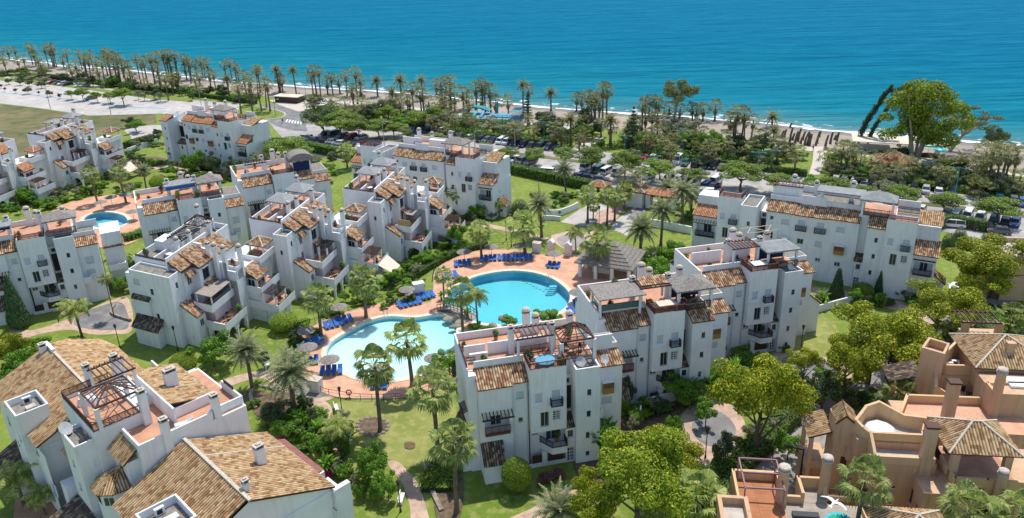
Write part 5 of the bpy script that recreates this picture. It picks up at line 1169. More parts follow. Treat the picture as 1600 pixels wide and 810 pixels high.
# ---------------------------------------------------------------- ochre villas, bottom right
P = G(1380 + 345 / 4.764, 640 + 65 / 4.764, 11)
def ochre(label): 
    b = Bd((P.x, P.y), -8, None, label, name='ochre_villa', wall=OCHRE, group='ochre villas across the inner road'); b.tilec = TILEC; b.blindm = BROWN; return b
ROOFP = noisemat('pale_roof_membrane', (0.42, 0.36, 0.31), (0.55, 0.49, 0.43), 1.2)
B = ochre('ochre villa with hip tiled pavilion roof and curved parapets, behind the wide palm')
def capped(pts, z0, z1, t_=.3, zs=None):
    """free wall following points, with stepped or sloping top"""
    m = B.mb()
    for i in range(len(pts) - 1):
        a, b = Vector(pts[i]), Vector(pts[i + 1]); za, zb = (zs[i], zs[i + 1]) if zs else (z1, z1); d = (b - a).normalized(); n = Vector((-d.y, d.x)) * t_ / 2; a = a - d * .02; b = b + d * t_ / 2 
        A, A2, B1, B2 = a + n, a - n, b + n, b - n
        m.F((*A2, z0), (*B2, z0), (*B2, zb), (*A2, za)); m.F((*B1, z0), (*A, z0), (*A, za), (*B1, zb)); m.F((*A2, za), (*B2, zb), (*B1, zb), (*A, za)); m.F((*A, z0), (*A2, z0), (*A2, za), (*A, za)); m.F((*B2, z0), (*B1, z0), (*B1, zb), (*B2, zb))
    return B.part('parapet', m, OCHREY)
B.box(-6.3, -.2, -4.0, .6, 0, 8.2, f=[(-3.9, 5.0, .3, .3, 'k'), (-3.9, 3.0, .3, .3, 'k')]); m = B.mb(); m.F((-6.1, -3.8, 8.22), (-.4, -3.8, 8.22), (-.4, -1.9, 8.22), (-6.1, -1.9, 8.22)); B.part('flat_roof', m, ROOFP)
capped([(-6.15, -1.7), (-6.15, -3.9), (-.6, -3.95), (-.6, -2.0)], 8.0, 9.0, zs=[10.2, 8.9, 8.95, 8.95])
B.box(-7.4, -.3, -1.8, 2.4, 0, 9.2); m = B.mb(); m.F((-7.2, -1.5, 9.22), (-.4, -1.5, 9.22), (-.4, 1.9, 9.22), (-7.2, 1.9, 9.22)); B.part('flat_roof', m, ROOFP)
capped([(-6.3, -1.65), (-.45, -1.65)], 9.0, 10.1); capped([(-.45, .3), (-2.2, .7), (-4.3, 2.3), (-5.8, 1.6), (-7.3, -.4), (-6.9, -1.3), (-6.3, -1.65)], 9.0, 11, zs=[10.9, 10.8, 11.3, 11.1, 10.7, 10.5, 10.1])
B.part('roof_cover', B.mb().dome(-4.6, .2, 9.25, 1.6, .45, 8, 3), PLAST)
# front stair tower with gabled tiles and porch
B.box(-9.2, -7.2, -.4, 2.3, 0, 10.1, f=[(-7.9, 4.2, .7, 1.7, 'v')]); B.roof([(-9.0, 2.5, 10.1), (-9.3, -.5, 10.1), (-8.3, -.5, 11.1), (-8.1, 2.5, 11.3)]); B.roof([(-8.3, -.5, 11.1), (-7.0, -.8, 9.9), (-5.4, 1.5, 10.0), (-8.1, 2.5, 11.3)] if False else [(-8.3, -.5, 11.1), (-7.0, -.5, 9.9), (-6.8, 2.5, 9.9), (-8.1, 2.5, 11.1)])
B.W.F((-9.2, -.4, 10.1), (-7.2, -.4, 10.1), (-8.3, -.4, 11.0)); B.box(-7.9, -7.0, -1.0, -.4, 5.9, 6.9); B.W.F((-7.9, -1.0, 6.9), (-7.0, -1.0, 6.9), (-7.0, -.4, 7.4), (-7.9, -.4, 7.4))
B.roof([(-11.6, .4, 7.5), (-9.2, .4, 8.4), (-9.2, 4.5, 8.4), (-11.6, 4.5, 7.5)]); B.box(-11.3, -10.9, .7, 1.1, 0, 7.4); B.box(-11.3, -10.9, 3.8, 4.2, 0, 7.4); B.box(-11.5, -9.2, .8, 4.2, 3.2, 4.2); B.box(-11.4, -9.2, 1.2, 4.1, 0, 3.0, f=[(-10.3, .2, 1.2, 2.1, 's')])
# hip roofed pavilion on the terrace
B.box(.5, 7.0, -6.3, .2, 0, 7.5, f=[(4, 3.8, 1.4, 1.3, 'v')]); m = B.mb(); m.F((.8, -6.0, 7.52), (6.8, -6.0, 7.52), (6.8, 0, 7.52), (.8, 0, 7.52)); B.part('terrace_floor', m, TERRA)
capped([(.65, -2.7), (.65, -6.15), (3.6, -6.15), (7.6, -6.3)], 7.3, 8.5); B.rail([(.65, -2.6), (.65, .1)], 7.5, 1.0, METAL)
for x, y in ((.5, -5.3), (5.3, -5.3), (.5, -.6), (5.3, -.6)): B.box(x, x + .7, y, y + .6, 7.5, 10.75)
B.hip(-.15, 6.6, -5.75, .25, 10.9, 12.7, TILEC, rid=.4); B.part('sofa', B.mb().box(1.8, 4.6, -.9, -.2, 7.55, 8.1).box(1.8, 4.6, -.35, -.1, 8.1, 8.5), SLATE)
B.box(6.6, 11, -6.4, .5, 0, 7.4); capped([(7.6, -6.3), (11, -6.5)], 7.3, 8.4)
# low projecting flat roofed room and tall chimney
B.box(-2.2, .6, -6.8, -2.4, 0, 6.9, l=[(-4.2, 3.6, 1.0, 1.8, 'v'), (-5.9, 4.2, .4, .6, 'v')])
def ochim(B, x, y, z0, z1, r=.42, sq=False, t_=1):
    m = B.mb()
    if sq: m.box(x - r, x + r, y - r * .8, y + r * .8, z0, z1)
    else: m.cyl(x, y, z0, z1, r * 1.12, r * .95, 14)
    c = B.part('chimney', m, OCHRE); q = B.mb()
    if sq: q.box(x - r - .1, x + r + .1, y - r * .8 - .1, y + r * .8 + .1, z1, z1 + .22)
    else: q.cyl(x, y, z1, z1 + .12, r * 1.15, r * 1.15, 14); q.cyl(x, y, z1 + .12, z1 + .4, r * .8, r * .8, 14); q.dome(x, y, z1 + .4, r * 1.1, .22, 14, 3)
    B.part('cap', q, CHIMB if not sq else BROWN, c)
ochim(B, -1.3, -3.8, 6.9, 12.6, .55, True); ochim(B, 4.6, -6.7, 4.0, 9.6, .45)
B.done()
# upper villa
B = ochre('ochre villa with a large terracotta deck and open box tower, at the right edge')
B.box(-1.0, 12.5, 3.0, 8.6, 0, 7.4); m = B.mb(); m.F((-.7, 3.0, 7.43), (12.4, 3.0, 7.43), (12.4, 8.3, 7.43), (-.7, 8.3, 7.43)); B.part('terrace_floor', m, DECK)
capped([(-.9, 4.9), (.9, 8.4), (9.1, 8.5)], 7.2, 8.4); capped([(-.9, 4.9), (2.0, 4.7)], 7.3, 7.9)
ochim(B, 4.0, 4.9, 7.4, 12.4, .55, True)
B.box(8.9, 16, 6.4, 10.6, 0, 10.3); capped([(9.0, 6.6), (9.0, 8.2), (10.8, 8.4), (16, 8.6)], 10, 10.6); B.box(9.6, 16, 8.6, 13.5, 0, 9.6, l=[(10.5, 6.2, 1.0, 1.9, 'v')])
ochim(B, 9.4, 6.6, 7.4, 12.9, .5)
B.part('skylight', B.mb().box(11.2, 13.4, 7.6, 9.6, 10.32, 10.6), PLAST)
B.hip(8.6, 17.6, 10.6, 18.6, 10.9, 13.2, TILEC); B.box(9.2, 17, 11.2, 18, 8, 10.8); B.box(12.4, 13.3, 12.4, 13.1, 11.4, 13.3)
B.box(6.0, 10.6, 12.6, 17.5, 0, 8.6, f=[(8.6, 5.4, .9, 1.9, 'v')]); m = B.mb(); m.F((6.3, 12.9, 8.62), (10.4, 12.9, 8.62), (10.4, 17.2, 8.62), (6.3, 17.2, 8.62)); B.part('flat_roof', m, ROOFP)
capped([(10.4, 12.9), (6.5, 12.9), (5.9, 13.3), (8.7, 16.6), (10.5, 17.4)], 8.4, 10.2, zs=[10.0, 9.9, 10.9, 11.0, 10.9]); B.aircon(8.3, 14.9, 8.63); B.aircon(7.4, 14.4, 8.63)
for (a, b) in (((3.4, 13.0), (5.4, 11.6)),):
    pass
TWR = [(3.4, 13.1), (5.5, 11.7), (7.0, 14.3), (5.1, 15.7)]
m = B.mb()
for i in range(4):
    p, q = TWR[i], TWR[(i + 1) % 4]; m.F((*p, 0), (*q, 0), (*q, 12.0), (*p, 12.0))
c4 = (5.25, 13.7); T2 = [(c4[0] + (p[0] - c4[0]) * .78, c4[1] + (p[1] - c4[1]) * .78) for p in TWR]
for i in range(4):
    j = (i + 1) % 4; m.F((*TWR[i], 12.0), (*TWR[j], 12.0), (*T2[j], 12.0), (*T2[i], 12.0)); m.F((*T2[j], 11), (*T2[i], 11), (*T2[i], 12.0), (*T2[j], 12.0))
m.F(*[(*p, 11.0) for p in T2]); B.part('box_tower', m, OCHRE)
B.roof([(1.0, 13.5, 6.9), (4.2, 12.6, 8.0), (5.4, 15.6, 8.0), (1.8, 17, 6.9)] if False else [(.6, 13.4, 6.9), (4.4, 13.4, 8.0), (4.4, 17, 8.0), (.6, 17, 6.9)], TILED); B.box(1.2, 1.7, 13.8, 14.3, 0, 6.9); B.box(2.8, 3.3, 16, 16.5, 0, 7.2); B.box(2.0, 4.5, 14, 17, 0, 4)
B.box(4.8, 9.2, 9.6, 12.6, 0, 6.0); capped([(5.2, 12.5), (4.8, 10.6), (6.6, 10.2)], 6, 8, zs=[9.6, 8.4, 7.2]); B.lean(5.6, 6.9, 11.3, 12.6, 5.2, 6.4, 'f', TILED); B.shed(7, 9.2, 9.6, 11.4, 6.1, 7.2, TILED)
m = B.mb().box(12, 17, 20.5, 24, 0, 9); B.part('rear_wing', m, OCHRE); B.pergola(11, 15.5, 21, 24, 11.4, 9, BROWN, posts=False)
for x in (11.2, 15.2): B.box(x, x + .8, 21, 21.6, 9, 11.3)
B.done()
# front villa
B = ochre('ochre villa with red timber roof deck and round chimneys, at the bottom edge')
B.box(-20.2, -15.5, -14, -4.2, 0, 5.4); m = B.mb(); m.F((-20, -14, 5.42), (-15.6, -14, 5.42), (-15.6, -4.5, 5.42), (-20, -4.5, 5.42)); B.part('timber_deck', m, WDECK)
capped([(-20.0, -9.8), (-20.0, -4.4), (-15.6, -4.4), (-15.6, -5.6)], 5.3, 6.5)
B.block(-22.3, -19.4, -14, -9.6, 0, 7.5, .9, ROOFP, th=.4)
B.box(-15.5, -7.9, -14, -7.2, 0, 5.1); m = B.mb(); m.F((-15.4, -13.9, 5.12), (-8.1, -13.9, 5.12), (-8.1, -7.3, 5.12), (-15.4, -7.3, 5.12)); B.part('timber_deck', m, GDECK)
B.box(-13.7, -11.1, -7.2, -4.8, 0, 5.1); m = B.mb(); m.F((-13.5, -7.2, 5.13), (-11.2, -7.2, 5.13), (-11.2, -4.9, 5.13), (-13.5, -4.9, 5.13)); B.part('timber_deck', m, GDECK)
capped([(-13.6, -7.4), (-13.6, -4.9), (-11.2, -4.9), (-11.2, -6.2)], 5.0, 6.5); capped([(-15.5, -7.3), (-13.6, -7.3)], 5.0, 6.0); capped([(-11.0, -6.4), (-8.0, -6.5), (-7.9, -14)], 5.0, 5.6)
B.rail([(-10.8, -6.3), (-8.0, -6.4), (-7.8, -9)], 5.6, .7, METAL)
m = B.mb()
for (p, q) in (((-19.6, -4.7, 8.2), (-15.9, -4.7, 8.2)), ((-19.6, -6.9, 8.2), (-15.9, -6.9, 8.2)), ((-19.6, -4.7, 8.2), (-19.6, -9.4, 8.2)), ((-15.9, -4.7, 8.2), (-15.9, -9.4, 8.2)), ((-19.6, -9.2, 8.2), (-15.9, -9.2, 8.2))): m.beam(p, q, .14, .18)
for x, y in ((-19.6, -4.7), (-15.9, -4.7), (-19.6, -9.2), (-15.9, -9.2)): m.beam((x, y, 5.4), (x, y, 8.2), .12)
B.part('pergola', m, plain('mauve_paint', (0.30, 0.16, 0.19)))
ochim(B, -15.7, -7.5, 4, 9.2, .55); ochim(B, -11.2, -5.6, 4, 9.2, .5); B.part('solar_heater', B.mb().box(-14.9, -12.4, -9.6, -8.9, 5.15, 5.5), SLATE)
B.hip(-8.6, -1.6, -16.5, -9.6, 7.2, 9.4, TILEC); B.box(-8.0, -2.2, -16, -10.2, 0, 7.0)
B.box(-10.4, -9.7, -13.5, -12.9, 5, 8.0)
B.done()
for (sx, sy, sa, lab) in ((-10.9, -10.0, .5, 'teal and green folded pool float on the grey roof deck, upper one'), (-9.6, -11.4, -.3, 'teal pool float lying beside the chimney on the grey roof deck')):
    ca, sa_ = cos(rad(-8)), sin(rad(-8)); wx, wy = P.x + sx * ca - sy * sa_, P.y + sx * sa_ + sy * ca
    r = empty('pool_float', (wx, wy, 5.15), sa, lab, 'pool float', 'pool floats on the roof deck')
    mb = MB(); 
    for i in range(14):
        a0 = 2 * pi * i / 14; mb.beam((1.3 * cos(a0), .9 * sin(a0), .2), (1.3 * cos(a0 + .46), .9 * sin(a0 + .46), .2), .4, .38)
    part('float_ring', mb, AQUA if sx < -10 else AQUA, r); part('float_cover', MB().dome(0, 0, .2, 1.1, .3, 12, 3), GREENP if sx < -10 else AQUA, r)
# fragment villa further up the road
P2 = G(1587, 470)
B = Bd((P2.x, P2.y), -8, None, 'ochre villa with a small tiled porch, partly hidden at the right edge', name='ochre_villa', wall=OCHRE, group='ochre villas across the inner road'); B.tilec = TILED
B.block(-2.6, 9, 0, 9, 0, 7.6, .8, ROOFP, th=.35, f=[(3, 4, 1.2, 1.4, 'v')]); B.shed(-7.4, -2.6, .5, 4.5, 4.2, 5.4, low='l'); B.box(-6.8, -6.3, .8, 1.3, 0, 4.3); B.box(-5, -2.6, 1, 4, 0, 2.2)
B.done()
# ---------------------------------------------------------------- thatched-look pavilion by the pool
c = G(946, 438); 
B = Bd((c.x, c.y), -24, None, 'grey hip roofed pool pavilion on round white columns', name='pavilion', cat='pavilion')
pc = [(-4.6, 0), (4.2, 0), (4.2, 7.2), (-4.6, 7.2)]
B.hip(-5.6, 5.2, -1.0, 8.2, 3.1, 6.2, SHING, flat=True, rid=.6)
for k in range(1, 7):   # stepped courses of the roof
    t_ = k / 7.5; m = B.mb(); x0, x1, y0, y1 = -5.6 + 4.8 * t_, 5.2 - 4.8 * t_, -1 + 4.6 * t_, 8.2 - 4.6 * t_; z = 3.1 + 3.1 * t_
    for a, b in (((x0, y0), (x1, y0)), ((x1, y0), (x1, y1)), ((x1, y1), (x0, y1)), ((x0, y1), (x0, y0))): m.beam((*a, z + .03), (*b, z + .03), .14, .12)
    B.part('roof_course', m, SHING)
for x, y in ((-4.7, -.2), (-1.8, -.2), (1.2, -.2), (4.3, -.2), (4.3, 3.6), (4.3, 7.2), (-4.7, 3.6), (-4.7, 7.2)): B.part('column', B.mb().cyl(x, y, 0, 2.9, .38, .34, 14), WHITE)
B.box(-1, 4, 4.4, 7, 0, 2.8, f=[(1.2, 1.1, 2.8, 1.2, 's')]); B.W.box(-3.2, .6, 2.4, 2.8, 0, 1.1)
B.done()
# gatehouse
c = G(972, 322)
B = Bd((c.x, c.y), -27, None, 'white gatehouse with three terracotta roofs at the complex entrance', name='gatehouse', cat='gatehouse'); B.tilec = TILEO
B.box(-1.5, 1.2, .6, 4, 0, 3.6, f=[(0, .2, 1.2, 2.4, 's')]); B.box(1.2, 4.6, 0, 4, 0, 3.4, f=[(2.8, .2, 1.2, 2.3, 's')]); B.hip(-2, 5.2, -.3, 4.3, 3.7, 4.9, TILE, rid=1.2)
B.box(-8.4, -7.6, 1.5, 4, 0, 3.2); B.box(-5.0, -4.4, 1.5, 4, 0, 3.2); B.hip(-8.8, -4, 1, 4.6, 3.3, 4.3, TILEO, rid=.6)
B.box(5.2, 6.2, .6, 3, 0, 3.2); B.box(11.0, 11.8, .6, 3, 0, 3.2); B.shed(5.0, 12, .3, 3.2, 3.3, 4.2, TILEO); B.part('gate_bar', B.mb().box(6.2, 11, 1.4, 1.55, 2.5, 2.7).box(8.6, 8.75, 1.4, 1.55, 0, 2.5), METAL)
B.done()
# beach kiosk, beach bar, aqua playground
c = G(1395, 274)
B = Bd((c.x, c.y), -22, None, 'small kiosk with red tiled hip roof and dark shutter in the seafront park', name='kiosk', cat='kiosk'); B.tilec = TILEO
B.box(-3.4, 3.6, 0, 5.0, 0, 2.9, f=[(-1.4, .3, 2.8, 2.3, 's'), (2.0, .9, 1.8, 1.2, 'b')]); B.part('shutter', B.mb().box(-2.8, 0, -.05, -.0, .3, 2.6), plain('dark_green_shutter', (.01, .05, .05))); B.hip(-4.3, 4.5, -.9, 5.9, 3.1, 5.0, TILEO, rid=.7); B.done()
c = G(1372, 240)
B = Bd((c.x, c.y), -20, None, 'long open beach bar with a pale flat canopy on the sand', name='beach_bar', cat='beach bar')
B.posts(-6, 8, 0, 7, 0, 2.9, .2, BROWN); B.part('canopy', B.mb().box(-6.6, 8.6, -.6, 7.6, 2.9, 3.1), CANVB); B.box(-5, 3, 3, 5, 0, 1.2); B.part('fence_panel', B.mb().box(-7, 14, -1.2, -1.1, 0, 1.2), BROWN); B.done()
c = G(430, 160)
B = Bd((c.x, c.y), -22, None, 'low brown beach hut beside the roundabout', name='beach_hut', cat='hut', wall=BROWN)
B.box(-0, 10, 0, 4, 0, 2.2); B.part('flat_roof', B.mb().box(-.4, 10.4, -.4, 4.4, 2.2, 2.4), CANVB); B.done()
c = G(757, 196)
B = Bd((c.x, c.y), -18, None, 'aqua playground with blue wave shaped slides and teal rails above the parking hedge', name='aqua_playground', cat='playground')
SKYB = plain('sky_blue_plastic', (0.12, 0.36, 0.5), 0.5); COB = plain('cobalt_plastic', (0.03, 0.1, 0.36), 0.5)
B.box(-9, 12, 0, 8, 0, 2.0); B.part('deck', B.mb().box(-9.2, 12.2, -.2, 8.2, 2.0, 2.15), plain('pool_blue_deck', (.2, .32, .38)))
m = B.mb(); n = 16
for i in range(n):
    x0, x1 = -9 + 9 * i / n, -9 + 9 * (i + 1) / n; f = lambda x: 3.4 + 1.1 * sin((x + 9) / 9 * pi) ; m.F((x0, 5, f(x0)), (x1, 5, f(x1)), (x1, 8, f(x1)), (x0, 8, f(x0))); m.F((x0, 5, f(x0) - .4), (x1, 5, f(x1) - .4), (x1, 5, f(x1)), (x0, 5, f(x0)))
B.part('wave_canopy', m, TEALP)
for k, (x, mt) in enumerate(((-7, COB), (-4.5, AQUA), (-2, SKYB))):
    m = B.mb(); pts = [(x, 6.5, 4.2), (x, 5, 3.6), (x + .4, 3.4, 2.9), (x + .4, 1.8, 2.4), (x + .4, .8, 2.3)]
    for a, b in zip(pts, pts[1:]): m.beam(a, b, .9, .15); m.beam((a[0] - .45, a[1], a[2] + .2), (b[0] - .45, b[1], b[2] + .2), .08, .35); m.beam((a[0] + .45, a[1], a[2] + .2), (b[0] + .45, b[1], b[2] + .2), .08, .35)
    B.part('slide', m, mt)
B.part('splash_pool', B.mb().box(1, 7.5, 2, 6.6, 2.15, 2.5), SKYB); B.rail([(7.8, .2), (12, .2), (12, 7.8), (7.8, 7.8)], 2.15, 2.2, TEALP, step=.5); B.part('shade', B.mb().box(8, 11.8, 1, 7.2, 4.4, 4.5), plain('aqua_canvas', (0.12, 0.27, 0.28)))
B.part('slide_tower', B.mb().beam((2, 7.4, 2), (2, 7.4, 6.0), .5).box(1.4, 2.6, 6.9, 7.9, 5.2, 5.6), TEALP)
B.done()
# ---------------------------------------------------------------- garden walls
def wall(px, h, w_, label, name='garden_wall', mat=WHITE, smooth=True, h0=0):
    P_ = gpts(px, smooth, False); mb = MB(); ribbon(mb, P_, w_, h0, h); o = link(name, mb.mesh(name), mat); return tag(o, label, 'wall')
wall(Q54((0, 255), (100, 262), (200, 235), (290, 192)), 1.5, .3, 'curved white retaining wall left of the entrance ramp')
wall(Q54((0, 290), (70, 292), (140, 300)), 1.0, .3, 'low white wall stub beside the entrance lawn')
wall(Q54((900, 345), (1000, 360), (1120, 385), (1240, 410)), 1.6, .35, 'straight white wall right of the exit road below the date palms')
wall([(1254, 435), (1262, 470), (1240, 500), (1300, 482), (1345, 470)], 1.3, .25, 'white garden wall between the two right apartment blocks', smooth=False)
wall([(200, 240), (222, 232), (247, 224)], 1.5, .3, 'white garden wall along the side street on the left', smooth=False)
wall([(1090, 400), (1110, 392)], 1.4, .3, 'short white wall by the left corner of the right apartment building')
wall([(1000, 660), (1001, 640), (1040, 630), (1060, 624)], 1.5, .25, 'white garden wall behind the round turning circle', smooth=False)
wall([(20, 492), (75, 476), (120, 466), (152, 462)], 1.2, .25, 'white plinth wall below the left apartment block', smooth=False)
wall([(180, 478), (175, 492), (205, 503)], .5, .3, 'low stone kerb wall by the left turning circle', mat=STONE)
wall([(240, 578), (258, 592), (285, 598), (310, 590)], 1.6, .25, 'white courtyard wall behind the bottom left villa')
wall([(665, 728), (672, 760), (690, 800)], .35, .5, 'rough stone edging beside the steep clipped lawn bank', mat=STONE)
wall([(400, 640), (392, 620), (402, 604), (440, 612)], .35, .5, 'rough stone edging round the rockery bed', mat=STONE)
for i, (x, y) in enumerate(((861, 396), (888, 400))):
    c = G(x, y); r = empty('gate_pillar', (c.x, c.y, 0), rad(-24), ('left' if i == 0 else 'right') + ' white pitched gate pillar at the pool entrance', 'pillar', 'gate pillars')
    part('pillar_body', MB().box(-.6, .6, -.5, .5, 0, 2.4), ROSE, r); mb = MB(); mb.F((-.7, -.6, 2.4), (.7, -.6, 2.4), (0, -.6, 3.0)); mb.F((.7, .6, 2.4), (-.7, .6, 2.4), (0, .6, 3.0)); mb.F((.7, -.6, 2.4), (.7, .6, 2.4), (0, .6, 3), (0, -.6, 3)); mb.F((-.7, .6, 2.4), (-.7, -.6, 2.4), (0, -.6, 3), (0, .6, 3)); mb.F((-.7, .6, 2.4), (.7, .6, 2.4), (.7, -.6, 2.4), (-.7, -.6, 2.4)); part('pillar_roof', mb, WHITE, r)
for x, y, lab in ((839, 394, 'small white service kiosk on the lawn behind the pool palms'), (495, 611, 'white service cabinet on the round approach to the pool'), (757, 590, 'white shower wall') ,):
    if 'shower' in lab: continue
    c = G(x, y); r = empty('service_cabinet', (c.x, c.y, 0), rad(-20), lab, 'cabinet'); part('cabinet_body', MB().box(-.75, .75, -.6, .6, 0, 1.9), WHITE, r); part('cabinet_roof', MB().box(-.85, .85, -.7, .7, 1.9, 2.02), CHIMB, r)
c = G(768 - 10, 588); c = G(757, 587)
c = G(756, 585)
# small white garden hut left of the deck
c = G(756 - 103, 470); c = G(655, 462); r = empty('shower_hut', (c.x, c.y, 0), rad(20), 'small white shower hut beside the sunbeds left of the round pool', 'hut'); part('hut_body', MB().box(-.9, .9, -.6, .6, 0, 2.4), WHITE, r); part('hut_roof', MB().box(-1.0, 1.0, -.7, .7, 2.4, 2.5), ROSE, r)
# footbridge between the pools
a, b = G(688, 484), G(742, 500)
r = empty('footbridge', ((a.x + b.x) / 2, (a.y + b.y) / 2, .1), math.atan2(b.y - a.y, b.x - a.x), 'grey arched footbridge with rails between the two pools', 'footbridge'); Ln = (b - a).length
mb = MB(); n = 10; f = lambda t: .15 + .9 * sin(pi * t)
for i in range(n): t0, t1 = i / n, (i + 1) / n; mb.beam((-Ln / 2 + Ln * t0, 0, f(t0)), (-Ln / 2 + Ln * t1, 0, f(t1)), 1.6, .15)
part('bridge_deck', mb, GDECK, r)
for s_ in (-.8, .8):
    mb = MB()
    for i in range(n + 1):
        t0 = i / n; mb.beam((-Ln / 2 + Ln * t0, s_, f(t0)), (-Ln / 2 + Ln * t0, s_, f(t0) + 1.0), .08)
        if i < n: t1 = (i + 1) / n; mb.beam((-Ln / 2 + Ln * t0, s_, f(t0) + 1.0), (-Ln / 2 + Ln * t1, s_, f(t1) + 1.0), .09); mb.beam((-Ln / 2 + Ln * t0, s_, f(t0) + .5), (-Ln / 2 + Ln * t1, s_, f(t1) + .5), .05)
    part('bridge_railing', mb, BROWN, r)
# ================================================================ PLANTS
rnd = random.Random(11)
def rv(): 
    while True:
        v = Vector((rnd.uniform(-1, 1), rnd.uniform(-1, 1), rnd.uniform(-1, 1)))
        if 0.05 < v.length < 1: return v.normalized()
def leaves(mb, blobs, n, size, shell=0.75, up=0.3, droop=0):
    """leaf clumps spread through lumpy volumes; blobs = (centre, radii)"""
    tot = sum(b[1][0] * b[1][1] + b[1][2] * b[1][0] for b in blobs)
    for c, r in blobs:
        k = int(n * (r[0] * r[1] + r[2] * r[0]) / tot)
        for _ in range(k):
            d = rv(); q = (shell + (1 - shell) * rnd.random() ** .5) if rnd.random() < .8 else rnd.uniform(.3, shell)
            q *= rnd.uniform(.92, 1.08)
            p = Vector((c[0] + d.x * r[0] * q, c[1] + d.y * r[1] * q, c[2] + d.z * r[2] * q))
            nrm = (d + rv() * .8 + Vector((0, 0, up))).normalized(); a = nrm.orthogonal().normalized(); a = (Matrix.Rotation(rnd.uniform(0, 6.28), 3, nrm) @ a); b = nrm.cross(a); s = size * rnd.uniform(.6, 1.35)
            mb.F(p - a * s * .5, p - b * s * .32 + a * s * .1, p + a * s * .55, p + b * s * .32 + a * s * .08)
def lump(w, d, h, zc, k, rr, seed, flat=1.0, base=None):
    """k sub-blobs covering a crown of half sizes w, d, h"""
    R_ = random.Random(seed); out = [((0, 0, zc), (w * .5, d * .5, h * .5))]; k = int(k * 1.5); rr *= .88
    for i in range(k):
        t = R_.uniform(0, 2 * pi); z = R_.uniform(-.65, .95); q = math.sqrt(max(0, 1 - z * z)) * R_.uniform(.5, .95)
        out.append(((w * q * cos(t), d * q * sin(t), zc + h * z * .68), (w * rr * R_.uniform(.75, 1.2), d * rr * R_.uniform(.75, 1.2), h * rr * flat * R_.uniform(.75, 1.15))))
    return out
PROTO = {}
def branches(mb, h, spread, k, r0, z0=.35, top=.9, seed=1):
    R_ = random.Random(seed); mb.tube([(0, 0, -.1), (.04 * h, .02 * h, h * .3), (0, .03 * h, h * .6)], [r0, r0 * .75, r0 * .5], 7)
    for i in range(k):
        t = 2 * pi * i / k + R_.uniform(-.4, .4); z = h * R_.uniform(z0, .55); e = h * R_.uniform(.65, top)
        mb.tube([(0, 0, z), (spread * .45 * cos(t), spread * .45 * sin(t), (z + e) / 2 + .05 * h), (spread * .85 * cos(t), spread * .85 * sin(t), e)], [r0 * .45, r0 * .28, r0 * .1], 5)
def tree_proto(kind, crown_mb, leafm, trunk_mb, barkm=None, name='tree'):
    me = crown_mb.mesh('crown'); me.materials.append(leafm); tm = trunk_mb.mesh('trunk'); tm.materials.append(barkm or BARK); PROTO.setdefault(kind, []).append((me, tm, name))
# unit trees: total height 1 (trunk foot at 0), crown half width .5
for s_ in range(3):
    c = MB(); leaves(c, lump(.5, .48, .33, .64, 15, .27, s_), 16000, .022, .8); t_ = MB(); branches(t_, .75, .42, 7, .028, .2, .8, s_); tree_proto('jac', c, LF_JAC, t_, None, 'flowering_tree')
    c = MB(); leaves(c, lump(.5, .48, .33, .64, 15, .27, s_ + 20), 16000, .022, .8); t_ = MB(); branches(t_, .75, .42, 7, .028, .2, .8, s_); tree_proto('lime', c, LF_JACG, t_, None, 'broadleaf_tree')
    c = MB(); leaves(c, lump(.5, .5, .33, .66, 13, .36, s_ + 5, .8), 10000, .034, .8, .6); t_ = MB(); branches(t_, .72, .4, 6, .03, .4, .95, s_); tree_proto('pine', c, LF_PINE, t_, None, 'umbrella_pine')
    c = MB(); leaves(c, lump(.48, .48, .38, .58, 10, .32, s_ + 9), 4200, .045, .8); t_ = MB(); branches(t_, .7, .3, 5, .03, .25, .8, s_); tree_proto('dark', c, LF_DARK, t_, None, 'evergreen_tree')
    c = MB(); leaves(c, lump(.48, .48, .40, .56, 11, .30, s_ + 13), 5200, .045, .75); t_ = MB(); branches(t_, .7, .35, 6, .025, .15, .8, s_); tree_proto('bright', c, LF_BRIGHT, t_, None, 'broadleaf_tree')
    c = MB(); leaves(c, lump(.48, .48, .40, .56, 9, .3, s_ + 17), 3000, .05, .7); t_ = MB(); branches(t_, .7, .3, 5, .025, .2, .8, s_); tree_proto('olive', c, LF_OLIVE, t_, None, 'olive_tree')
    c = MB(); leaves(c, lump(.5, .5, .42, .42, 8, .33, s_ + 30), 2200, .075, .85); tree_proto('bush', c, LF_BRIGHT, MB().tube([(0, 0, 0), (0, 0, .3)], [.03, .02]), None, 'shrub')
    c = MB(); leaves(c, lump(.5, .5, .42, .42, 8, .33, s_ + 35), 2000, .08, .85); tree_proto('dbush', c, LF_HEDGE, MB().tube([(0, 0, 0), (0, 0, .3)], [.03, .02]), None, 'shrub')
c = MB(); leaves(c, lump(.5, .5, .42, .42, 8, .33, 3), 1800, .08, .85); tree_proto('rbush', c, LF_RED, MB().tube([(0, 0, 0), (0, 0, .3)], [.03, .02]), None, 'shrub')
c = MB(); leaves(c, lump(.5, .5, .42, .42, 8, .33, 3), 1500, .08, .85); tree_proto('mbush', c, LF_MAG, MB().tube([(0, 0, 0), (0, 0, .3)], [.03, .02]), None, 'flowering_shrub')
c = MB(); leaves(c, lump(.5, .5, .42, .42, 8, .33, 4), 1800, .08, .85); tree_proto('gbush', c, LF_GOLD, MB().tube([(0, 0, 0), (0, 0, .3)], [.03, .02]), None, 'shrub')
c = MB(); leaves(c, [((0, 0, .56), (.5, .5, .44))], 9000, .04, .97, .2); tree_proto('ball', c, LF_TOP, MB().tube([(0, 0, 0), (0, 0, .4)], [.035, .03]), None, 'topiary_tree')
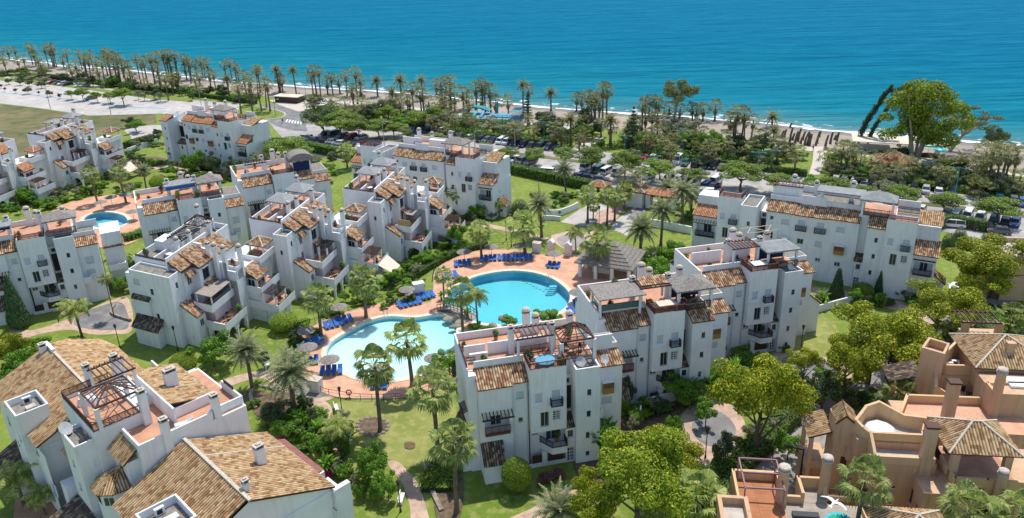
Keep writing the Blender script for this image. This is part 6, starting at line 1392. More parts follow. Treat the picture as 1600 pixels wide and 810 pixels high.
c = MB(); leaves(c, [((0, 0, .45), (.42, .42, .45)), ((0, 0, .3), (.5, .5, .3))], 6000, .045, .96, .2); tree_proto('egg', c, LF_CYP, MB().tube([(0, 0, 0), (0, 0, .3)], [.03, .02]), None, 'topiary_tree')
c = MB(); leaves(c, [((0, 0, .2 + .14 * i), (.5 * (1 - .13 * i), .5 * (1 - .13 * i), .2)) for i in range(6)], 9000, .07, .9, .3); tree_proto('cyp', c, LF_CYP, MB().tube([(0, 0, 0), (0, 0, .3)], [.02, .015]), None, 'cypress_tree')
c = MB(); leaves(c, [((0, 0, .55), (.47, .47, .28)), ((0, 0, .5), (.5, .5, .18)), ((0, 0, .62), (.4, .4, .24))], 9000, .035, .96, .2); tree_proto('drum', c, LF_TOP, MB().tube([(0, 0, 0), (0, 0, .4)], [.05, .04]), None, 'topiary_tree')
# big eucalyptus: clustered crown on several leaning trunks
c = MB(); R_ = random.Random(4); bl = []
for i in range(52):
    t = R_.uniform(0, 2 * pi); z = R_.uniform(0, 1); wd = .44 * math.sin(pi * (.16 + .80 * z)) * R_.uniform(.4, 1.25); bl.append(((wd * cos(t), wd * sin(t), .26 + .66 * z), (.10 * R_.uniform(.6, 1.3), .10, .065 * R_.uniform(.6, 1.4))))
bl += [((.08 * cos(i), .08 * sin(i), .34 + .08 * i), (.2, .2, .1)) for i in range(7)]; leaves(c, bl, 26000, .024, .8); t_ = MB()
for i in range(5): a = i * 1.26; t_.tube([(.02 * cos(a), .02 * sin(a), 0), (.1 * cos(a), .1 * sin(a), .3), (.22 * cos(a), .2 * sin(a), .62), (.28 * cos(a), .28 * sin(a), .82)], [.022, .015, .008, .003], 6)
tree_proto('euc', c, LF_EUC, t_, PALE, 'eucalyptus_tree')
c = MB(); bl = []
for i in range(26):
    t = R_.uniform(0, 2 * pi); q = R_.uniform(.05, .40); bl.append(((q * cos(t) + .06, q * sin(t), .62 + R_.uniform(-.1, .28)), (.13, .13, .08)))
leaves(c, bl, 8000, .03, .7); t_ = MB(); t_.tube([(-.05, 0, 0), (0, 0, .3), (.05, 0, .6)], [.03, .022, .012], 6)
for i in range(6): a = i * 1.05; t_.tube([(0, 0, .33), (.15 * cos(a), .15 * sin(a), .52), (.34 * cos(a), .34 * sin(a), .68)], [.014, .01, .004], 5)
tree_proto('euc2', c, LF_BRN, t_, PALE, 'eucalyptus_tree')
c = MB(); bl = []
for i in range(34):
    t = R_.uniform(0, 2 * pi); q = R_.uniform(.1, .5); bl.append(((q * cos(t), q * sin(t), .72 + R_.uniform(-.16, .14) - q * .1), (.10, .10, .035)))
leaves(c, bl, 5000, .026, .6); t_ = MB(); t_.tube([(-.28, 0, 0), (-.12, 0, .3), (0, 0, .55)], [.035, .025, .014], 6)
for i in range(9): a = i * .7; t_.tube([(-.1, 0, .32), (.16 * cos(a), .16 * sin(a), .55), (.42 * cos(a), .42 * sin(a), .72)], [.016, .01, .003], 5)
tree_proto('sparse', c, LF_BRN, t_, PALE, 'bare_branched_tree')
# leaning wind-bent cypress
c = MB(); bl = []
for i in range(48): z = .2 + .78 * i / 47; bl.append(((.42 * z ** 1.6 + R_.uniform(-.02, .02), R_.uniform(-.02, .02), z), (.03 + .02 * R_.random(), .035, .045)))
for i in range(6): bl.append(((.42 + .035 * i, 0, .9 + .012 * i), (.05, .05, .03)))
leaves(c, bl, 5200, .02, .7); t_ = MB().tube([(0, 0, 0), (.1, 0, .4), (.25, 0, .72), (.42, 0, .98)], [.02, .015, .01, .004], 6); tree_proto('lean', c, LF_DARK, t_, BARK, 'leaning_cypress')
# norfolk pine
c = MB()
for i in range(9): z = .25 + .08 * i; r = .5 * (1 - i / 9.5); leaves(c, [((r * .55 * cos(a), r * .55 * sin(a), z), (r * .5, r * .16 + .03, .02)) if abs(cos(a)) > .5 else ((r * .55 * cos(a), r * .55 * sin(a), z), (r * .16 + .03, r * .5, .02)) for a in [0, pi / 2, pi, 3 * pi / 2]], 350, .04, .5)
tree_proto('norf', c, LF_DARK, MB().tube([(0, 0, 0), (0, 0, 1)], [.02, .004]), BARK, 'norfolk_pine')
# ---- palms
def frond_feather(mb, o, az, el, Ln, droop, wl=.35, n=16, col=None):
    d = Vector((cos(az), sin(az), 0)); p = Vector(o); a = el; step = Ln / n; sd_ = Vector((-sin(az), cos(az), 0)); prev = p.copy()
    for i in range(n):
        t = (i + 1) / n; a -= droop / n * (0.4 + 1.2 * t); q = p + (d * cos(a) + Vector((0, 0, sin(a)))) * step; upv = (d * -sin(a) + Vector((0, 0, cos(a))))
        l_ = wl * Ln * .32 * math.sin(pi * min(1, .16 + .84 * t) ** .8) + .12
        fw = (q - p).normalized()
        for s_ in (-1, 1):
            tip = p + sd_ * s_ * l_ + fw * l_ * .45 - upv * l_ * (.25 if wl < .5 else .7) + Vector((rnd.uniform(-.04, .04),) * 3)
            mb.F(p, q, tip) if s_ > 0 else mb.F(q, p, tip)
        mb.F(p + sd_ * .025, q + sd_ * .02, q - sd_ * .02, p - sd_ * .025)
        p = q
def frond_fan(mb, o, az, el, stem, r, n=13, dro=.5):
    d = Vector((cos(az), sin(az), 0)); sd_ = Vector((-sin(az), cos(az), 0)); fw = (d * cos(el) + Vector((0, 0, sin(el)))).normalized(); c = Vector(o) + fw * stem; nrm = sd_.cross(fw)
    mb.F(Vector(o) + sd_ * .03, c + sd_ * .02, c - sd_ * .02, Vector(o) - sd_ * .03)
    prev = None; dd = -nrm if nrm.z > 0 else nrm
    for i in range(n):
        t = -1.5 + 3.0 * i / (n - 1) + rnd.uniform(-.04, .04); dir_ = (fw * cos(t) + sd_ * sin(t)).normalized(); w_ = r * .085; side = (fw * -sin(t) + sd_ * cos(t)); mid = c + dir_ * r * .6 + dd * r * .06; tip = c + dir_ * r * (1.0 - .1 * abs(t) / 1.9) + Vector((0, 0, -1)) * r * dro * rnd.uniform(.5, 1.0) + dir_ * 0
        mb.F(c, mid + side * w_, mid - side * w_); mb.F(mid - side * w_, mid + side * w_, tip)
def palm_proto(kind, crown, leafm, skirt=None, trunkm=None, name='palm_tree', r0=.22, r1=.14):
    me = crown.mesh('crown'); me.materials.append(leafm); sm = None
    if skirt: sm = skirt.mesh('dry_skirt'); sm.materials.append(LF_SKIRT)
    PALM.setdefault(kind, []).append((me, sm, r0, r1, name))
PALM = {}
for v in range(3):
    c = MB()
    for i in range(30): el = 1.3 - 1.95 * (i / 29) ** .9 + rnd.uniform(-.15, .15); frond_fan(c, (0, 0, .1 - .3 * i / 29), i * 2.4 + v, el, rnd.uniform(1.2, 1.8) * (.8 if i > 22 else 1), rnd.uniform(.95, 1.3), 13, rnd.uniform(.35, .8))
    sk = MB()
    for i in range(16): frond_fan(sk, (0, 0, -.4 - .5 * rnd.random()), i * 2.4, -1.15 - rnd.uniform(0, .3), .5, .8, 8, .3)
    palm_proto('fan', c, LF_FAN, sk, None, 'fan_palm', .24, .17)
    c = MB()
    for i in range(22): el = 1.2 - 1.75 * (i / 21) + rnd.uniform(-.12, .12); frond_fan(c, (0, 0, .1 - .3 * i / 21), i * 2.4 + v, el, rnd.uniform(1.1, 1.7), rnd.uniform(.85, 1.2), 9, rnd.uniform(.3, .8))
    sk = MB()
    for i in range(20): frond_fan(sk, (0, 0, -.4 - 1.0 * rnd.random()), i * 2.4, -1.1 - rnd.uniform(0, .35), .45, .75, 7, .3)
    palm_proto('wash', c, LF_FAR, sk, None, 'fan_palm', .26, .17)
    c = MB()
    for i in range(54): el = 1.35 - 1.75 * (i / 53) ** .9 + rnd.uniform(-.08, .08); frond_feather(c, (0, 0, .1), i * 2.4 + v, el, rnd.uniform(3.3, 4.1), rnd.uniform(.7, 1.1), .42, 18)
    sk = MB()
    for i in range(10): frond_feather(sk, (0, 0, -.2), i * 2.4, -.6, 2.0, .7, .3, 8)
    palm_proto('date', c, LF_DATE, sk, None, 'date_palm', .30, .26)
    c = MB()
    for i in range(44): el = 1.35 - 1.7 * (i / 43) + rnd.uniform(-.08, .08); frond_feather(c, (0, 0, .1), i * 2.4 + v, el, rnd.uniform(3.2, 4.0), rnd.uniform(.8, 1.2), .35, 11)
    palm_proto('fdate', c, LF_FAR, None, None, 'date_palm', .34, .28)
    c = MB()
    for i in range(18): el = 1.2 - 1.2 * (i / 17) + rnd.uniform(-.1, .1); frond_feather(c, (0, 0, .1), i * 2.4 + v, el, rnd.uniform(2.7, 3.3), rnd.uniform(1.7, 2.2), .75, 20)
    palm_proto('queen', c, LF_QUEEN, None, None, 'queen_palm', .17, .13)
def link_mesh(name, me, parent, loc=(0, 0, 0), scale=(1, 1, 1), rz=0):
    o = bpy.data.objects.new(name, me); COL.objects.link(o); o.parent = parent; o.location = loc; o.scale = scale; o.rotation_euler = (0, 0, rz); KIDS.setdefault(parent.name, []).append(o); return o
TRK = {}
def palm(kind, P_, h, s=1.0, label=None, group=None, key=None, base=None):
    s *= {'fan': 1.22, 'date': 1.12, 'wash': 1.14, 'fdate': 1.12, 'queen': 1.15}[kind]
    me, sm, r0, r1, nm = rnd.choice(PALM[kind]); r = empty(nm, (P_.x, P_.y, 0), 0, label, 'palm tree', group)
    s *= rnd.uniform(.9, 1.1); lean = Vector((rnd.gauss(0, .012), rnd.gauss(0, .012), 0)) * h; h = max(h, .25)
    hk = round(h * 2) / 2; k = (kind, hk, round(s, 1))
    if k not in TRK:
        n = 5; mb = MB().tube([(0, 0, -.1), (0, 0, hk * .08)] + [(0, 0, hk * i / n) for i in range(1, n + 1)], [r0 * 1.5 * s, r0 * 1.05 * s] + [(r0 + (r1 - r0) * i / n) * s for i in range(1, n + 1)], 7)
        mm = mb.mesh('trunk'); mm.materials.append(PTRUNK); TRK[k] = mm
    t_ = link_mesh('trunk', TRK[k], r, (0, 0, 0), (1, 1, h / hk)); 
    a = rnd.uniform(0, 6.28); link_mesh('crown', me, r, (0, 0, h), (s,) * 3, a)
    if sm is not None: link_mesh('dry_skirt', sm, r, (0, 0, h), (s,) * 3, a)
    r.rotation_euler = (rnd.gauss(0, .03), rnd.gauss(0, .03), 0)
    if key: series(key, r, base)
    return r
def tree(kind, P_, w_, h, label=None, cat='tree', group=None, key=None, base=None, rz=None):
    me, tm, nm = rnd.choice(PROTO[kind]); r = empty(nm, (P_.x, P_.y, 0), rnd.uniform(0, 6.28) if rz is None else rz, label, cat, group); 
    link_mesh('trunk' if cat == 'tree' else 'stem', tm, r, (0, 0, 0), (w_ if kind != 'pine' else w_, w_, h)); link_mesh('crown' if cat == 'tree' else 'foliage', me, r, (0, 0, 0), (w_, w_, h))
    if key: series(key, r, base)
    return r
def ptree(kind, xc, yc, wpx, hpx, yb, label=None, cat='tree', group=None, key=None, base=None, rz=None):
    """crown centre (xc, yc) px, crown size px, foot row yb"""
    P_, zc = stand(xc, yc, yb); m_ = mpp((P_.x, P_.y, zc)); W_ = wpx * m_
    top = stand(xc, yc - hpx * .42, yb)[1]; return tree(kind, P_, W_, max(top, .5), label, cat, group, key, base, rz)
def ppalm(kind, xc, yc, yb, s=1.0, **k):
    P_, zc = stand(xc, yc, yb); return palm(kind, P_, zc, s, **k)
# ---- palms of the gardens (crown px, crown y, foot y)
GP = [('fan', 638, 528, 603, 1.15, 'tall fan palm rising in front of the shallow pool'), ('fan', 583.6, 573, 674, .95, 'fan palm standing in the round cactus bed on the lawn'),
      ('fan', 677, 610, 719, 1.0, 'fan palm beside the side wall of the near apartment block'), ('fan', 706, 688, 802, 1.0, 'fan palm at the foot of the clipped lawn bank'),
      ('date', 449.5, 583, 648, 1.0, 'big date palm in the rockery by the approach circle'), ('date', 384, 550, 609, .8, 'date palm in the rockery left of the approach circle'),
      ('queen', 527.5, 668, 710, .85, 'slim feather palm by the garden walk'), ('fan', 494, 468, 526, .95, 'fan palm on the lawn left of the shallow pool'),
      ('fan', 565.5, 438, 497, .95, 'fan palm in front of the terraced blocks by the sunbeds'), ('fan', 719.5, 456, 534, .95, 'fan palm between the two pools'),
      ('queen', 744, 463, 508, .85, 'feather palm at the near edge of the round pool'), ('fan', 691, 431, 479, .6, 'thin fan palm left of the round pool'),
      ('fan', 750.6, 362, 405, .95, 'fan palm on the far pool deck, left one'), ('fan', 819.6, 353, 399, 1.1, 'silvery fan palm on the far pool deck behind the sunbeds'),
      ('date', 845.7, 321, 371, .85, 'date palm on the lawn below the curved white wall'), ('fan', 918.5, 305, 349, .8, 'fan palm left of the pink walk, taller one'),
      ('fan', 927, 322, 343, .55, 'short fan palm left of the pink walk'), ('fan', 949, 307, 352, .85, 'fan palm in the pink walk, front left'), ('fan', 961, 310, 346, .9, 'fan palm in the pink walk, front right'),
      ('fan', 976, 300, 327, .85, 'fan palm in the pink walk near the gatehouse'), ('wash', 977, 276, 318, 1.1, 'brown skirted fan palm beside the gatehouse roof'), ('wash', 999, 283, 318, 1.0, 'fan palm in front of the gatehouse wall'),
      ('queen', 900, 364, 392, .7, 'small feather palm in the turning circle'), ('fan', 933, 375, 436, 1.1, 'tall fan palm in front of the grey pavilion'),
      ('date', 1002, 358, 399, .95, 'bushy date palm behind the pavilion'), ('date', 1035, 330, 384, .9, 'tall date palm by the straight white wall'), ('date', 1068.5, 301, 349, .95, 'date palm on the exit lawn, tallest'),
      ('date', 1046, 294, 318, .85, 'date palm beside the exit gate'), ('date', 1081, 306, 342, .8, 'date palm on the exit lawn, right one'), ('date', 884, 265, 302, .8, 'date palm on the lawn below the parking hedge'),
      ('fan', 540, 237, 264, .95, 'lone fan palm on the lawn between white blocks'), ('queen', 117, 483, 529, 1.0, 'drooping feather palm by the left turning circle'), ('queen', 164, 437, 497, .5, 'small feather palm in the left turning circle'),
      ('queen', 186, 405, 440, .9, 'feather palm between the left blocks'), ('fan', 142, 273, 318, .85, 'fan palm by the small pool, left one'), ('fan', 187, 272, 318, .85, 'fan palm by the small pool, middle one'),
      ('date', 222, 266, 301, .6, 'date palm by the small pool, right one'), ('queen', 191, 250, 276, .6, 'feather palm behind the small pool'), ('queen', 1398, 428, 452, .75, 'yellowish feather palm before the right long building'),
      ('fan', 1352, 748, 880, .85, 'wide fan palm growing between the ochre villas'), ('fan', 1402, 612, 670, .85, 'wide fan palm beside the inner road'), ('fan', 1512, 795, 900, .85, 'fan palm at the bottom right corner'),
      ('fan', 1592, 800, 900, .85, 'fan palm cut by the bottom right corner'), ('date', 873, 800, 850, .85, 'grey date palm cut by the bottom edge'), ('fan', 1089, 780, 850, 1.05, 'fan palm under the yellow trees at the bottom'),
      ('queen', 24, 748, 790, 1.1, 'feather palm at the bottom left corner'), ('queen', 62, 775, 805, .7, 'yellowing feather palm by the terracotta courtyard'), ('fan', 712, 300, 335, .8, 'fan palm before the tall middle block'), ('queen', 780, 318, 340, .6, 'small feather palm right of the middle block'),
      ('date', 1540, 520, 545, .7, 'feather palm at the right among shrubs'), ('queen', 1500, 515, 535, .9, 'drooping palm behind the open box tower'), ('queen', 1475, 512, 530, .9, 'drooping palm left of the open box tower'), ('fan', 1585, 497, 520, .9, 'fan palm at the right edge above the pergola'),
      ('queen', 400, 300, 330, .6, 'feather palm between the left blocks, far one'), ('fan', 395, 250, 268, .7, 'fan palm at the corner of the orange roofed building')]
for k_, x, yc, yb, s_, lab in GP: ppalm(k_, x, yc, yb, s_, label=lab)
# banana / strelitzia clumps
def bigleaf(P_, h, n, label, group=None):
    r = empty('banana_plant', (P_.x, P_.y, 0), 0, label, 'plant', group); c = MB(); st = MB()
    for i in range(n):
        a = rnd.uniform(0, 6.28); q = rnd.uniform(0, .5) * h * .3; bx_, by_ = q * cos(a), q * sin(a); hh = h * rnd.uniform(.6, 1.0); st.tube([(bx_, by_, 0), (bx_ * 1.2, by_ * 1.2, hh * .7)], [.12, .07], 5)
        for j in range(6):
            az = rnd.uniform(0, 6.28); el = rnd.uniform(.1, 1.2); d = Vector((cos(az) * cos(el), sin(az) * cos(el), sin(el))); sd_ = Vector((-sin(az), cos(az), 0)); o = Vector((bx_ * 1.2, by_ * 1.2, hh * .65)); p1 = o + d * h * .22; p2 = o + d * h * .42 + Vector((0, 0, -h * .06)); w_ = h * .055
            c.F(o, p1 - sd_ * w_, p2, p1 + sd_ * w_)
    part('stem', st, LF_HEDGE, r); part('foliage', c, LF_BRIGHT, r); return r
for x, y, h, lab in ((930, 715, 5, 'banana clump at the corner of the near apartment tower'), (950, 700, 4.6, 'banana clump right of the near apartment tower'), (1080, 625, 4.5, 'strelitzia clump by the garden wall, left'), (1102, 622, 4.8, 'strelitzia clump by the garden wall, middle'), (1122, 615, 4.6, 'strelitzia clump by the garden wall, right'), (1145, 600, 4.4, 'strelitzia clump beside the yellow tree'),
                     (540, 712, 4, 'banana clump by the garden walk'), (500, 690, 3.6, 'banana clump beside the red awning'), (470, 672, 3.4, 'leafy clump in the rockery'), (515, 742, 3.5, 'banana clump by the magenta flowers'), (735, 327, 5, 'leafy clump before the middle block'), (1285, 480, 3.5, 'bare leafy clump on the garden wall'), (730, 500, 2.2, 'agave clump by the footbridge'), (690, 470, 2.2, 'agave clump left of the footbridge')):
    bigleaf(G(x, y), h, 5, lab)
# ---- garden trees: kind, crown x, y, w, h, foot y
GT = [('jac', 1195, 610, 165, 150, 715, 'large yellow flowering tree beside the inner road'), ('lime', 1000, 745, 200, 170, 840, 'large lime green tree at the bottom, before the near block'), ('jac', 1040, 705, 110, 90, 770, 'yellow flowering tree right of the near block'), ('jac', 925, 770, 100, 90, 845, 'lime tree cut by the bottom edge, beside topiary'),
      ('jac', 1370, 515, 165, 105, 600, 'wide yellow flowering tree above the inner road'), ('jac', 1470, 470, 130, 75, 525, 'yellow flowering tree below the clipped drum hedge'), ('jac', 1325, 560, 110, 90, 628, 'yellow flowering tree by the upper turning circle'), ('jac', 1560, 405, 150, 95, 465, 'large golden flowering tree at the right edge'), ('jac', 1530, 440, 90, 60, 480, 'yellow tree at the bend of the inner road'),
      ('bright', 330, 543, 75, 65, 573, 'bright green tree before the left terraced block'), ('pine', 446, 232, 80, 42, 262, 'broad bright green tree beside the orange roofed building'), ('bright', 1055, 392, 62, 50, 425, 'feathery green tree right of the pavilion'), ('bright', 1030, 418, 55, 45, 445, 'green tree directly behind the pavilion roof'),
      ('bright', 715, 365, 35, 40, 390, 'green garden tree behind the hedge left of the round pool'), ('bright', 302, 245, 40, 36, 272, 'green tree before the orange roofed building, left'), ('dark', 330, 250, 34, 40, 276, 'dark tree before the orange roofed building'), ('dark', 365, 255, 34, 36, 278, 'dark shrub tree before the orange roofed building, right'), ('olive', 385, 312, 44, 50, 338, 'grey green tree between two left blocks'),
      ('bright', 35, 575, 70, 80, 610, 'green tree left of the bottom villa roof'), ('jac', 15, 545, 70, 70, 590, 'yellow green tree at the left edge'), ('bright', 85, 555, 60, 45, 585, 'green shrubby tree above the villa roof'), ('dark', 125, 562, 55, 40, 580, 'dark shrubby tree behind the villa ridge'),
      ('ball', 807, 738, 46, 44, 768, 'large round clipped tree before the near block'), ('drum', 1349, 450, 32, 26, 467, 'flat topped clipped drum tree before the right building'), ('egg', 1484, 376, 24, 32, 392, 'dark egg shaped clipped tree, front one, by the car park'), ('egg', 1501, 366, 22, 28, 380, 'dark egg shaped clipped tree, rear one, by the car park'), ('cyp', 1309, 443, 24, 45, 470, 'dark cypress beside the clipped drum tree'),
      ('cyp', 20, 470, 32, 78, 512, 'tall dark cypress at the left edge'), ('cyp', 1375, 440, 14, 36, 462, 'narrow cypress against the right building'), ('ball', 286, 568, 40, 34, 586, 'rounded clipped tree behind the villa'), ('ball', 443, 503, 42, 26, 517, 'wide rounded clipped bush by the near terrace'), ('ball', 975, 632, 18, 30, 648, 'slim clipped bush against the near block'),
      ('bright', 573, 716, 64, 70, 755, 'dense round green tree beside the lower walk'), ('bright', 604, 752, 46, 50, 780, 'bright rounded tree by the lower walk bench'), ('egg', 812, 323, 30, 32, 337, 'large dark round clipped bush by the middle block'), ('ball', 786, 322, 12, 22, 333, 'small yellow green clipped bush by the middle block'), ('gbush', 835, 303, 15, 24, 314, 'golden shrub on the lawn'),
      ('bright', 1080, 610, 60, 44, 640, 'light green tree over the garden wall'), ('bright', 1055, 665, 36, 40, 690, 'small tree before the garden wall'), ('dark', 1235, 580, 40, 40, 620, 'green tree right of the upper turning circle'), ('dark', 1290, 600, 60, 55, 640, 'dark green tree over the inner road'), ('bright', 1165, 552, 48, 30, 575, 'green shrub tree below the rose pergola block'), ('dark', 1130, 690, 40, 50, 735, 'dark tree beside the large yellow tree'),
      ('dark', 1420, 560, 70, 50, 600, 'dark tree shading the inner road'), ('bright', 1545, 500, 60, 40, 530, 'green tree right of the inner road'), ('bright', 70, 318, 0.1, .1, 320, None),
      ('bright', 45, 303, 42, 34, 318, 'green tree before the far left terraced block'), ('ball', 33, 305, 22, 22, 318, 'rounded bush before the far left terraced block'), ('bright', 210, 195, 34, 24, 208, 'green tree beside the dry field'), ('dark', 200, 188, 22, 16, 200, 'dark tree beside the dry field'), ('ball', 247, 285, 26, 20, 295, 'rounded clipped bush on the left lawn'),
      ('bright', 1028, 470, .1, .1, 480, None), ('bright', 850, 492, 50, 26, 508, 'green shrub behind the near roof chimneys, left'), ('bright', 885, 497, 0.1, .1, 508, None), ('bright', 700, 560, 50, 46, 590, 'green tree right of the shallow pool'), ('dark', 716, 575, 26, 40, 605, 'dark tree at the wall of the near block'), ('dark', 430, 640, 60, 34, 655, 'dark low tree in the rockery'),
      ('dark', 150, 290, .1, .1, 291, None), ('dark', 410, 560, 30, 30, 580, 'dark palm like shrub by the approach'), ('jac', 1440, 800, .1, .1, 805, None), ('bright', 190, 440, 34, 30, 458, 'green shrub between the left blocks'), ('dark', 722, 310, 30, 50, 335, 'dark creeper tree before the middle block'), ('dark', 757, 322, 26, 34, 338, 'dark leafy tree before the middle block, right')]
for k_, x, y, w_, h_, yb, lab in GT:
    if lab: ptree(k_, x, y, w_, h_, yb, label=lab, cat='tree' if k_ != 'gbush' else 'shrub', rz=None)
MORE = [('bright', 660, 400, 34, 26, 415, 'green tree before the arcade of the terraced block nearest the pool'), ('bright', 612, 430, 30, 26, 446, 'green tree below the beige awning'), ('bright', 585, 450, 26, 20, 462, 'low green tree beside the beige awning'), ('bright', 1060, 590, 50, 36, 628, 'pale green spreading tree before the second block'), ('bright', 1105, 640, 40, 34, 668, 'small green tree at the upper rim of the right circle'),
 ('dark', 985, 600, 22, 40, 640, 'slim dark tree between the two right blocks'), ('bright', 1165, 590, 50, 34, 620, 'green tree behind the large yellow tree'), ('jac', 1260, 560, 60, 46, 600, 'smaller yellow tree beside the upper turning circle'), ('jac', 1420, 520, 80, 60, 575, 'yellow tree behind the open box tower'), ('lime', 1110, 770, 60, 50, 815, 'lime green tree beside the road hedge'),
 ('bright', 1235, 690, 50, 44, 720, 'green tree in the dark bend of the hedge'), ('bright', 470, 560, 34, 26, 575, 'green tree by the approach walk'), ('bright', 500, 690, 50, 36, 712, 'lush green tree beside the red awning'), ('bright', 455, 665, 46, 30, 685, 'lush low tree above the red awning'), ('bright', 745, 330, 30, 30, 345, 'green tree right of the dark creeper'), ('bright', 1095, 335, 40, 22, 348, 'green tree at the left corner of the long right building'),
 ('bright', 10, 590, 50, 40, 620, 'green tree at the left edge above the villa'), ('bright', 60, 540, 46, 34, 566, 'yellow green bushy tree above the villa roof'), ('bright', 105, 575, 50, 30, 592, 'green bushy tree touching the villa roof'), ('bright', 270, 235, 30, 20, 250, 'green tree left of the orange roofed building'), ('dark', 395, 262, 34, 26, 276, 'dark tree right of the orange roofed building'), ('olive', 490, 250, 34, 20, 262, 'grey green tree on the upper lawn'), ('bright', 1250, 400, .1, .1, 401, None)]
for k_, x, y, w_, h_, yb, lab in MORE:
    if lab: ptree(k_, x, y, w_, h_, yb, label=lab)
# shrubs in counted stretches
SB = {('bush', 'green shrub in the beds below the terraced blocks'): [(600, 445, 26, 18), (625, 432, 22, 18), (640, 420, 26, 20), (665, 408, 34, 24), (690, 402, 26, 20), (630, 455, 22, 16), (655, 445, 24, 16), (600, 480, 16, 12), (520, 545, .1, .1), (470, 512, 34, 20), (495, 520, 20, 14), (610, 462, 16, 14), (402, 600, 16, 10)],
      ('dbush', 'dark shrub round the rose beds of the pool garden'): [(612, 472, 18, 14), (640, 470, 18, 16), (700, 385, 24, 14), (450, 650, 28, 16), (420, 640, 24, 16), (480, 660, 26, 18), (470, 640, 20, 12), (395, 632, 22, 14), (500, 676, 24, 20), (515, 730, 26, 24), (545, 745, 30, 26)],
      ('bush', 'green shrub beside the near apartment block'): [(900, 700, .1, .1), (945, 735, 30, 26), (965, 700, 30, 26), (990, 640, 16, 14), (1110, 600, 26, 20), (1150, 590, 30, 24), (1165, 625, 26, 22), (985, 655, 16, 14)],
      ('rbush', 'reddish shrub at the foot of the near apartment block'): [(850, 750, 30, 16), (870, 742, 26, 16), (967, 668, 20, 24)],
      ('dbush', 'dark shrub below the right long building'): [(1370, 470, 24, 12), (1390, 474, 20, 12), (1250, 505, 24, 14), (1225, 545, 20, 16), (1450, 400, 26, 18), (1215, 470, 18, 12)],
      ('bush', 'green shrub below the far left building'): [(100, 312, 24, 12), (80, 322, 30, 14), (60, 318, 22, 12), (10, 325, 22, 16), (125, 300, 18, 12), (160, 290, 18, 14), (225, 270, 26, 12), (262, 285, 18, 12), (100, 330, 16, 10), (250, 255, 18, 10)],
      ('bush', 'shrub on the lawn by the entrance'): [(868, 306, 18, 12), (880, 313, 22, 14), (895, 306, 16, 10), (820, 345, 16, 12), (1075, 335, 24, 10), (1100, 345, 22, 10), (980, 392, 20, 14), (1010, 410, 24, 16), (870, 425, .1, .1), (923, 458, 22, 14), (795, 505, 30, 20), (745, 515, 30, 20), (760, 520, 26, 18), (870, 503, 30, 20)],
      ('mbush', 'magenta flowering shrub'): [(440, 690, 16, 12), (512, 745, 18, 14), (80, 300, 10, 8)],
      ('dbush', 'low shrub on the inner road bank'): [(1160, 700, 36, 26), (1130, 730, 36, 30), (1180, 680, 30, 24), (1105, 765, 36, 28), (1085, 790, 34, 26), (1290, 655, 30, 22), (1250, 640, 40, 26), (1340, 620, 34, 22), (1210, 655, 30, 24)]}
for (k_, base_), lst in SB.items():
    for x, y, w_, h_ in lst:
        if w_ > 1: ptree(k_, x, y - h_ * .3, w_, h_, y + h_ * .25, cat='shrub', group='shrubs: ' + base_, key=base_, base=base_)
ZN = [('by the terraced blocks', 26, [(560, 470), (600, 445), (640, 425), (690, 400), (720, 380)], 16), ('by the small pool', 30, [(20, 330), (80, 315), (140, 300), (200, 300), (260, 280), (330, 270)], 12), ('above the villa roof', 26, [(10, 600), (40, 580), (80, 560), (120, 550), (170, 535)], 16),
      ('behind the pavilion', 18, [(985, 395), (1020, 410), (1060, 425), (1080, 400)], 14), ('by the upper turning circle', 26, [(1150, 590), (1200, 620), (1250, 620), (1290, 590), (1330, 600)], 16), ('below the red awning', 30, [(430, 660), (470, 680), (510, 700), (540, 740), (560, 775)], 18),
      ('before the middle block', 20, [(600, 350), (690, 345), (740, 338), (800, 335)], 10), ('before the right long block', 22, [(1180, 440), (1260, 480), (1330, 470), (1400, 475), (1450, 440)], 12), ('beside the second block', 26, [(960, 680), (1000, 650), (1050, 630), (1100, 600), (1150, 570)], 14),
      ('by the shallow pool deck', 14, [(560, 470), (520, 490), (480, 512), (450, 540)], 10), ('on the entrance lawns', 18, [(830, 350), (870, 320), (920, 300), (1060, 330), (1100, 350)], 10), ('between the left blocks', 20, [(200, 400), (190, 440), (370, 330), (400, 310), (240, 380)], 12), ('on the inner road bank', 22, [(1120, 760), (1180, 700), (1230, 650), (1330, 640), (1400, 600)], 12), ('near the ochre villas', 20, [(1440, 560), (1480, 540), (1530, 530), (1560, 500), (1590, 490)], 14)]
ZN += [('beside the orange roofed building', 30, [(215, 255), (250, 262), (300, 270), (350, 276), (400, 282)], 12), ('by the far left blocks', 26, [(215, 245), (190, 262), (150, 285), (110, 305), (60, 325)], 10), ('along the side street', 16, [(195, 240), (225, 232), (245, 222), (250, 205)], 8), ('on the upper lawn', 10, [(500, 300), (520, 270), (490, 250)], 16), ('left of the front lawn', 18, [(470, 640), (500, 665), (530, 690)], 14)]
zr = random.Random(21)
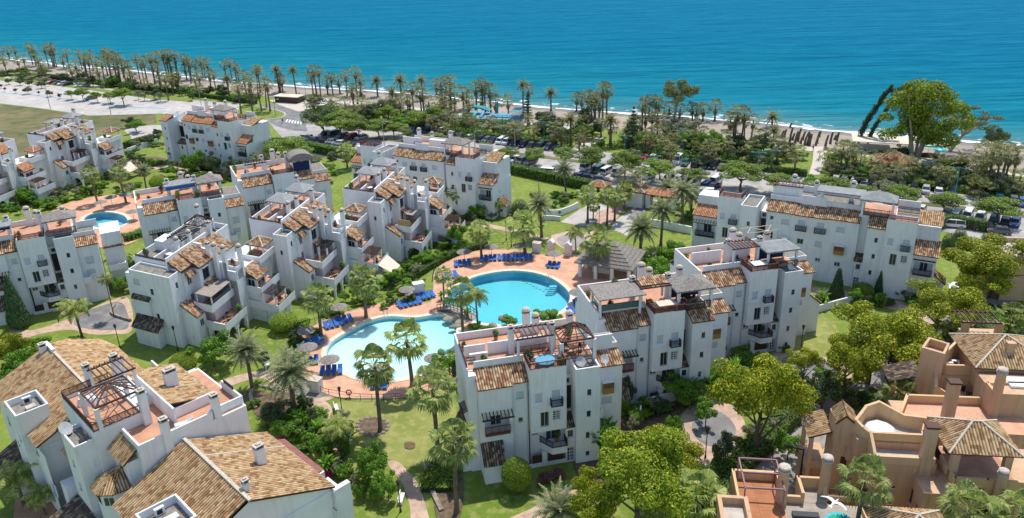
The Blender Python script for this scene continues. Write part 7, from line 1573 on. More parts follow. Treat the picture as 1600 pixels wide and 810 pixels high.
for nm_, n_, path, sp_ in ZN:
    for i in range(int(n_ * 1.2)):
        t = zr.random() * (len(path) - 1); j = min(int(t), len(path) - 2); x = path[j][0] + (path[j + 1][0] - path[j][0]) * (t - j) + zr.gauss(0, sp_); y = path[j][1] + (path[j + 1][1] - path[j][1]) * (t - j) + zr.gauss(0, sp_ * .35)
        k_ = zr.choice(('bush', 'dbush', 'bush', 'bright', 'dark', 'olive')); w_ = zr.uniform(12, 26) * (.7 if y < 400 else 1.15 if y > 600 else 1)
        if k_ in ('bright', 'dark', 'olive'): ptree(k_, x, y - w_ * .5, w_, w_ * .9, y + w_ * .15, cat='shrub', group='garden shrubs ' + nm_, key='z' + nm_, base='small bushy tree ' + nm_)
        else: ptree(k_, x, y - w_ * .2, w_, w_ * .6, y + w_ * .12, cat='shrub', group='garden shrubs ' + nm_, key='z' + nm_, base=('light' if k_ == 'bush' else 'dark') + ' green shrub ' + nm_)
# hedges
def hedge(px, w_, h, label, n, mat=None, size=.22):
    P_ = [Vector(p) for p in gpts(px, True, False)]; mb = MB(); core = MB(); ribbon(core, [tuple(p) for p in P_], w_ * .8, 0, h * .9); seg = [(P_[i], P_[i + 1]) for i in range(len(P_) - 1)]; Ls = [(b - a).length for a, b in seg]; T = sum(Ls); 
    for _ in range(n):
        a, b = rnd.choices(seg, Ls)[0]; t = rnd.random(); p = a + (b - a) * t; d = (b - a).normalized(); nn = Vector((-d.y, d.x)); q = rnd.random()
        if q < .5: off_, z = rnd.uniform(-.5, .5) * w_, h * rnd.uniform(.92, 1.08); nr = Vector((0, 0, 1))
        else: s_ = rnd.choice((-1, 1)); off_, z = s_ * w_ * rnd.uniform(.46, .54), rnd.uniform(.05, 1) * h; nr = Vector((nn.x * s_, nn.y * s_, .3))
        c = Vector((p.x + nn.x * off_, p.y + nn.y * off_, z)); nr = (nr.normalized() + rv() * .7).normalized(); a_ = nr.orthogonal().normalized(); b_ = nr.cross(a_); s = size * rnd.uniform(.6, 1.3); mb.F(c - a_ * s * .5, c - b_ * s * .35, c + a_ * s * .5, c + b_ * s * .35)
    r = empty('hedge', (0, 0, 0), 0, label, 'hedge'); part('foliage', mb, mat or LF_HEDGE, r); part('stems', core, plain('hedge_stems', (0.02, 0.04, 0.012)) if 'hedge_stems' not in MATS else MATS['hedge_stems'], r); return r
hedge([(798, 270), (840, 279), (900, 292), (935, 300)], 2.2, 2.2, 'dark green hedge between the lawn and the car park, middle', 4200, size=.4)
hedge([(196, 232), (215, 226), (240, 219)], 1.8, 1.8, 'dark hedge along the side street on the left', 1500, size=.4)
hedge([(395, 232), (420, 226), (450, 226), (478, 232)], 1.8, 1.8, 'dark hedge between the car park and the orange roofed building', 1800, size=.4)
hedge([(478, 234), (510, 241), (540, 246), (562, 250)], 2.6, 2.4, 'dark hedge behind the upper lawn on the left', 3000, size=.4)
hedge([(640, 201), (720, 210), (800, 221), (870, 229)], 1.8, 1.5, 'green hedge along the far side of the car park, left', 3600, size=.4)
hedge([(1000, 244), (1060, 249), (1150, 262), (1260, 276)], 1.8, 1.5, 'green hedge along the far side of the car park, middle', 3600, size=.4)
hedge([(1310, 282), (1380, 286), (1460, 297)], 1.8, 1.5, 'green hedge along the far side of the car park, right', 2600, size=.4)
hedge([(300, 150), (350, 156), (400, 163)], 1.6, 1.4, 'hedge beside the seafront road', 2000, size=.45)
hedge([(63, 122), (140, 130), (230, 141), (290, 147)], 2.0, 1.6, 'long dark hedge along the far left palms', 3000, LF_DARK, size=.5)
hedge([(1462, 358), (1480, 352), (1520, 358), (1540, 362)], 2, 2.2, 'hedge behind the egg shaped clipped trees', 2200)
hedge([(1095, 800), (1130, 762), (1175, 716), (1210, 680), (1240, 655)], 2.4, 1.6, 'clipped hedge along the inner road', 5200, size=.3)
hedge([(700, 352), (730, 344), (742, 336)], 1.6, 1.2, 'low hedge right of the terraced blocks', 1200)
hedge([(640, 440), (680, 415), (715, 398), (760, 385)], 1.6, 1.2, 'low clipped hedge behind the pool fence', 2600)
hedge([(683, 770), (690, 740), (705, 728)], 3.5, .7, 'sloping clipped bank below the near block', 3000, LF_TOP)
hedge([(505, 560), (535, 535), (585, 512), (625, 500)], .5, .5, 'low grass verge hedge along the deck fence', 1200, LF_TOP) if False else None
hedge([(180, 377), (205, 375), (226, 366)], 2.2, 1.4, 'bright hedge before the small pool', 1400, LF_BRIGHT)
hedge([(300, 262), (330, 268), (270, 257)], 1.4, 1.0, 'low dark hedge on the left lawn', 900)
hedge([(150, 505), (200, 512), (215, 520)], 1.0, .6, 'low planting by the left walk', 500) if False else None
# ---- the seafront grove
def zone(x): return 'left of roundabout' if x < 400 else 'between roundabout and playground' if x < 715 else 'right of playground' if x < 1060 else 'before dead trunks' if x < 1260 else 'by the kiosk'
SP = [(0, 60, [(75, 110, 220), (150, 110, 230), (25, 190, 260), (300, 80, 280), (335, 90, 290), (390, 190, 300), (350, 150, 290), (470, 100, 300), (530, 90, 305), (560, 130, 310), (520, 110, 300), (655, 215, 320), (690, 140, 320), (830, 150, 330), (790, 260, 400), (880, 190, 430), (920, 220, 400), (950, 160, 340), (870, 220, 400), (1000, 230, 360), (1060, 250, 460), (1120, 140, 380), (1130, 210, 420), (1180, 170, 400), (1220, 200, 480), (1290, 270, 480), (1340, 270, 480), (1200, 260, 500), (980, 370, 470), (820, 370, 440), (-30, 120, 230), (1260, 200, 420), (1090, 170, 400)]),
      (200, 60, [(0, 270, 450), (40, 340, 520), (80, 190, 480), (130, 260, 520), (160, 230, 500), (230, 190, 480), (290, 180, 500), (300, 300, 560), (250, 280, 480), (370, 160, 430), (400, 200, 430), (420, 160, 430), (470, 160, 430), (500, 200, 430), (450, 270, 430), (580, 200, 440), (620, 210, 480), (640, 250, 440), (600, 310, 440), (700, 260, 430), (760, 220, 420), (790, 260, 430), (830, 240, 400), (740, 370, 500), (850, 370, 520), (900, 370, 540), (440, 400, 560), (380, 400, 660), (520, 400, 560), (500, 430, 560), (1010, 270, 420), (1070, 240, 430), (1120, 270, 440), (1150, 310, 450), (1220, 380, 640), (1040, 430, 640, 1), (1150, 500, 800), (1270, 480, 800), (1330, 330, 640), (1290, 420, 700), (330, 420, 520)]),
      (400, 80, [(10, 190, 440, 1), (70, 310, 600), (110, 340, 640), (215, 190, 440, 1), (240, 280, 440), (265, 290, 430), (395, 200, 490, 1), (580, 250, 460), (610, 190, 450), (650, 200, 490), (740, 310, 460), (790, 260, 460), (870, 290, 450), (940, 240, 470), (1040, 210, 560), (1090, 280, 460), (1010, 390, 630), (1100, 390, 480), (1270, 310, 480, 1), (790, 500, 590), (940, 530, 640), (1110, 540, 760), (30, 420, 640)]),
      (600, 100, [(170, 170, 320, 1), (400, 170, 380, 1), (80, 300, 470, 1), (290, 240, 520), (380, 290, 510), (410, 300, 500), (550, 200, 330), (600, 180, 470), (640, 170, 450), (690, 170, 450), (610, 300, 480), (700, 260, 500), (830, 290, 480), (870, 330, 480), (590, 380, 560), (700, 370, 510), (740, 350, 510), (160, 370, 460), (240, 330, 520), (470, 390, 520), (965, 240, 520), (1040, 200, 530), (1060, 240, 520), (1120, 260, 540), (1030, 360, 530), (1175, 390, 550), (1310, 380, 560), (630, 340, 480), (520, 590, 690), (720, 580, 690), (940, 600, 720), (1150, 610, 740), (130, 500, 600)]),
      (800, 110, [(110, 150, 530, 1), (160, 200, 580), (410, 230, 430, 1), (680, 280, 440), (740, 290, 430), (800, 260, 480), (840, 300, 500), (880, 270, 500), (920, 330, 520), (960, 190, 550), (1000, 200, 550), (620, 520, 790, 1), (1050, 520, 800, 1), (520, 650, 800), (760, 660, 800), (1230, 660, 800), (30, 590, 800), (230, 620, 800), (870, 340, 520)]),
      (1000, 130, [(30, 220, 560), (60, 180, 350), (100, 170, 350), (160, 180, 350), (190, 210, 350), (420, 260, 370), (310, 260, 340), (560, 250, 400), (600, 280, 400), (670, 260, 400), (800, 230, 400), (60, 350, 560), (130, 340, 560), (190, 350, 560), (110, 600, 740), (350, 560, 720), (600, 570, 750), (930, 640, 830), (1190, 660, 830), (1020, 300, 720), (1090, 310, 700), (1000, 370, 700), (1120, 380, 680), (1190, 380, 600), (960, 370, 500)]),
      (1200, 170, [(50, 90, 200, 1), (60, 230, 440, 1), (110, 370, 610), (300, 460, 700), (640, 490, 640), (790, 400, 680), (850, 430, 640), (930, 500, 680), (1090, 520, 740)]),
      (1400, 190, [(130, 440, 640), (500, 540, 680), (700, 450, 640, 1), (890, 520, 700), (1050, 310, 720), (1130, 330, 720), (1200, 350, 680), (960, 310, 560), (1290, 330, 680), (1310, 570, 760), (850, 470, 640), (1180, 300, 560)])]
for ox, oy, lst in SP:
    for q in lst:
        x, yc, yb = ox + q[0] / 6.75, oy + (q[1] + 12) / 6.75, oy + q[2] / 6.75
        dt = len(q) > 3; lowp = (q[2] - q[1]) < 180
        b_ = ('feathery date palm' if dt else 'short brown skirted fan palm' if lowp else 'tall fan palm') + ', seafront grove ' + zone(x)
        ppalm('fdate' if dt else 'wash', x, yc, yb, (rnd.uniform(.75, .95) if dt else rnd.uniform(.85, 1.1)) * (1.15 if x > 1380 else 1.0), group='palms of the seafront grove', key='grove' + b_, base=b_)
ST = [('euc', 1438, 195, 128, 185, 256, 'tall bushy eucalyptus tree on the beach at the right', 'tree'), ('euc2', 1058, 148, 62, 62, 185, 'tall loose eucalyptus tree rising above the middle palms', 'tree'), ('sparse', 1517, 190, 80, 70, 238, 'bare branched brownish tree right of the big eucalyptus', 'tree'), ('euc2', 1556, 212, 38, 32, 245, 'brownish small tree above the right palms', 'tree'), ('norf', 990, 182, 20, 50, 232, 'norfolk pine among the middle palms', 'tree'), ('norf', 824, 170, 22, 60, 198, 'dark layered pine beside the tall left palm', 'tree'),
      ('olive', 604, 160, 40, 34, 186, 'grey green rounded tree in the seafront park', 'tree')]
for k_, x, y, w_, h_, yb, lab, cat in ST: ptree(k_, x, y, w_, h_, yb, label=lab, cat=cat, rz=rad(-14))
for i, (x, yc, yb, sc_) in enumerate(((1372, 170, 230, 1.0), (1388, 178, 231, .85))):
    P_ = G(x - 32 + 4, yb) if i == 0 else G(1357, yb); P_, zc = stand(1345 if i == 0 else 1360, 185, yb); top = stand(x, yc - 38 + (i * 16), yb)[1]
    tree('lean', P_, top * .95, top, ('leaning wind bent cypress on the beach, left and darker one' if i == 0 else 'leaning wind bent cypress beside the tall eucalyptus'), group='leaning cypresses', rz=rad(-12))
MT = {'dark': [(128, 116, 22, 12, 124), (240, 146, 24, 20, 157), (345, 138, 26, 20, 149), (866, 188, 44, 40, 214), (845, 182, 36, 26, 200), (915, 182, 34, 44, 210), (927, 200, 30, 30, 218), (990, 200, 30, 34, 226), (1052, 196, 56, 30, 222), (1020, 215, 34, 22, 232), (1085, 222, 40, 26, 240), (1190, 218, 44, 40, 246), (1160, 236, 30, 22, 250), (1455, 262, 40, 22, 276), (1410, 232, 34, 22, 250), (1565, 280, 22, 16, 290), (300, 150, 12, 12, 158), (1225, 232, 24, 16, 244), (660, 195, 30, 16, 204), (700, 186, 30, 16, 196), (588, 170, 36, 26, 188), (12, 112, 34, 10, 118), (60, 110, 24, 10, 116), (95, 118, 26, 12, 124)],
      'olive': [(1078, 196, 50, 44, 226), (60, 118, 22, 9, 123), (680, 182, 40, 18, 200), (1218, 222, 24, 16, 236), (815, 200, 24, 14, 210), (640, 176, 26, 16, 190)],
      'bright': [(1115, 212, 40, 34, 246), (620, 185, 50, 18, 200), (645, 186, 30, 16, 200), (715, 214, .1, .1, 215), (1255, 240, 18, 14, 250), (1470, 290, 30, 14, 298), (665, 198, 16, 10, 204), (890, 206, 20, 14, 216)]}
for k_, lst in MT.items():
    for x, y, w_, h_, yb in lst:
        if w_ > 1: b_ = {'dark': 'dark evergreen tree', 'olive': 'grey green tree', 'bright': 'green tree'}[k_] + ', seafront park ' + zone(x); ptree(k_, x, y, w_, h_, yb, group='trees of the seafront park', key='park' + b_, base=b_)
US = random.Random(5); und = MB()
for i in range(185):
    x = US.uniform(-10, 1600); y0 = 104 + 0.0 * x + (x * .098 if x < 800 else 78 + (x - 800) * .117) ; y = y0 + US.uniform(10, 42 if x > 480 else 18)
    if 1240 < x < 1300 or 400 < x < 480: continue
    k_ = US.choice(('dbush', 'dbush', 'bush', 'dark', 'olive')); w_ = US.uniform(18, 38) * (1 if x > 480 else .7)
    if 'bush' in k_:   # ground cover of the grove: nobody could count it
        g_ = G(x, y); m_ = mpp(g_) * w_ * .5; leaves(und, [((g_.x, g_.y, m_ * .3), (m_, m_, m_ * .55)), ((g_.x + m_ * .5, g_.y + m_ * .3, m_ * .3), (m_ * .6, m_ * .6, m_ * .5))], 700, .42, .85); continue
    ptree(k_, x, y - w_ * .2, w_, w_ * .55, y + w_ * .1, cat='shrub', group='undergrowth shrubs of the seafront grove', key='us' + zone(x), base='rounded undergrowth shrub, seafront grove ' + zone(x))
link('undergrowth', und.mesh('undergrowth'), LF_HEDGE, None, 'low dark green ground cover massed under the seafront palms', 'ground cover', None, 'stuff')
for i in range(52):
    x = US.uniform(20, 1600); y0 = 104 + (x * .098 if x < 800 else 78 + (x - 800) * .117); y = y0 + US.uniform(12, 40 if x > 480 else 18)
    if 1235 < x < 1305 or 395 < x < 485 or 700 < x < 800 or 1370 < x < 1440: continue
    k_ = US.choice(('dark', 'dark', 'bright', 'olive', 'pine')); w_ = US.uniform(24, 42) * (1 if x > 480 else .6); b_ = {'dark': 'mid height dark tree', 'olive': 'mid height grey green tree', 'bright': 'mid height green tree', 'pine': 'mid height pine tree'}[k_] + ', seafront grove ' + zone(x)
    ptree(k_, x, y - w_ * .55, w_, w_ * .8, y, group='mid height trees of the seafront grove', key='mh' + b_, base=b_)
for i in range(78):
    x = US.uniform(0, 1600); y0 = 104 + (x * .098 if x < 800 else 78 + (x - 800) * .117); y = y0 + US.uniform(8, 46 if x > 480 else 20)
    if 1240 < x < 1300 or 405 < x < 480: continue
    b_ = 'short spreading fan palm, seafront grove ' + zone(x); ppalm('wash', x, y - US.uniform(14, 30), y, US.uniform(.8, 1.05), group='palms of the seafront grove', key='g2' + b_, base=b_)
# umbrella pines of the car park and the shade trees by the seafront road
UP_ = [(502, 188, 62, 52, 213, 'dark'), (530, 193, 66, 44, 217, 'pine'), (560, 198, 44, 32, 218, 'pine'), (590, 198, 50, 28, 217, 'pine'), (615, 200, 40, 22, 214, 'pine'), (675, 214, 38, 16, 224, 'pine'), (637, 208, 18, 14, 220, 'pine'),
       (757, 228, 24, 14, 238, 'pine'), (792, 238, 34, 20, 254, 'pine'), (715, 218, .1, .1, 220, 'pine'), (835, 241, 36, 26, 260, 'pine'), (883, 243, 38, 34, 262, 'pine'), (925, 244, 54, 34, 272, 'pine'), (978, 250, 56, 34, 280, 'pine'), (1030, 262, 60, 34, 285, 'pine'), (1084, 270, 46, 22, 288, 'pine'), (1160, 270, 80, 44, 300, 'pine'), (1220, 284, 54, 30, 306, 'pine'), (1250, 292, 60, 36, 312, 'olive'), (1300, 292, 62, 34, 312, 'pine'),
       (1345, 300, 60, 26, 318, 'pine'), (1412, 302, 60, 30, 325, 'pine'), (1476, 313, 54, 30, 336, 'pine'), (1562, 323, 66, 34, 350, 'pine'), (1200, 258, .1, .1, 260, 'pine'), (1268, 280, 40, 24, 300, 'bright'), (1385, 290, 40, 24, 306, 'olive')]
for x, y, w_, h_, yb, k_ in UP_:
    if w_ > 1: b_ = {'pine': 'broad umbrella pine', 'dark': 'dark rounded tree', 'olive': 'brownish grey tree', 'bright': 'green leafy tree'}[k_] + ' shading the car park'; ptree(k_, x, y, w_, h_, yb, group='trees shading the car park', key='cp' + b_, base=b_)
for q in [(80, 430, 45, 490), (200, 440, 50, 500), (300, 460, 42, 510), (430, 470, 55, 530), (45, 515, 18, 560), (155, 525, 26, 580), (280, 525, 56, 590), (400, 560, 20, 600), (515, 560, 50, 620), (620, 585, 28, 640), (740, 570, 62, 650), (860, 560, 88, 660), (1010, 590, 72, 680), (1150, 600, 84, 690), (1280, 570, 120, 710), (0, 480, 24, 530)]:
    x, y = q[0] / 6.75, 60 + q[1] / 6.75; ptree('pine' if q[2] > 60 else 'dark', x, y, q[2] * 2 / 6.75 * .9, q[2] * 1.1 / 6.75, 60 + q[3] / 6.75, group='shade trees along the seafront road', key='road', base='shade tree along the pale seafront road')
for q in [(100, 580, 650), (165, 585, 660), (330, 590, 670), (1275, 600, 700)]:
    x, y = 200 + q[0] / 6.75, 60 + q[1] / 6.75; ptree('olive', x, y, 14, 14, 60 + q[2] / 6.75, group='shade trees along the seafront road', key='road2', base='thin young tree beside the seafront road')
# dead trunks standing on the beach
me_d = MB().tube([(0, 0, -.1), (.12, 0, 2.2), (.5, .1, 4.8)], [.38, .32, .26], 7).mesh('trunk'); me_d.materials.append(PTRUNK)
for q in [(150, 230, 310), (180, 220, 300), (245, 200, 350), (265, 260, 335), (300, 240, 360), (330, 210, 345), (350, 300, 370), (375, 240, 330), (420, 240, 300), (395, 300, 385), (430, 260, 385), (450, 270, 390), (530, 240, 360), (510, 320, 390), (545, 240, 300), (620, 280, 400), (670, 250, 370), (705, 290, 330), (735, 250, 375), (235, 170, 200), (910, 285, 330)]:
    P_, h = stand(1200 + q[0] / 6.75, 170 + q[1] / 6.75, 170 + q[2] / 6.75); r = empty('dead_palm_trunk', (P_.x, P_.y, 0), rnd.uniform(-.5, .5), None, 'dead trunk', 'dead trunks standing on the beach'); link_mesh('trunk', me_d, r, scale=(1, 1, max(h / 4.8, .3))); series('dead', r, 'bare leaning dead palm trunk standing on the beach')
# ================================================================ CARS, LAMPS, SUNBEDS, SMALL THINGS
CARM = {n: plain('car_paint_' + n, c, 0.25, 0.6) for n, c in dict(white=(.75, .75, .75), silver=(.42, .43, .44), black=(.02, .02, .025), navy=(.02, .04, .12), grey=(.12, .125, .13), red=(.35, .01, .015), blue=(.04, .12, .3), green=(.02, .12, .08), teal=(.02, .28, .22)).items()}
TYRE = plain('tyre_rubber', (.02, .02, .02), .8); RIM = plain('wheel_rim', (.4, .4, .42), .3); LAMPG = plain('headlight_glass', (.7, .72, .72), .2); TAIL = plain('tail_light', (.4, .01, .01), .3)
def car_meshes(L_=4.3, W_=1.78, H_=1.48, kind='car'):
    prof = [(-L_ / 2, .35), (-L_ / 2, .75), (-L_ / 2 + .15, .92), (-L_ / 2 + .55, .98)] if kind == 'car' else [(-L_ / 2, .35), (-L_ / 2, 1.0), (-L_ / 2 + .05, 1.1), (-L_ / 2 + .1, 1.12)]
    body = MB(); pf = [(-L_ / 2 + .02, .32), (-L_ / 2, .6), (-L_ / 2 + .05, .85), (-L_ / 2 + .9, .95), (L_ / 2 - .9, .95), (L_ / 2 - .12, .9), (L_ / 2, .65), (L_ / 2 - .03, .32)]
    if kind == 'van': pf = [(-L_ / 2 + .02, .32), (-L_ / 2, .6), (-L_ / 2 + .05, .95), (-L_ / 2 + .75, 1.1), (L_ / 2 - .05, 1.1), (L_ / 2, .65), (L_ / 2 - .03, .32)]
    W2 = W_ / 2
    def ext(mb, pf, w0, w1=None, zt=0):
        ws = [w0 - (.07 if z > .8 else .05 if z < .4 else 0) for x, z in pf]
        n = len(pf)
        for i in range(n):
            j = (i + 1) % n; (x0, z0), (x1, z1) = pf[i], pf[j]; mb.F((x0, -ws[i], z0), (x0, ws[i], z0), (x1, ws[j], z1), (x1, -ws[j], z1))
        mb.F(*[(x, -ws[i], z) for i, (x, z) in enumerate(pf)][::-1]); mb.F(*[(x, ws[i], z) for i, (x, z) in enumerate(pf)])
    ext(body, pf, W2)
    hb = .95 if kind != 'van' else 1.1; rf = (-.55, 1.35) if kind == 'car' else (-1.2, L_ / 2 - .15); fo = (-1.15, 1.9) if kind == 'car' else (-1.55, L_ / 2 - .05)
    z1 = H_; wt, wb = W2 - .25, W2 - .09
    rb = body; rb.F((rf[0], -wt, z1), (rf[1], -wt, z1), (rf[1], wt, z1), (rf[0], wt, z1)); 
    for x in (rf[0], .35, rf[1] - .1):   # pillars
        for s_ in (-1, 1): rb.beam((x, s_ * wt * 1.0, z1 - .02), (x + (.0 if x != rf[0] else -.45), s_ * wb, hb), .09, .06)
    body.beam((rf[0] - .03, 0, z1 - .02), (rf[1] + .03, 0, z1 - .02), wt * 2, .07)
    g = MB(); A = [(fo[0], -wb, hb), (fo[1], -wb, hb), (fo[1], wb, hb), (fo[0], wb, hb)]; T = [(rf[0], -wt, z1 - .05), (rf[1], -wt, z1 - .05), (rf[1], wt, z1 - .05), (rf[0], wt, z1 - .05)]
    for i in range(4): j = (i + 1) % 4; g.F(A[i], A[j], T[j], T[i])
    wh = MB(); wh.tf = lambda p: (p[0], p[2], p[1])
    wheel = MB(); n = 12
    for k in range(n):
        a0, a1 = 2 * pi * k / n, 2 * pi * (k + 1) / n; P0 = lambda a, y, r=.31: (r * cos(a), y, r * sin(a)); wheel.F(P0(a0, -.1), P0(a1, -.1), P0(a1, .1), P0(a0, .1)); wheel.F(P0(a1, -.1), P0(a0, -.1), (0, -.1, 0)); wheel.F(P0(a0, .1), P0(a1, .1), (0, .1, 0))
    rim = MB()
    for s_ in (-.108, .108):
        q = [(.19 * cos(2 * pi * k / 8), s_, .19 * sin(2 * pi * k / 8)) for k in range(8)]; rim.F(*(q if s_ < 0 else q[::-1]))
    hl = MB().box(-L_ / 2 - .015, -L_ / 2 + .12, -.2, .2, .62, .78); tl = MB().box(L_ / 2 - .1, L_ / 2 + .015, -.15, .15, .68, .84)
    return body, g, wheel, rim, hl, tl, L_, W_
CARP = {}
def car(P_, az, color, kind='car', base=None, key='cars'):
    if (kind, color) not in CARP:
        gk = (kind, None)
        if gk not in CARP: CARP[gk] = car_meshes() if kind == 'car' else car_meshes(5.0, 1.95, 2.1, 'van') if kind == 'van' else car_meshes(4.5, 1.85, 1.72, 'suv'); 
        body, g, wheel, rim, hl, tl, L_, W_ = CARP[gk]
        ms = []
        for nm, mb, mt in (('body', body, CARM[color]), ('window_glass', g, GLASSD), ('wheel', wheel, TYRE), ('rim', rim, RIM), ('headlight', hl, LAMPG), ('tail_light', tl, TAIL)): me = mb.mesh(nm); me.materials.append(mt); ms.append(me)
        CARP[(kind, color)] = (ms, L_, W_)
    ms, L_, W_ = CARP[(kind, color)]
    r = empty('parked_van' if kind == 'van' else 'parked_car', (P_.x, P_.y, 0.05), az, None, 'van' if kind == 'van' else 'car', 'cars in the seafront car park')
    link_mesh('body', ms[0], r); link_mesh('window_glass', ms[1], r)
    for sx in (-1, 1):
        for sy in (-1, 1): wq = link_mesh('wheel', ms[2], r, (sx * (L_ / 2 - .85), sy * (W_ / 2 - .1), .31)); link_mesh('rim', ms[3], wq)
    for sy in (-1, 1): link_mesh('headlight', ms[4], r, (0, sy * (W_ / 2 - .3), 0)); link_mesh('tail_light', ms[5], r, (0, sy * (W_ / 2 - .25), 0))
    series(key, r, '%s %s %s' % (color, {'car': 'parked car', 'van': 'parked van', 'suv': 'tall parked car'}[kind], base)); return r
def heading(x, y): a, b = G(x - 10, y), G(x + 10, y + 1.55); return math.atan2(b.y - a.y, b.x - a.x)
far = [(637, 201, 'white'), (648, 203, 'grey'), (658, 204, 'teal'), (669, 204, 'blue'), (685, 207, 'white'), (696, 210, 'black'), (707, 211, 'silver'), (720, 213, 'grey'), (735, 215, 'white'), (752, 218, 'black'), (761, 219, 'grey'), (771, 220, 'black'), (783, 221, 'white'), (793, 222, 'white'), (806, 224, 'navy'), (819, 226, 'black'), (832, 227, 'grey'), (845, 229, 'black'), (857, 230, 'grey'), (870, 231, 'black'), (1009, 246, 'red'), (1021, 247, 'white'), (1059, 252, 'white', 'van'), (1071, 255, 'green'), (1087, 257, 'black'), (1101, 259, 'green'), (1115, 260, 'black'), (1128, 262, 'grey'),
       (1305, 283, 'silver'), (1318, 284, 'grey'), (1334, 286, 'white'), (1350, 288, 'white'), (1363, 290, 'grey'), (1427, 297, 'black', 'suv'), (1446, 298, 'silver'), (1466, 300, 'white'), (1487, 302, 'navy'), (1536, 309, 'black'), (1560, 311, 'teal'), (1583, 315, 'grey'), (1597, 318, 'blue'), (1408, 294, 'grey'), (1390, 292, 'blue')]
mid = [(512, 208, 'black'), (523, 209, 'navy'), (537, 212, 'grey'), (551, 214, 'red'), (565, 215, 'silver'), (776, 240, 'white'), (805, 250, 'white'), (817, 252, 'grey'), (829, 254, 'grey'), (790, 245, 'black'), (918, 262, 'white', 'van'), (934, 266, 'green'), (948, 268, 'white', 'suv'), (965, 270, 'silver'), (998, 273, 'silver'), (1014, 276, 'white'), (1044, 280, 'navy'), (1059, 281, 'silver'), (1071, 283, 'grey'), (1085, 284, 'navy'), (1117, 286, 'white', 'van'), (1104, 291, 'navy'), (1116, 292, 'black'), (1417, 325, 'white'), (1438, 330, 'white'), (1480, 335, 'grey'), (1493, 338, 'silver'), (1511, 338, 'white'), (1531, 341, 'white'), (1552, 346, 'green'), (1570, 347, 'black'), (1585, 349, 'blue'), (1394, 322, 'silver')]
near = [(478, 216, 'silver'), (492, 219, 'navy'), (505, 220, 'black'), (520, 222, 'white'), (530, 224, 'white'), (545, 226, 'black'), (858, 270, 'white'), (877, 273, 'black'), (905, 277, 'black'), (920, 279, 'navy'), (938, 281, 'grey'), (1088, 300, 'grey'), (1475, 346, 'navy'), (1488, 352, 'white', 'suv'), (1537, 357, 'black', 'suv'), (1100, 302, 'white'), (1560, 362, 'grey')]
for lst, rel_, nm in ((far, 1.45, 'in the row under the seafront hedge'), (mid, 1.25, 'in the middle row of the car park'), (near, 0.0, 'in the row nearest the apartments')):
    for q in lst: k_ = q[3] if len(q) > 3 else ('suv' if rnd.random() < .25 else 'car'); car(G(q[0], q[1] + 3), heading(q[0], q[1]) + rel_ + rnd.uniform(-.04, .04) + (pi if rnd.random() < .4 else 0), q[2], k_, nm)
for x, y, c_o in ((84, 131, 'red'), (92, 132, 'grey'), (99, 133, 'white'), (106, 134, 'black'), (125, 136, 'white'), (133, 136, 'silver'), (142, 156, 'grey')): car(G(x, y), heading(x, y) + 1.3, c_o, 'car', 'by the long pale seafront road')
car(G(1415, 572), rad(60), 'teal', 'suv', 'parked on the inner road under the trees', 'inner'); car(G(1000, 328), rad(40), 'green', 'car', 'waiting inside the entrance gate', 'gate') if False else None
# sun loungers and parasols
def bed():
    r = empty('sun_lounger', (0, 0, 0), 0, None, 'sun lounger', 'blue sun loungers round the pools')
    mb = MB(); mb.beam((-.32, -1, .3), (-.32, .35, .3), .05, .06); mb.beam((.32, -1, .3), (.32, .35, .3), .05, .06)
    for x in (-.3, .3):
        for y in (-.85, .3): mb.beam((x, y, 0), (x, y, .3), .05)
    part('frame', mb, PLAST, r); m2 = MB().box(-.33, .33, -1.0, .3, .32, .42); part('mattress', m2, BLUEC, r); m3 = MB(); m3.beam((0, .3, .38), (0, .85, .78), .66, .09); part('backrest', m3, BLUEC, r); return r
BEDP = bed(); first = [True]
def put_bed(x, y, az, base):
    o = BEDP if first[0] else copy_tree(BEDP); first[0] = False; P_ = G(x, y); o.location = (P_.x, P_.y, .11); o.rotation_euler = (0, 0, az); series('bed' + base, o, base)
def beds(px, n, az, base, gap=.85):
    c = G(*px); d = Vector((cos(az), sin(az)))
    for i in range(n):
        o = BEDP if first[0] else copy_tree(BEDP); first[0] = False; t = (i - (n - 1) / 2) * gap; o.location = (c.x + d.x * t, c.y + d.y * t, .115); o.rotation_euler = (0, 0, az + rnd.uniform(-.08, .08)); series('bed' + base, o, base)
for px, n, az, where in (((723, 415), 4, .25, 'at the far left corner of the round pool deck'), ((770, 407), 6, .05, 'under the far left palm on the pool deck'), ((812, 406), 6, 0, 'under the silvery palm on the pool deck'), ((865, 418), 3, -.3, 'on the deck before the pavilion'), ((706, 434), 3, .5, 'beside the thin palm left of the round pool'), ((640, 477), 5, .45, 'beside the rose bed left of the pools'), ((665, 466), 4, .45, 'by the white shower hut'),
                      ((522, 510), 4, .5, 'left of the shallow pool, lower group'), ((540, 503), 3, .5, 'left of the shallow pool, upper group'), ((486, 541), 5, .9, 'at the left end of the shallow pool'), ((490, 567), 2, .2, 'below the left end of the shallow pool'), ((518, 583), 4, .1, 'by the grey parasol low on the deck'), ((594, 605), 3, -.05, 'in the row of three low on deck'), ((688, 575), 3, .4, 'at the right end of the shallow pool'), ((894, 490), 2, .6, 'at the lower right of the round pool'), ((903, 478), 2, .3, 'at the right edge of the round pool')):
    beds(px, n, az, 'blue sun lounger ' + where)
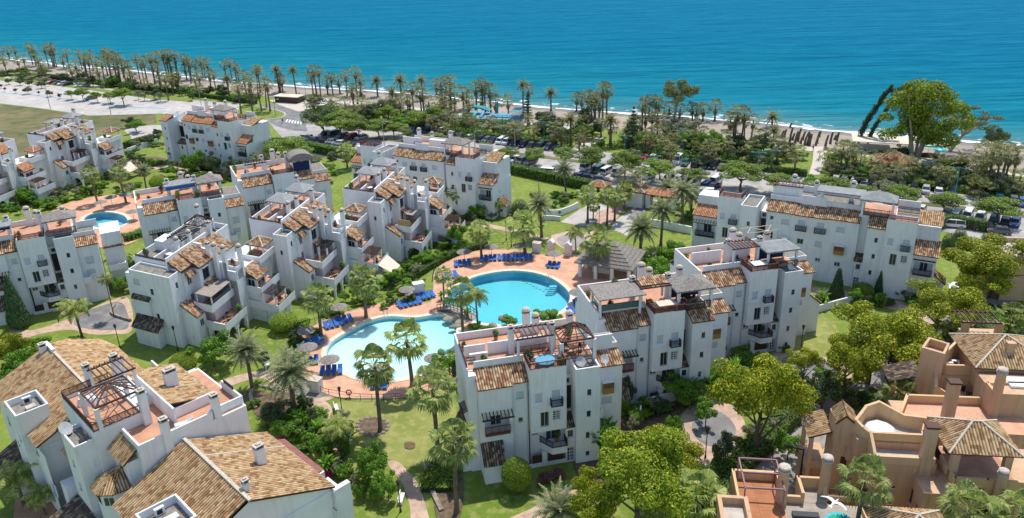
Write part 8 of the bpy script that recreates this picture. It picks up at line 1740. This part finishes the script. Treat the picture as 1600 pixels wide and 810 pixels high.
def parasol(x, y, label, open_=True, r_=1.45):
    P_ = G(x, y); r = empty('parasol', (P_.x, P_.y, .1), rnd.uniform(0, 1), label, 'parasol', 'thatch parasols round the pools'); part('pole', MB().cyl(0, 0, 0, 2.4, .04, .04, 6), BROWN, r); m = MB(); n = 12
    for i in range(n): a, b = 2 * pi * i / n, 2 * pi * (i + 1) / n; m.F((r_ * cos(a), r_ * sin(a), 2.05), (r_ * cos(b), r_ * sin(b), 2.05), (0, 0, 2.6)); m.F((r_ * cos(b), r_ * sin(b), 2.03), (r_ * cos(a), r_ * sin(a), 2.03), (0, 0, 2.5))
    part('canopy', m, SHING, r)
for x, y, lab in ((518, 582, 'grey parasol at the bottom left of the deck'), (679, 580, 'grey parasol at the right end of the shallow pool'), (637, 470, 'grey parasol beside the rose bed'), (481, 536, 'grey parasol at the left end of the shallow pool'), (484, 562, 'grey parasol below the left end of the shallow pool'), (532, 498, 'grey parasol left of the shallow pool'), (598, 598, 'grey parasol over the row of three loungers'), (768, 402, 'pale parasol under the far left palm'), (726, 410, 'pale parasol at the far left corner of the deck'), (813, 400, 'dark parasol under the silvery palm'), (866, 413, 'brown parasol before the pavilion'), (902, 475, 'parasol at the right edge of the round pool'), (160, 330, 'parasol on the small pool deck, left'), (176, 322, 'parasol on the small pool deck, middle'), (199, 318, 'parasol on the small pool deck, right'), (210, 345, 'parasol on the small pool deck, lower right')): parasol(x, y, lab)
# lamps
def lantern(x, y, label, h=3.6):
    P_ = G(x, y); r = empty('lamp_post', (P_.x, P_.y, 0), 0, label, 'lamp post', 'garden lantern posts'); part('pole', MB().cyl(0, 0, 0, h, .07, .05, 8).cyl(0, 0, 0, .5, .14, .1, 8), METAL, r); m = MB().cyl(0, 0, h, h + .5, .13, .22, 6); l_ = part('lantern', m, CHIMO, r); part('lantern_roof', MB().cyl(0, 0, h + .5, h + .75, .28, .04, 6), METAL, l_)
for x, y, lab in ((535, 648, 'garden lantern post on the lawn by the pool fence'), (626, 800, 'garden lantern post by the lower walk'), (1102, 716, 'garden lantern post by the lower turning circle'), (1251, 548, 'garden lantern post on the lawn below the rose pergola block'), (278, 548, 'garden lantern post against the left terraced block'), (188, 545, 'garden lantern post left of the dark tiled annex'), (134, 470, 'garden lantern post by the left turning circle'), (791, 376, 'garden lantern post on the lawn, left of three'), (799, 386, 'garden lantern post on the lawn, middle of three'), (1356, 446, 'garden lantern post beside the clipped drum tree'), (936, 352, 'garden lantern post in the pink walk'), (842, 303, 'garden lantern post on the upper lawn')): lantern(x, y, lab)
def street(x, yb, yt, label, mat=TEALP, arm=0, double=True):
    P_, _ = stand(x, (yb + yt) / 2, yb); P_ = G(x + (892 - x) * (yb - yt) / (3370 - yt), yb); _, h = stand(x, yt, yb); r = empty('street_lamp', (P_.x, P_.y, 0), heading(x, yb) + arm, label, 'street lamp', 'street lamps'); part('pole', MB().cyl(0, 0, 0, h, .13, .08, 8), mat, r); m = MB(); m.beam((-1.2 if double else 0, 0, h - .1), (1.2, 0, h - .1), .1)
    part('arm', m, mat, r)
    for s_ in ((-1, 1) if double else (1,)): part('lamp_head', MB().box(s_ * 1.5 - .4, s_ * 1.5 + .4, -.18, .18, h - .18, h - .02), mat, r)
for x, yb, yt, lab in ((850, 228, 190, 'teal street lamp above the dark cars, middle'), (977, 245, 212, 'teal street lamp beside the umbrella pines'), (1020, 285, 243, 'teal street lamp rising over the umbrella pines'), (1069, 245, 205, 'teal street lamp in the seafront park, middle'), (1186, 268, 238, 'teal street lamp by the park lawn'), (1208, 268, 235, 'blue street lamp by the park lawn'), (1347, 275, 236, 'blue street lamp beside the kiosk'), (1500, 310, 262, 'teal street lamp at the right of the car park'), (666, 200, 168, 'teal street lamp near the aqua playground'), (785, 206, 180, 'teal street lamp beside the aqua playground')): street(x, yb, yt, lab)
PGREY = plain('galvanised_steel', (.35, .36, .37), .4, .5)
for x, yb, yt, lab in ((70, 170, 135, 'tall grey street lamp at the edge of the dry field, left'), (167, 180, 150, 'tall grey street lamp at the edge of the dry field, right'), (427, 182, 155, 'grey street lamp on the roundabout green'), (476, 160, 133, 'grey street lamp on the promenade'), (597, 230, 190, 'grey street lamp over the left pines'), (741, 230, 204, 'grey street lamp among the parked cars'), (804, 240, 202, 'dark street lamp among the parked cars'), (310, 172, 140, 'grey street lamp behind the orange roofs')): street(x, yb, yt, lab, PGREY, .3, False)
street(1256, 760, 702, 'dark single armed street lamp on the inner road by the ochre villas', METAL, 2.9, False)
# benches, bench tables, garden chairs
for i, (x, y, lab) in enumerate(((526, 641, 'white bench beside the garden lantern'), (548, 688, 'white bench by the slim palm'), (628, 783, 'white bench by the lower walk'), (418, 575, 'white bench below the left terraced block'))):
    P_ = G(x, y); r = empty('bench', (P_.x, P_.y, 0), rad(110 - i * 12), lab, 'bench', 'white garden benches'); part('seat', MB().box(-.8, .8, -.22, .22, .4, .5), PLAST, r); part('backrest', MB().box(-.8, .8, .22, .3, .55, .95), PLAST, r)
    for s_ in (-.6, .6): part('leg', MB().box(s_ - .07, s_ + .07, -.2, .2, 0, .4), PLAST, r)
# pool fences
def fence(px, label, h=1.0, mat=METAL, step=1.6):
    P_ = gpts(px, True, False); r = empty('pool_fence', (0, 0, 0), 0, label, 'fence'); rl = MB()
    for a, b in zip(P_, P_[1:]): rl.beam((*a, h), (*b, h), .045); rl.beam((*a, h * .55), (*b, h * .55), .03)
    part('rail', rl, mat, r); acc = 0; ps = MB()
    for a, b in zip(P_, P_[1:]):
        Ln = (Vector(b) - Vector(a)).length
        while acc < Ln: p = Vector(a) + (Vector(b) - Vector(a)) * (acc / Ln); part('post', MB().beam((p.x, p.y, 0), (p.x, p.y, h), .07), mat, r); acc += step
        acc -= Ln
fence([(488, 588), (500, 612), (525, 620), (575, 626), (640, 622), (700, 600)], 'low pool fence along the bottom of the deck')
fence([(480, 512), (530, 490), (590, 470), (640, 462)], 'low pool fence along the left side of the deck')
fence([(676, 440), (684, 412), (712, 398), (760, 388), (830, 386), (855, 394)], 'low pool fence behind the round pool')
# life ring, pool ladder
P_ = G(546, 622); r = empty('life_ring', (P_.x, P_.y, 0), 0, 'orange life ring on the bottom pool fence', 'life ring'); m = MB()
for i in range(14): a0, a1 = 2 * pi * i / 14, 2 * pi * (i + 1) / 14; m.beam((.36 * cos(a0), 0, .9 + .36 * sin(a0)), (.36 * cos(a1), 0, .9 + .36 * sin(a1)), .13)
part('ring', m, RUST, r); part('bracket', MB().beam((0, .05, 0), (0, .05, .9), .06), METAL, r)
for x, y, az, lab in ((857, 437, -.6, 'steel ladder at the far rim of the round pool'), (603, 494, .3, 'steel handrail at the rim of the shallow pool')):
    P_ = G(x, y); r = empty('pool_ladder', (P_.x, P_.y, .1), az, lab, 'pool ladder')
    for s_ in (-.28, .28): part('handrail', MB().tube([(s_, .5, 0), (s_, .45, .8), (s_, 0, .9), (s_, -.35, .4), (s_, -.4, -.9)], [.04] * 5, 6), plain('steel_' + str(x) + str(s_), (.5, .52, .55), .25), r)
    part('tread', MB().box(-.26, .26, -.45, -.33, -.3, -.26).box(-.26, .26, -.45, -.33, -.6, -.56), PGREY, r)
# spa pool on the near block's roof terrace and terrace furniture
def blk(x, y, z, B_=Vector((5.8, 1.0))):
    u, v = B_.x + x, B_.y + y; P_ = Q0 + UX * u + VX * v; return Vector((P_.x, P_.y, z))
P_ = blk(2.1, 1.3, 13.12); r = empty('spa_pool', P_, rad(12.5), 'blue octagonal spa pool on the roof terrace of the near block', 'spa pool'); m = MB().cyl(0, 0, 0, .75, 1.1, 1.15, 8); part('tub', m, COB, r); part('cover', MB().cyl(0, 0, .75, .83, 1.18, 1.18, 8), SKYB, r)
def tset(P_, az, label, n=4, mat=BROWN, z=None):
    r = empty('terrace_table', P_, az, label, 'table', 'terrace tables'); part('tabletop', MB().cyl(0, 0, .7, .76, .55, .55, 10), mat, r); part('leg', MB().cyl(0, 0, 0, .7, .05, .05, 6), METAL, r)
    for k in range(n):
        a = 2 * pi * k / n + .5; c = empty('terrace_chair', (P_[0] + .95 * cos(a + az), P_[1] + .95 * sin(a + az), P_[2]), a + az - pi / 2, None, 'chair', 'terrace chairs'); part('seat', MB().box(-.24, .24, -.24, .24, .4, .46), SLATE, c); part('backrest', MB().box(-.24, .24, .2, .26, .46, .9), SLATE, c)
        m = MB()
        for sx in (-.2, .2):
            for sy in (-.2, .2): m.beam((sx, sy, 0), (sx, sy, .4), .04)
        part('leg_frame', m, METAL, c); series('chair' + label, c, 'dark chair at the ' + label)
ax_, ay_ = rad(-26), rad(78); XA = Vector((cos(ax_), sin(ax_), 0)); YA = Vector((cos(ay_), sin(ay_), 0))
for k_, w_ in enumerate(('nearest terraced block', 'middle terraced block', 'terraced block nearest the pool')):
    o = Pt + XA * 10.4 * k_ + YA * 20.4 * k_
    p = o + XA * 4.0 + YA * 6.5; tset((p.x, p.y, 2.88), .3, 'balcony table of the ' + w_); p = o + XA * 8.3 + YA * 16.2; tset((p.x, p.y, 2.63), .1, 'pergola table of the ' + w_, 3)
    p = o + XA * 5.6 * 0 + XA * -7 + YA * 6.5; tset((p.x, p.y, 11.63), .2, 'roof table of the ' + w_, 3, PLAST)
for (x, y, w_) in ((6.0, 3.4, 'near block hip pergola'),): p = blk(x, y, 13.05); tset(tuple(p), .2, 'roof table of the ' + w_, 4)
p = blk(18.3 + 6.0, 8.6 + 3.0, 13.05); tset(tuple(p), .2, 'grey canopy table of the second block', 4)
p = blk(36 + 1.2, 16.5 + 4.2, 13.05); tset(tuple(p), .2, 'table under the rose pergola', 4)
# lounger on the villa terrace and white cover in its pavilion
PV = G(190 + 100 / 3.857, 600 + 375 / 3.857, 13); UA = Vector((cos(rad(45)), sin(rad(45)), 0)); VA = Vector((-sin(rad(45)), cos(rad(45)), 0))
o = copy_tree(BEDP); p = PV + UA * 5.2 + VA * 1.3; o.location = (p.x, p.y, 12.03); o.rotation_euler = (0, 0, rad(-60)); o['label'] = 'sun lounger on the terracotta roof terrace of the bottom left villa'; o['group'] = 'roof terrace furniture'
for ch in KIDS[o.name]:
    if ch.name.startswith(('mattress', 'backrest')): ch.data = ch.data.copy(); ch.data.materials[0] = BLIND
p = PV + UA * -.6 + VA * 11.6; r = empty('covered_table', (p.x, p.y, 13.06), .3, 'white sheet covered table inside the brown railed villa terrace', 'covered table'); m = MB(); n = 14
for i in range(n):
    a, b = 2 * pi * i / n, 2 * pi * (i + 1) / n; f = lambda a: (1.25 * cos(a) * (1 + .1 * sin(3 * a)), .8 * sin(a), 0); g_ = lambda a: (.95 * cos(a), .55 * sin(a), .75 + .06 * sin(2 * a)); m.F(f(a), f(b), g_(b), g_(a)); m.F(g_(a), g_(b), (0, 0, .85))
part('sheet', m, PLAST, r)
POTM = plain('terracotta_pot', (.42, .19, .1))
pot_me = MB().cyl(0, 0, 0, .5, .2, .3, 10).mesh('pot'); pot_me.materials.append(POTM)
pl_me = []
for q in range(3):
    c_m = MB(); leaves(c_m, [((0, 0, .95), (.42, .42, .5)), ((.1, .1, 1.2), (.25, .25, .35))], 260, .2, .6); me_ = c_m.mesh('foliage'); me_.materials.append((LF_BRIGHT, LF_DARK, LF_HEDGE)[q]); pl_me.append(me_)
for B_, lst in POTS:
    lb = B_.root['label'].replace('white ', '').replace('apartment ', ''); lb = ' '.join(lb.replace(',', '').split()[:8]); B_.dx = B_.dy = 0; B_.mir = False
    for p in lst:
        q = B_.root.matrix_world if False else Matrix.Rotation(B_.root.rotation_euler.z, 3, 'Z') @ Vector(B_.tf(p)) + B_.root.location
        r = empty('potted_plant', q, rnd.uniform(0, 6), None, 'potted plant', 'potted plants on the terraces'); link_mesh('pot', pot_me, r); s_ = rnd.uniform(.7, 1.25); link_mesh('foliage', rnd.choice(pl_me), r, scale=(s_, s_, s_)); series('pot' + lb, r, 'pot plant on ' + lb)
# people: small walking figures on path and promenade
def person(x, y, az, top, bot, label):
    P_ = G(x, y); r = empty('person', (P_.x, P_.y, .08), az, label, 'person', None)
    sk = bpy.data.meshes.new('body'); V_ = [(0, 0, .95), (0, 0, 1.2), (0, 0, 1.42), (0, 0, 1.52), (0, .02, 1.64), (-.1, 0, .92), (-.11, .06, .5), (-.11, -.02, .08), (-.11, .12, .03), (.1, 0, .92), (.11, -.12, .52), (.11, -.24, .1), (.11, -.12, .04), (-.2, 0, 1.38), (-.25, -.08, 1.1), (-.24, .06, .86), (.2, 0, 1.38), (.25, .1, 1.1), (.24, .2, .88)]
    E_ = [(0, 1), (1, 2), (2, 3), (3, 4), (0, 5), (5, 6), (6, 7), (7, 8), (0, 9), (9, 10), (10, 11), (11, 12), (2, 13), (13, 14), (14, 15), (2, 16), (16, 17), (17, 18)]
    R = [.15, .14, .13, .06, .1, .1, .065, .045, .04, .1, .065, .045, .04, .06, .045, .035, .06, .045, .035]
    sk.from_pydata(V_, E_, []); o = bpy.data.objects.new('body', sk); COL.objects.link(o); o.parent = r; KIDS.setdefault(r.name, []).append(o)
    md = o.modifiers.new('skin', 'SKIN'); sl = sk.skin_vertices[0].data
    for i, q in enumerate(R): sl[i].radius = (q, q * .8)
    sl[0].use_root = True; md2 = o.modifiers.new('sub', 'SUBSURF'); md2.levels = 1; md2.render_levels = 1
    sk.materials.append(plain('skin_tone', (.45, .27, .19)) if 'skin_tone' not in MATS else MATS['skin_tone'])
    def mm(nm, c): return MATS.get(nm) or plain(nm, c)
    part('shirt', MB().cyl(0, 0, .98, 1.44, .19, .2, 10), mm('shirt_' + str(top), top), r); part('shorts', MB().cyl(0, 0, .62, 1.0, .21, .18, 10), mm('shorts_' + str(bot), bot), r); part('hair', MB().dome(0, -.02, 1.66, .12, .13, 8, 3), mm('dark_hair', (.03, .02, .015)), r)
for x, y, az, a, b, lab in ((817, 263, .4, (.05, .05, .06), (.03, .03, .05), 'person in dark clothes walking beside the parked cars'), (1270, 236, 2.0, (.1, .2, .4), (.05, .05, .1), 'person in blue on the beach path'), (464, 151, 1.0, (.05, .05, .05), (.1, .1, .1), 'person in dark clothes on the promenade, left'), (468, 151.5, .5, (.3, .3, .3), (.05, .05, .08), 'person in grey on the promenade, right'), (442, 193, 0, (.1, .1, .1), (.1, .1, .15), 'person crossing at the roundabout')): person(x, y, az, a, b, lab)
# bright sunshades and stalls on the beach
for x, y, c_o, lab in ((1467, 247, AQUA, 'turquoise beach umbrella below the big eucalyptus'), (1450, 240, GREENP, 'green beach umbrella below the big eucalyptus'), (1461, 228, RUST, 'pink red beach umbrella near the water')):
    P_ = G(x, y); r = empty('beach_umbrella', (P_.x, P_.y, .05), 0, lab, 'beach umbrella', 'beach umbrellas'); part('pole', MB().cyl(0, 0, 0, 2.3, .04), PLAST, r); part('canopy', MB().dome(0, 0, 2.0, 1.6, .6, 10, 3), c_o, r)
for i, (x, y) in enumerate(((487, 171), (493, 174), (500, 175), (506, 173), (496, 170))):
    P_ = G(x, y); r = empty('market_canopy', (P_.x, P_.y, .1), .3, None, 'canopy', 'white canopies beside the promenade'); part('roof', MB().box(-1.8, 1.8, -1.5, 1.5, 2.3, 2.5), PLAST, r); series('mc', r, 'small white canopy beside the roundabout promenade')
    for sx in (-1.7, 1.7):
        for sy in (-1.4, 1.4): part('post', MB().cyl(sx, sy, 0, 2.3, .05), METAL, r)
for x, y, w_, lab in ((1432, 262, 9, 'blue grey fenced enclosure left of the date palm'), (1475, 258, 10, 'pale terrace platform of the beach bar')):
    P_ = G(x, y); r = empty('beach_terrace', (P_.x, P_.y, 0), rad(-22), lab, 'terrace'); part('platform', MB().box(-w_ / 2, w_ / 2, -2, 2, 0, .5), PAVE, r); m = MB()
    for i in range(12): m.beam((-w_ / 2 + w_ * i / 11, -2, .5), (-w_ / 2 + w_ * i / 11, -2, 1.5), .08)
    m.beam((-w_ / 2, -2, 1.5), (w_ / 2, -2, 1.5), .1); part('railing', m, PGREY, r)
# seagulls in flight
def gull(x, y, dist, az, span, label):
    d = FW + RT * ((x - CX) / F_PX) - UP * ((y - CY) / F_PX); P_ = CAMP + d * (dist / d.length); r = empty('seagull', P_, az, label, 'seagull', 'seagulls in flight'); b = MB(); n = 8; st = [(-.32, .02, 0), (-.25, .05, .01), (-.1, .075, .01), (.06, .075, 0), (.18, .05, .01), (.25, .04, .03), (.31, .03, .035), (.38, .006, .02)]
    b.tube([(0, p[0], p[2]) for p in st], [p[1] for p in st], 8)
    # wings grow from the same body surface
    for s_ in (-1, 1):
        W_ = [(0, .13, -.10, .02), (.22, .15, -.06, .09), (.42, .10, -.05, .10), (.62, .0, -.09, .05), (.74, -.10, -.14, .02)]
        for (a, f0, b0, z0), (c, f1, b1, z1) in zip(W_, W_[1:]):
            q = [(s_ * a, f0, z0), (s_ * c, f1, z1), (s_ * c, b1, z1), (s_ * a, b0, z0)]; lo = [(p[0], p[1], p[2] - .015) for p in q]
            b.F(*q); b.F(*lo[::-1]); b.F(q[0], lo[0], lo[1], q[1]); b.F(q[3], q[2], lo[2], lo[3])
    b.F((-.05, -.28, .01), (.05, -.28, .01), (.09, -.44, .0), (-.09, -.44, .0)); b.F((-.09, -.44, -.01), (.09, -.44, -.01), (.05, -.28, -.01), (-.05, -.28, -.01))
    part('body', b, PLAST, r); part('beak', MB().beam((0, .37, .02), (0, .45, .01), .02), ORANGEP, r)
    tips = MB()
    for s_ in (-1, 1): tips.F((s_ * .7, -.06, .032), (s_ * .76, -.11, .025), (s_ * .75, -.15, .022), (s_ * .7, -.125, .028))
    part('wing_tips', tips, METAL, r); r.scale = (span / 1.5,) * 3
gull(1488, 446, 58, 1.9 - pi / 2 + .4, 1.35, 'white seagull gliding over the yellow flowering trees'); gull(1304, 786, 42, -.9, 1.4, 'white seagull gliding over the grey roof deck')
# low box hedge cones, rocks
rk = MB(); 
me_r = MB().dome(0, 0, 0, .7, .55, 7, 3).mesh('rock'); me_r.materials.append(STONE)
for x, y in ((712, 512), (720, 505), (735, 498), (742, 512), (752, 520), (728, 492), (700, 500), (715, 498), (770, 512), (785, 500), (700, 487), (640, 462), (612, 472)):
    P_ = G(x, y); o = bpy.data.objects.new('rock', me_r); COL.objects.link(o); o.location = (P_.x, P_.y, .08); o.scale = (rnd.uniform(.8, 1.8), rnd.uniform(.8, 1.5), rnd.uniform(.7, 1.4)); o.rotation_euler = (0, 0, rnd.uniform(0, 6)); o['category'] = 'rock'; o['group'] = 'rocks between the pools'; series('rock', o, 'rough rock in the rockery between the pools')
for i in range(16):
    a = 2 * pi * i / 16; x, y = 582 + 24 * cos(a) , 667 + 14 * sin(a); P_ = G(x, y); o = bpy.data.objects.new('edging_stone', me_r); COL.objects.link(o); o.location = (P_.x, P_.y, .02); o.scale = (.5, .5, .45); o.rotation_euler = (0, 0, i); o['category'] = 'stone'; o['group'] = 'stones round the cactus bed'; series('edg', o, 'edging stone of the round cactus bed')
# flower rows in the beds
bpy.context.view_layer.update()
name_series()
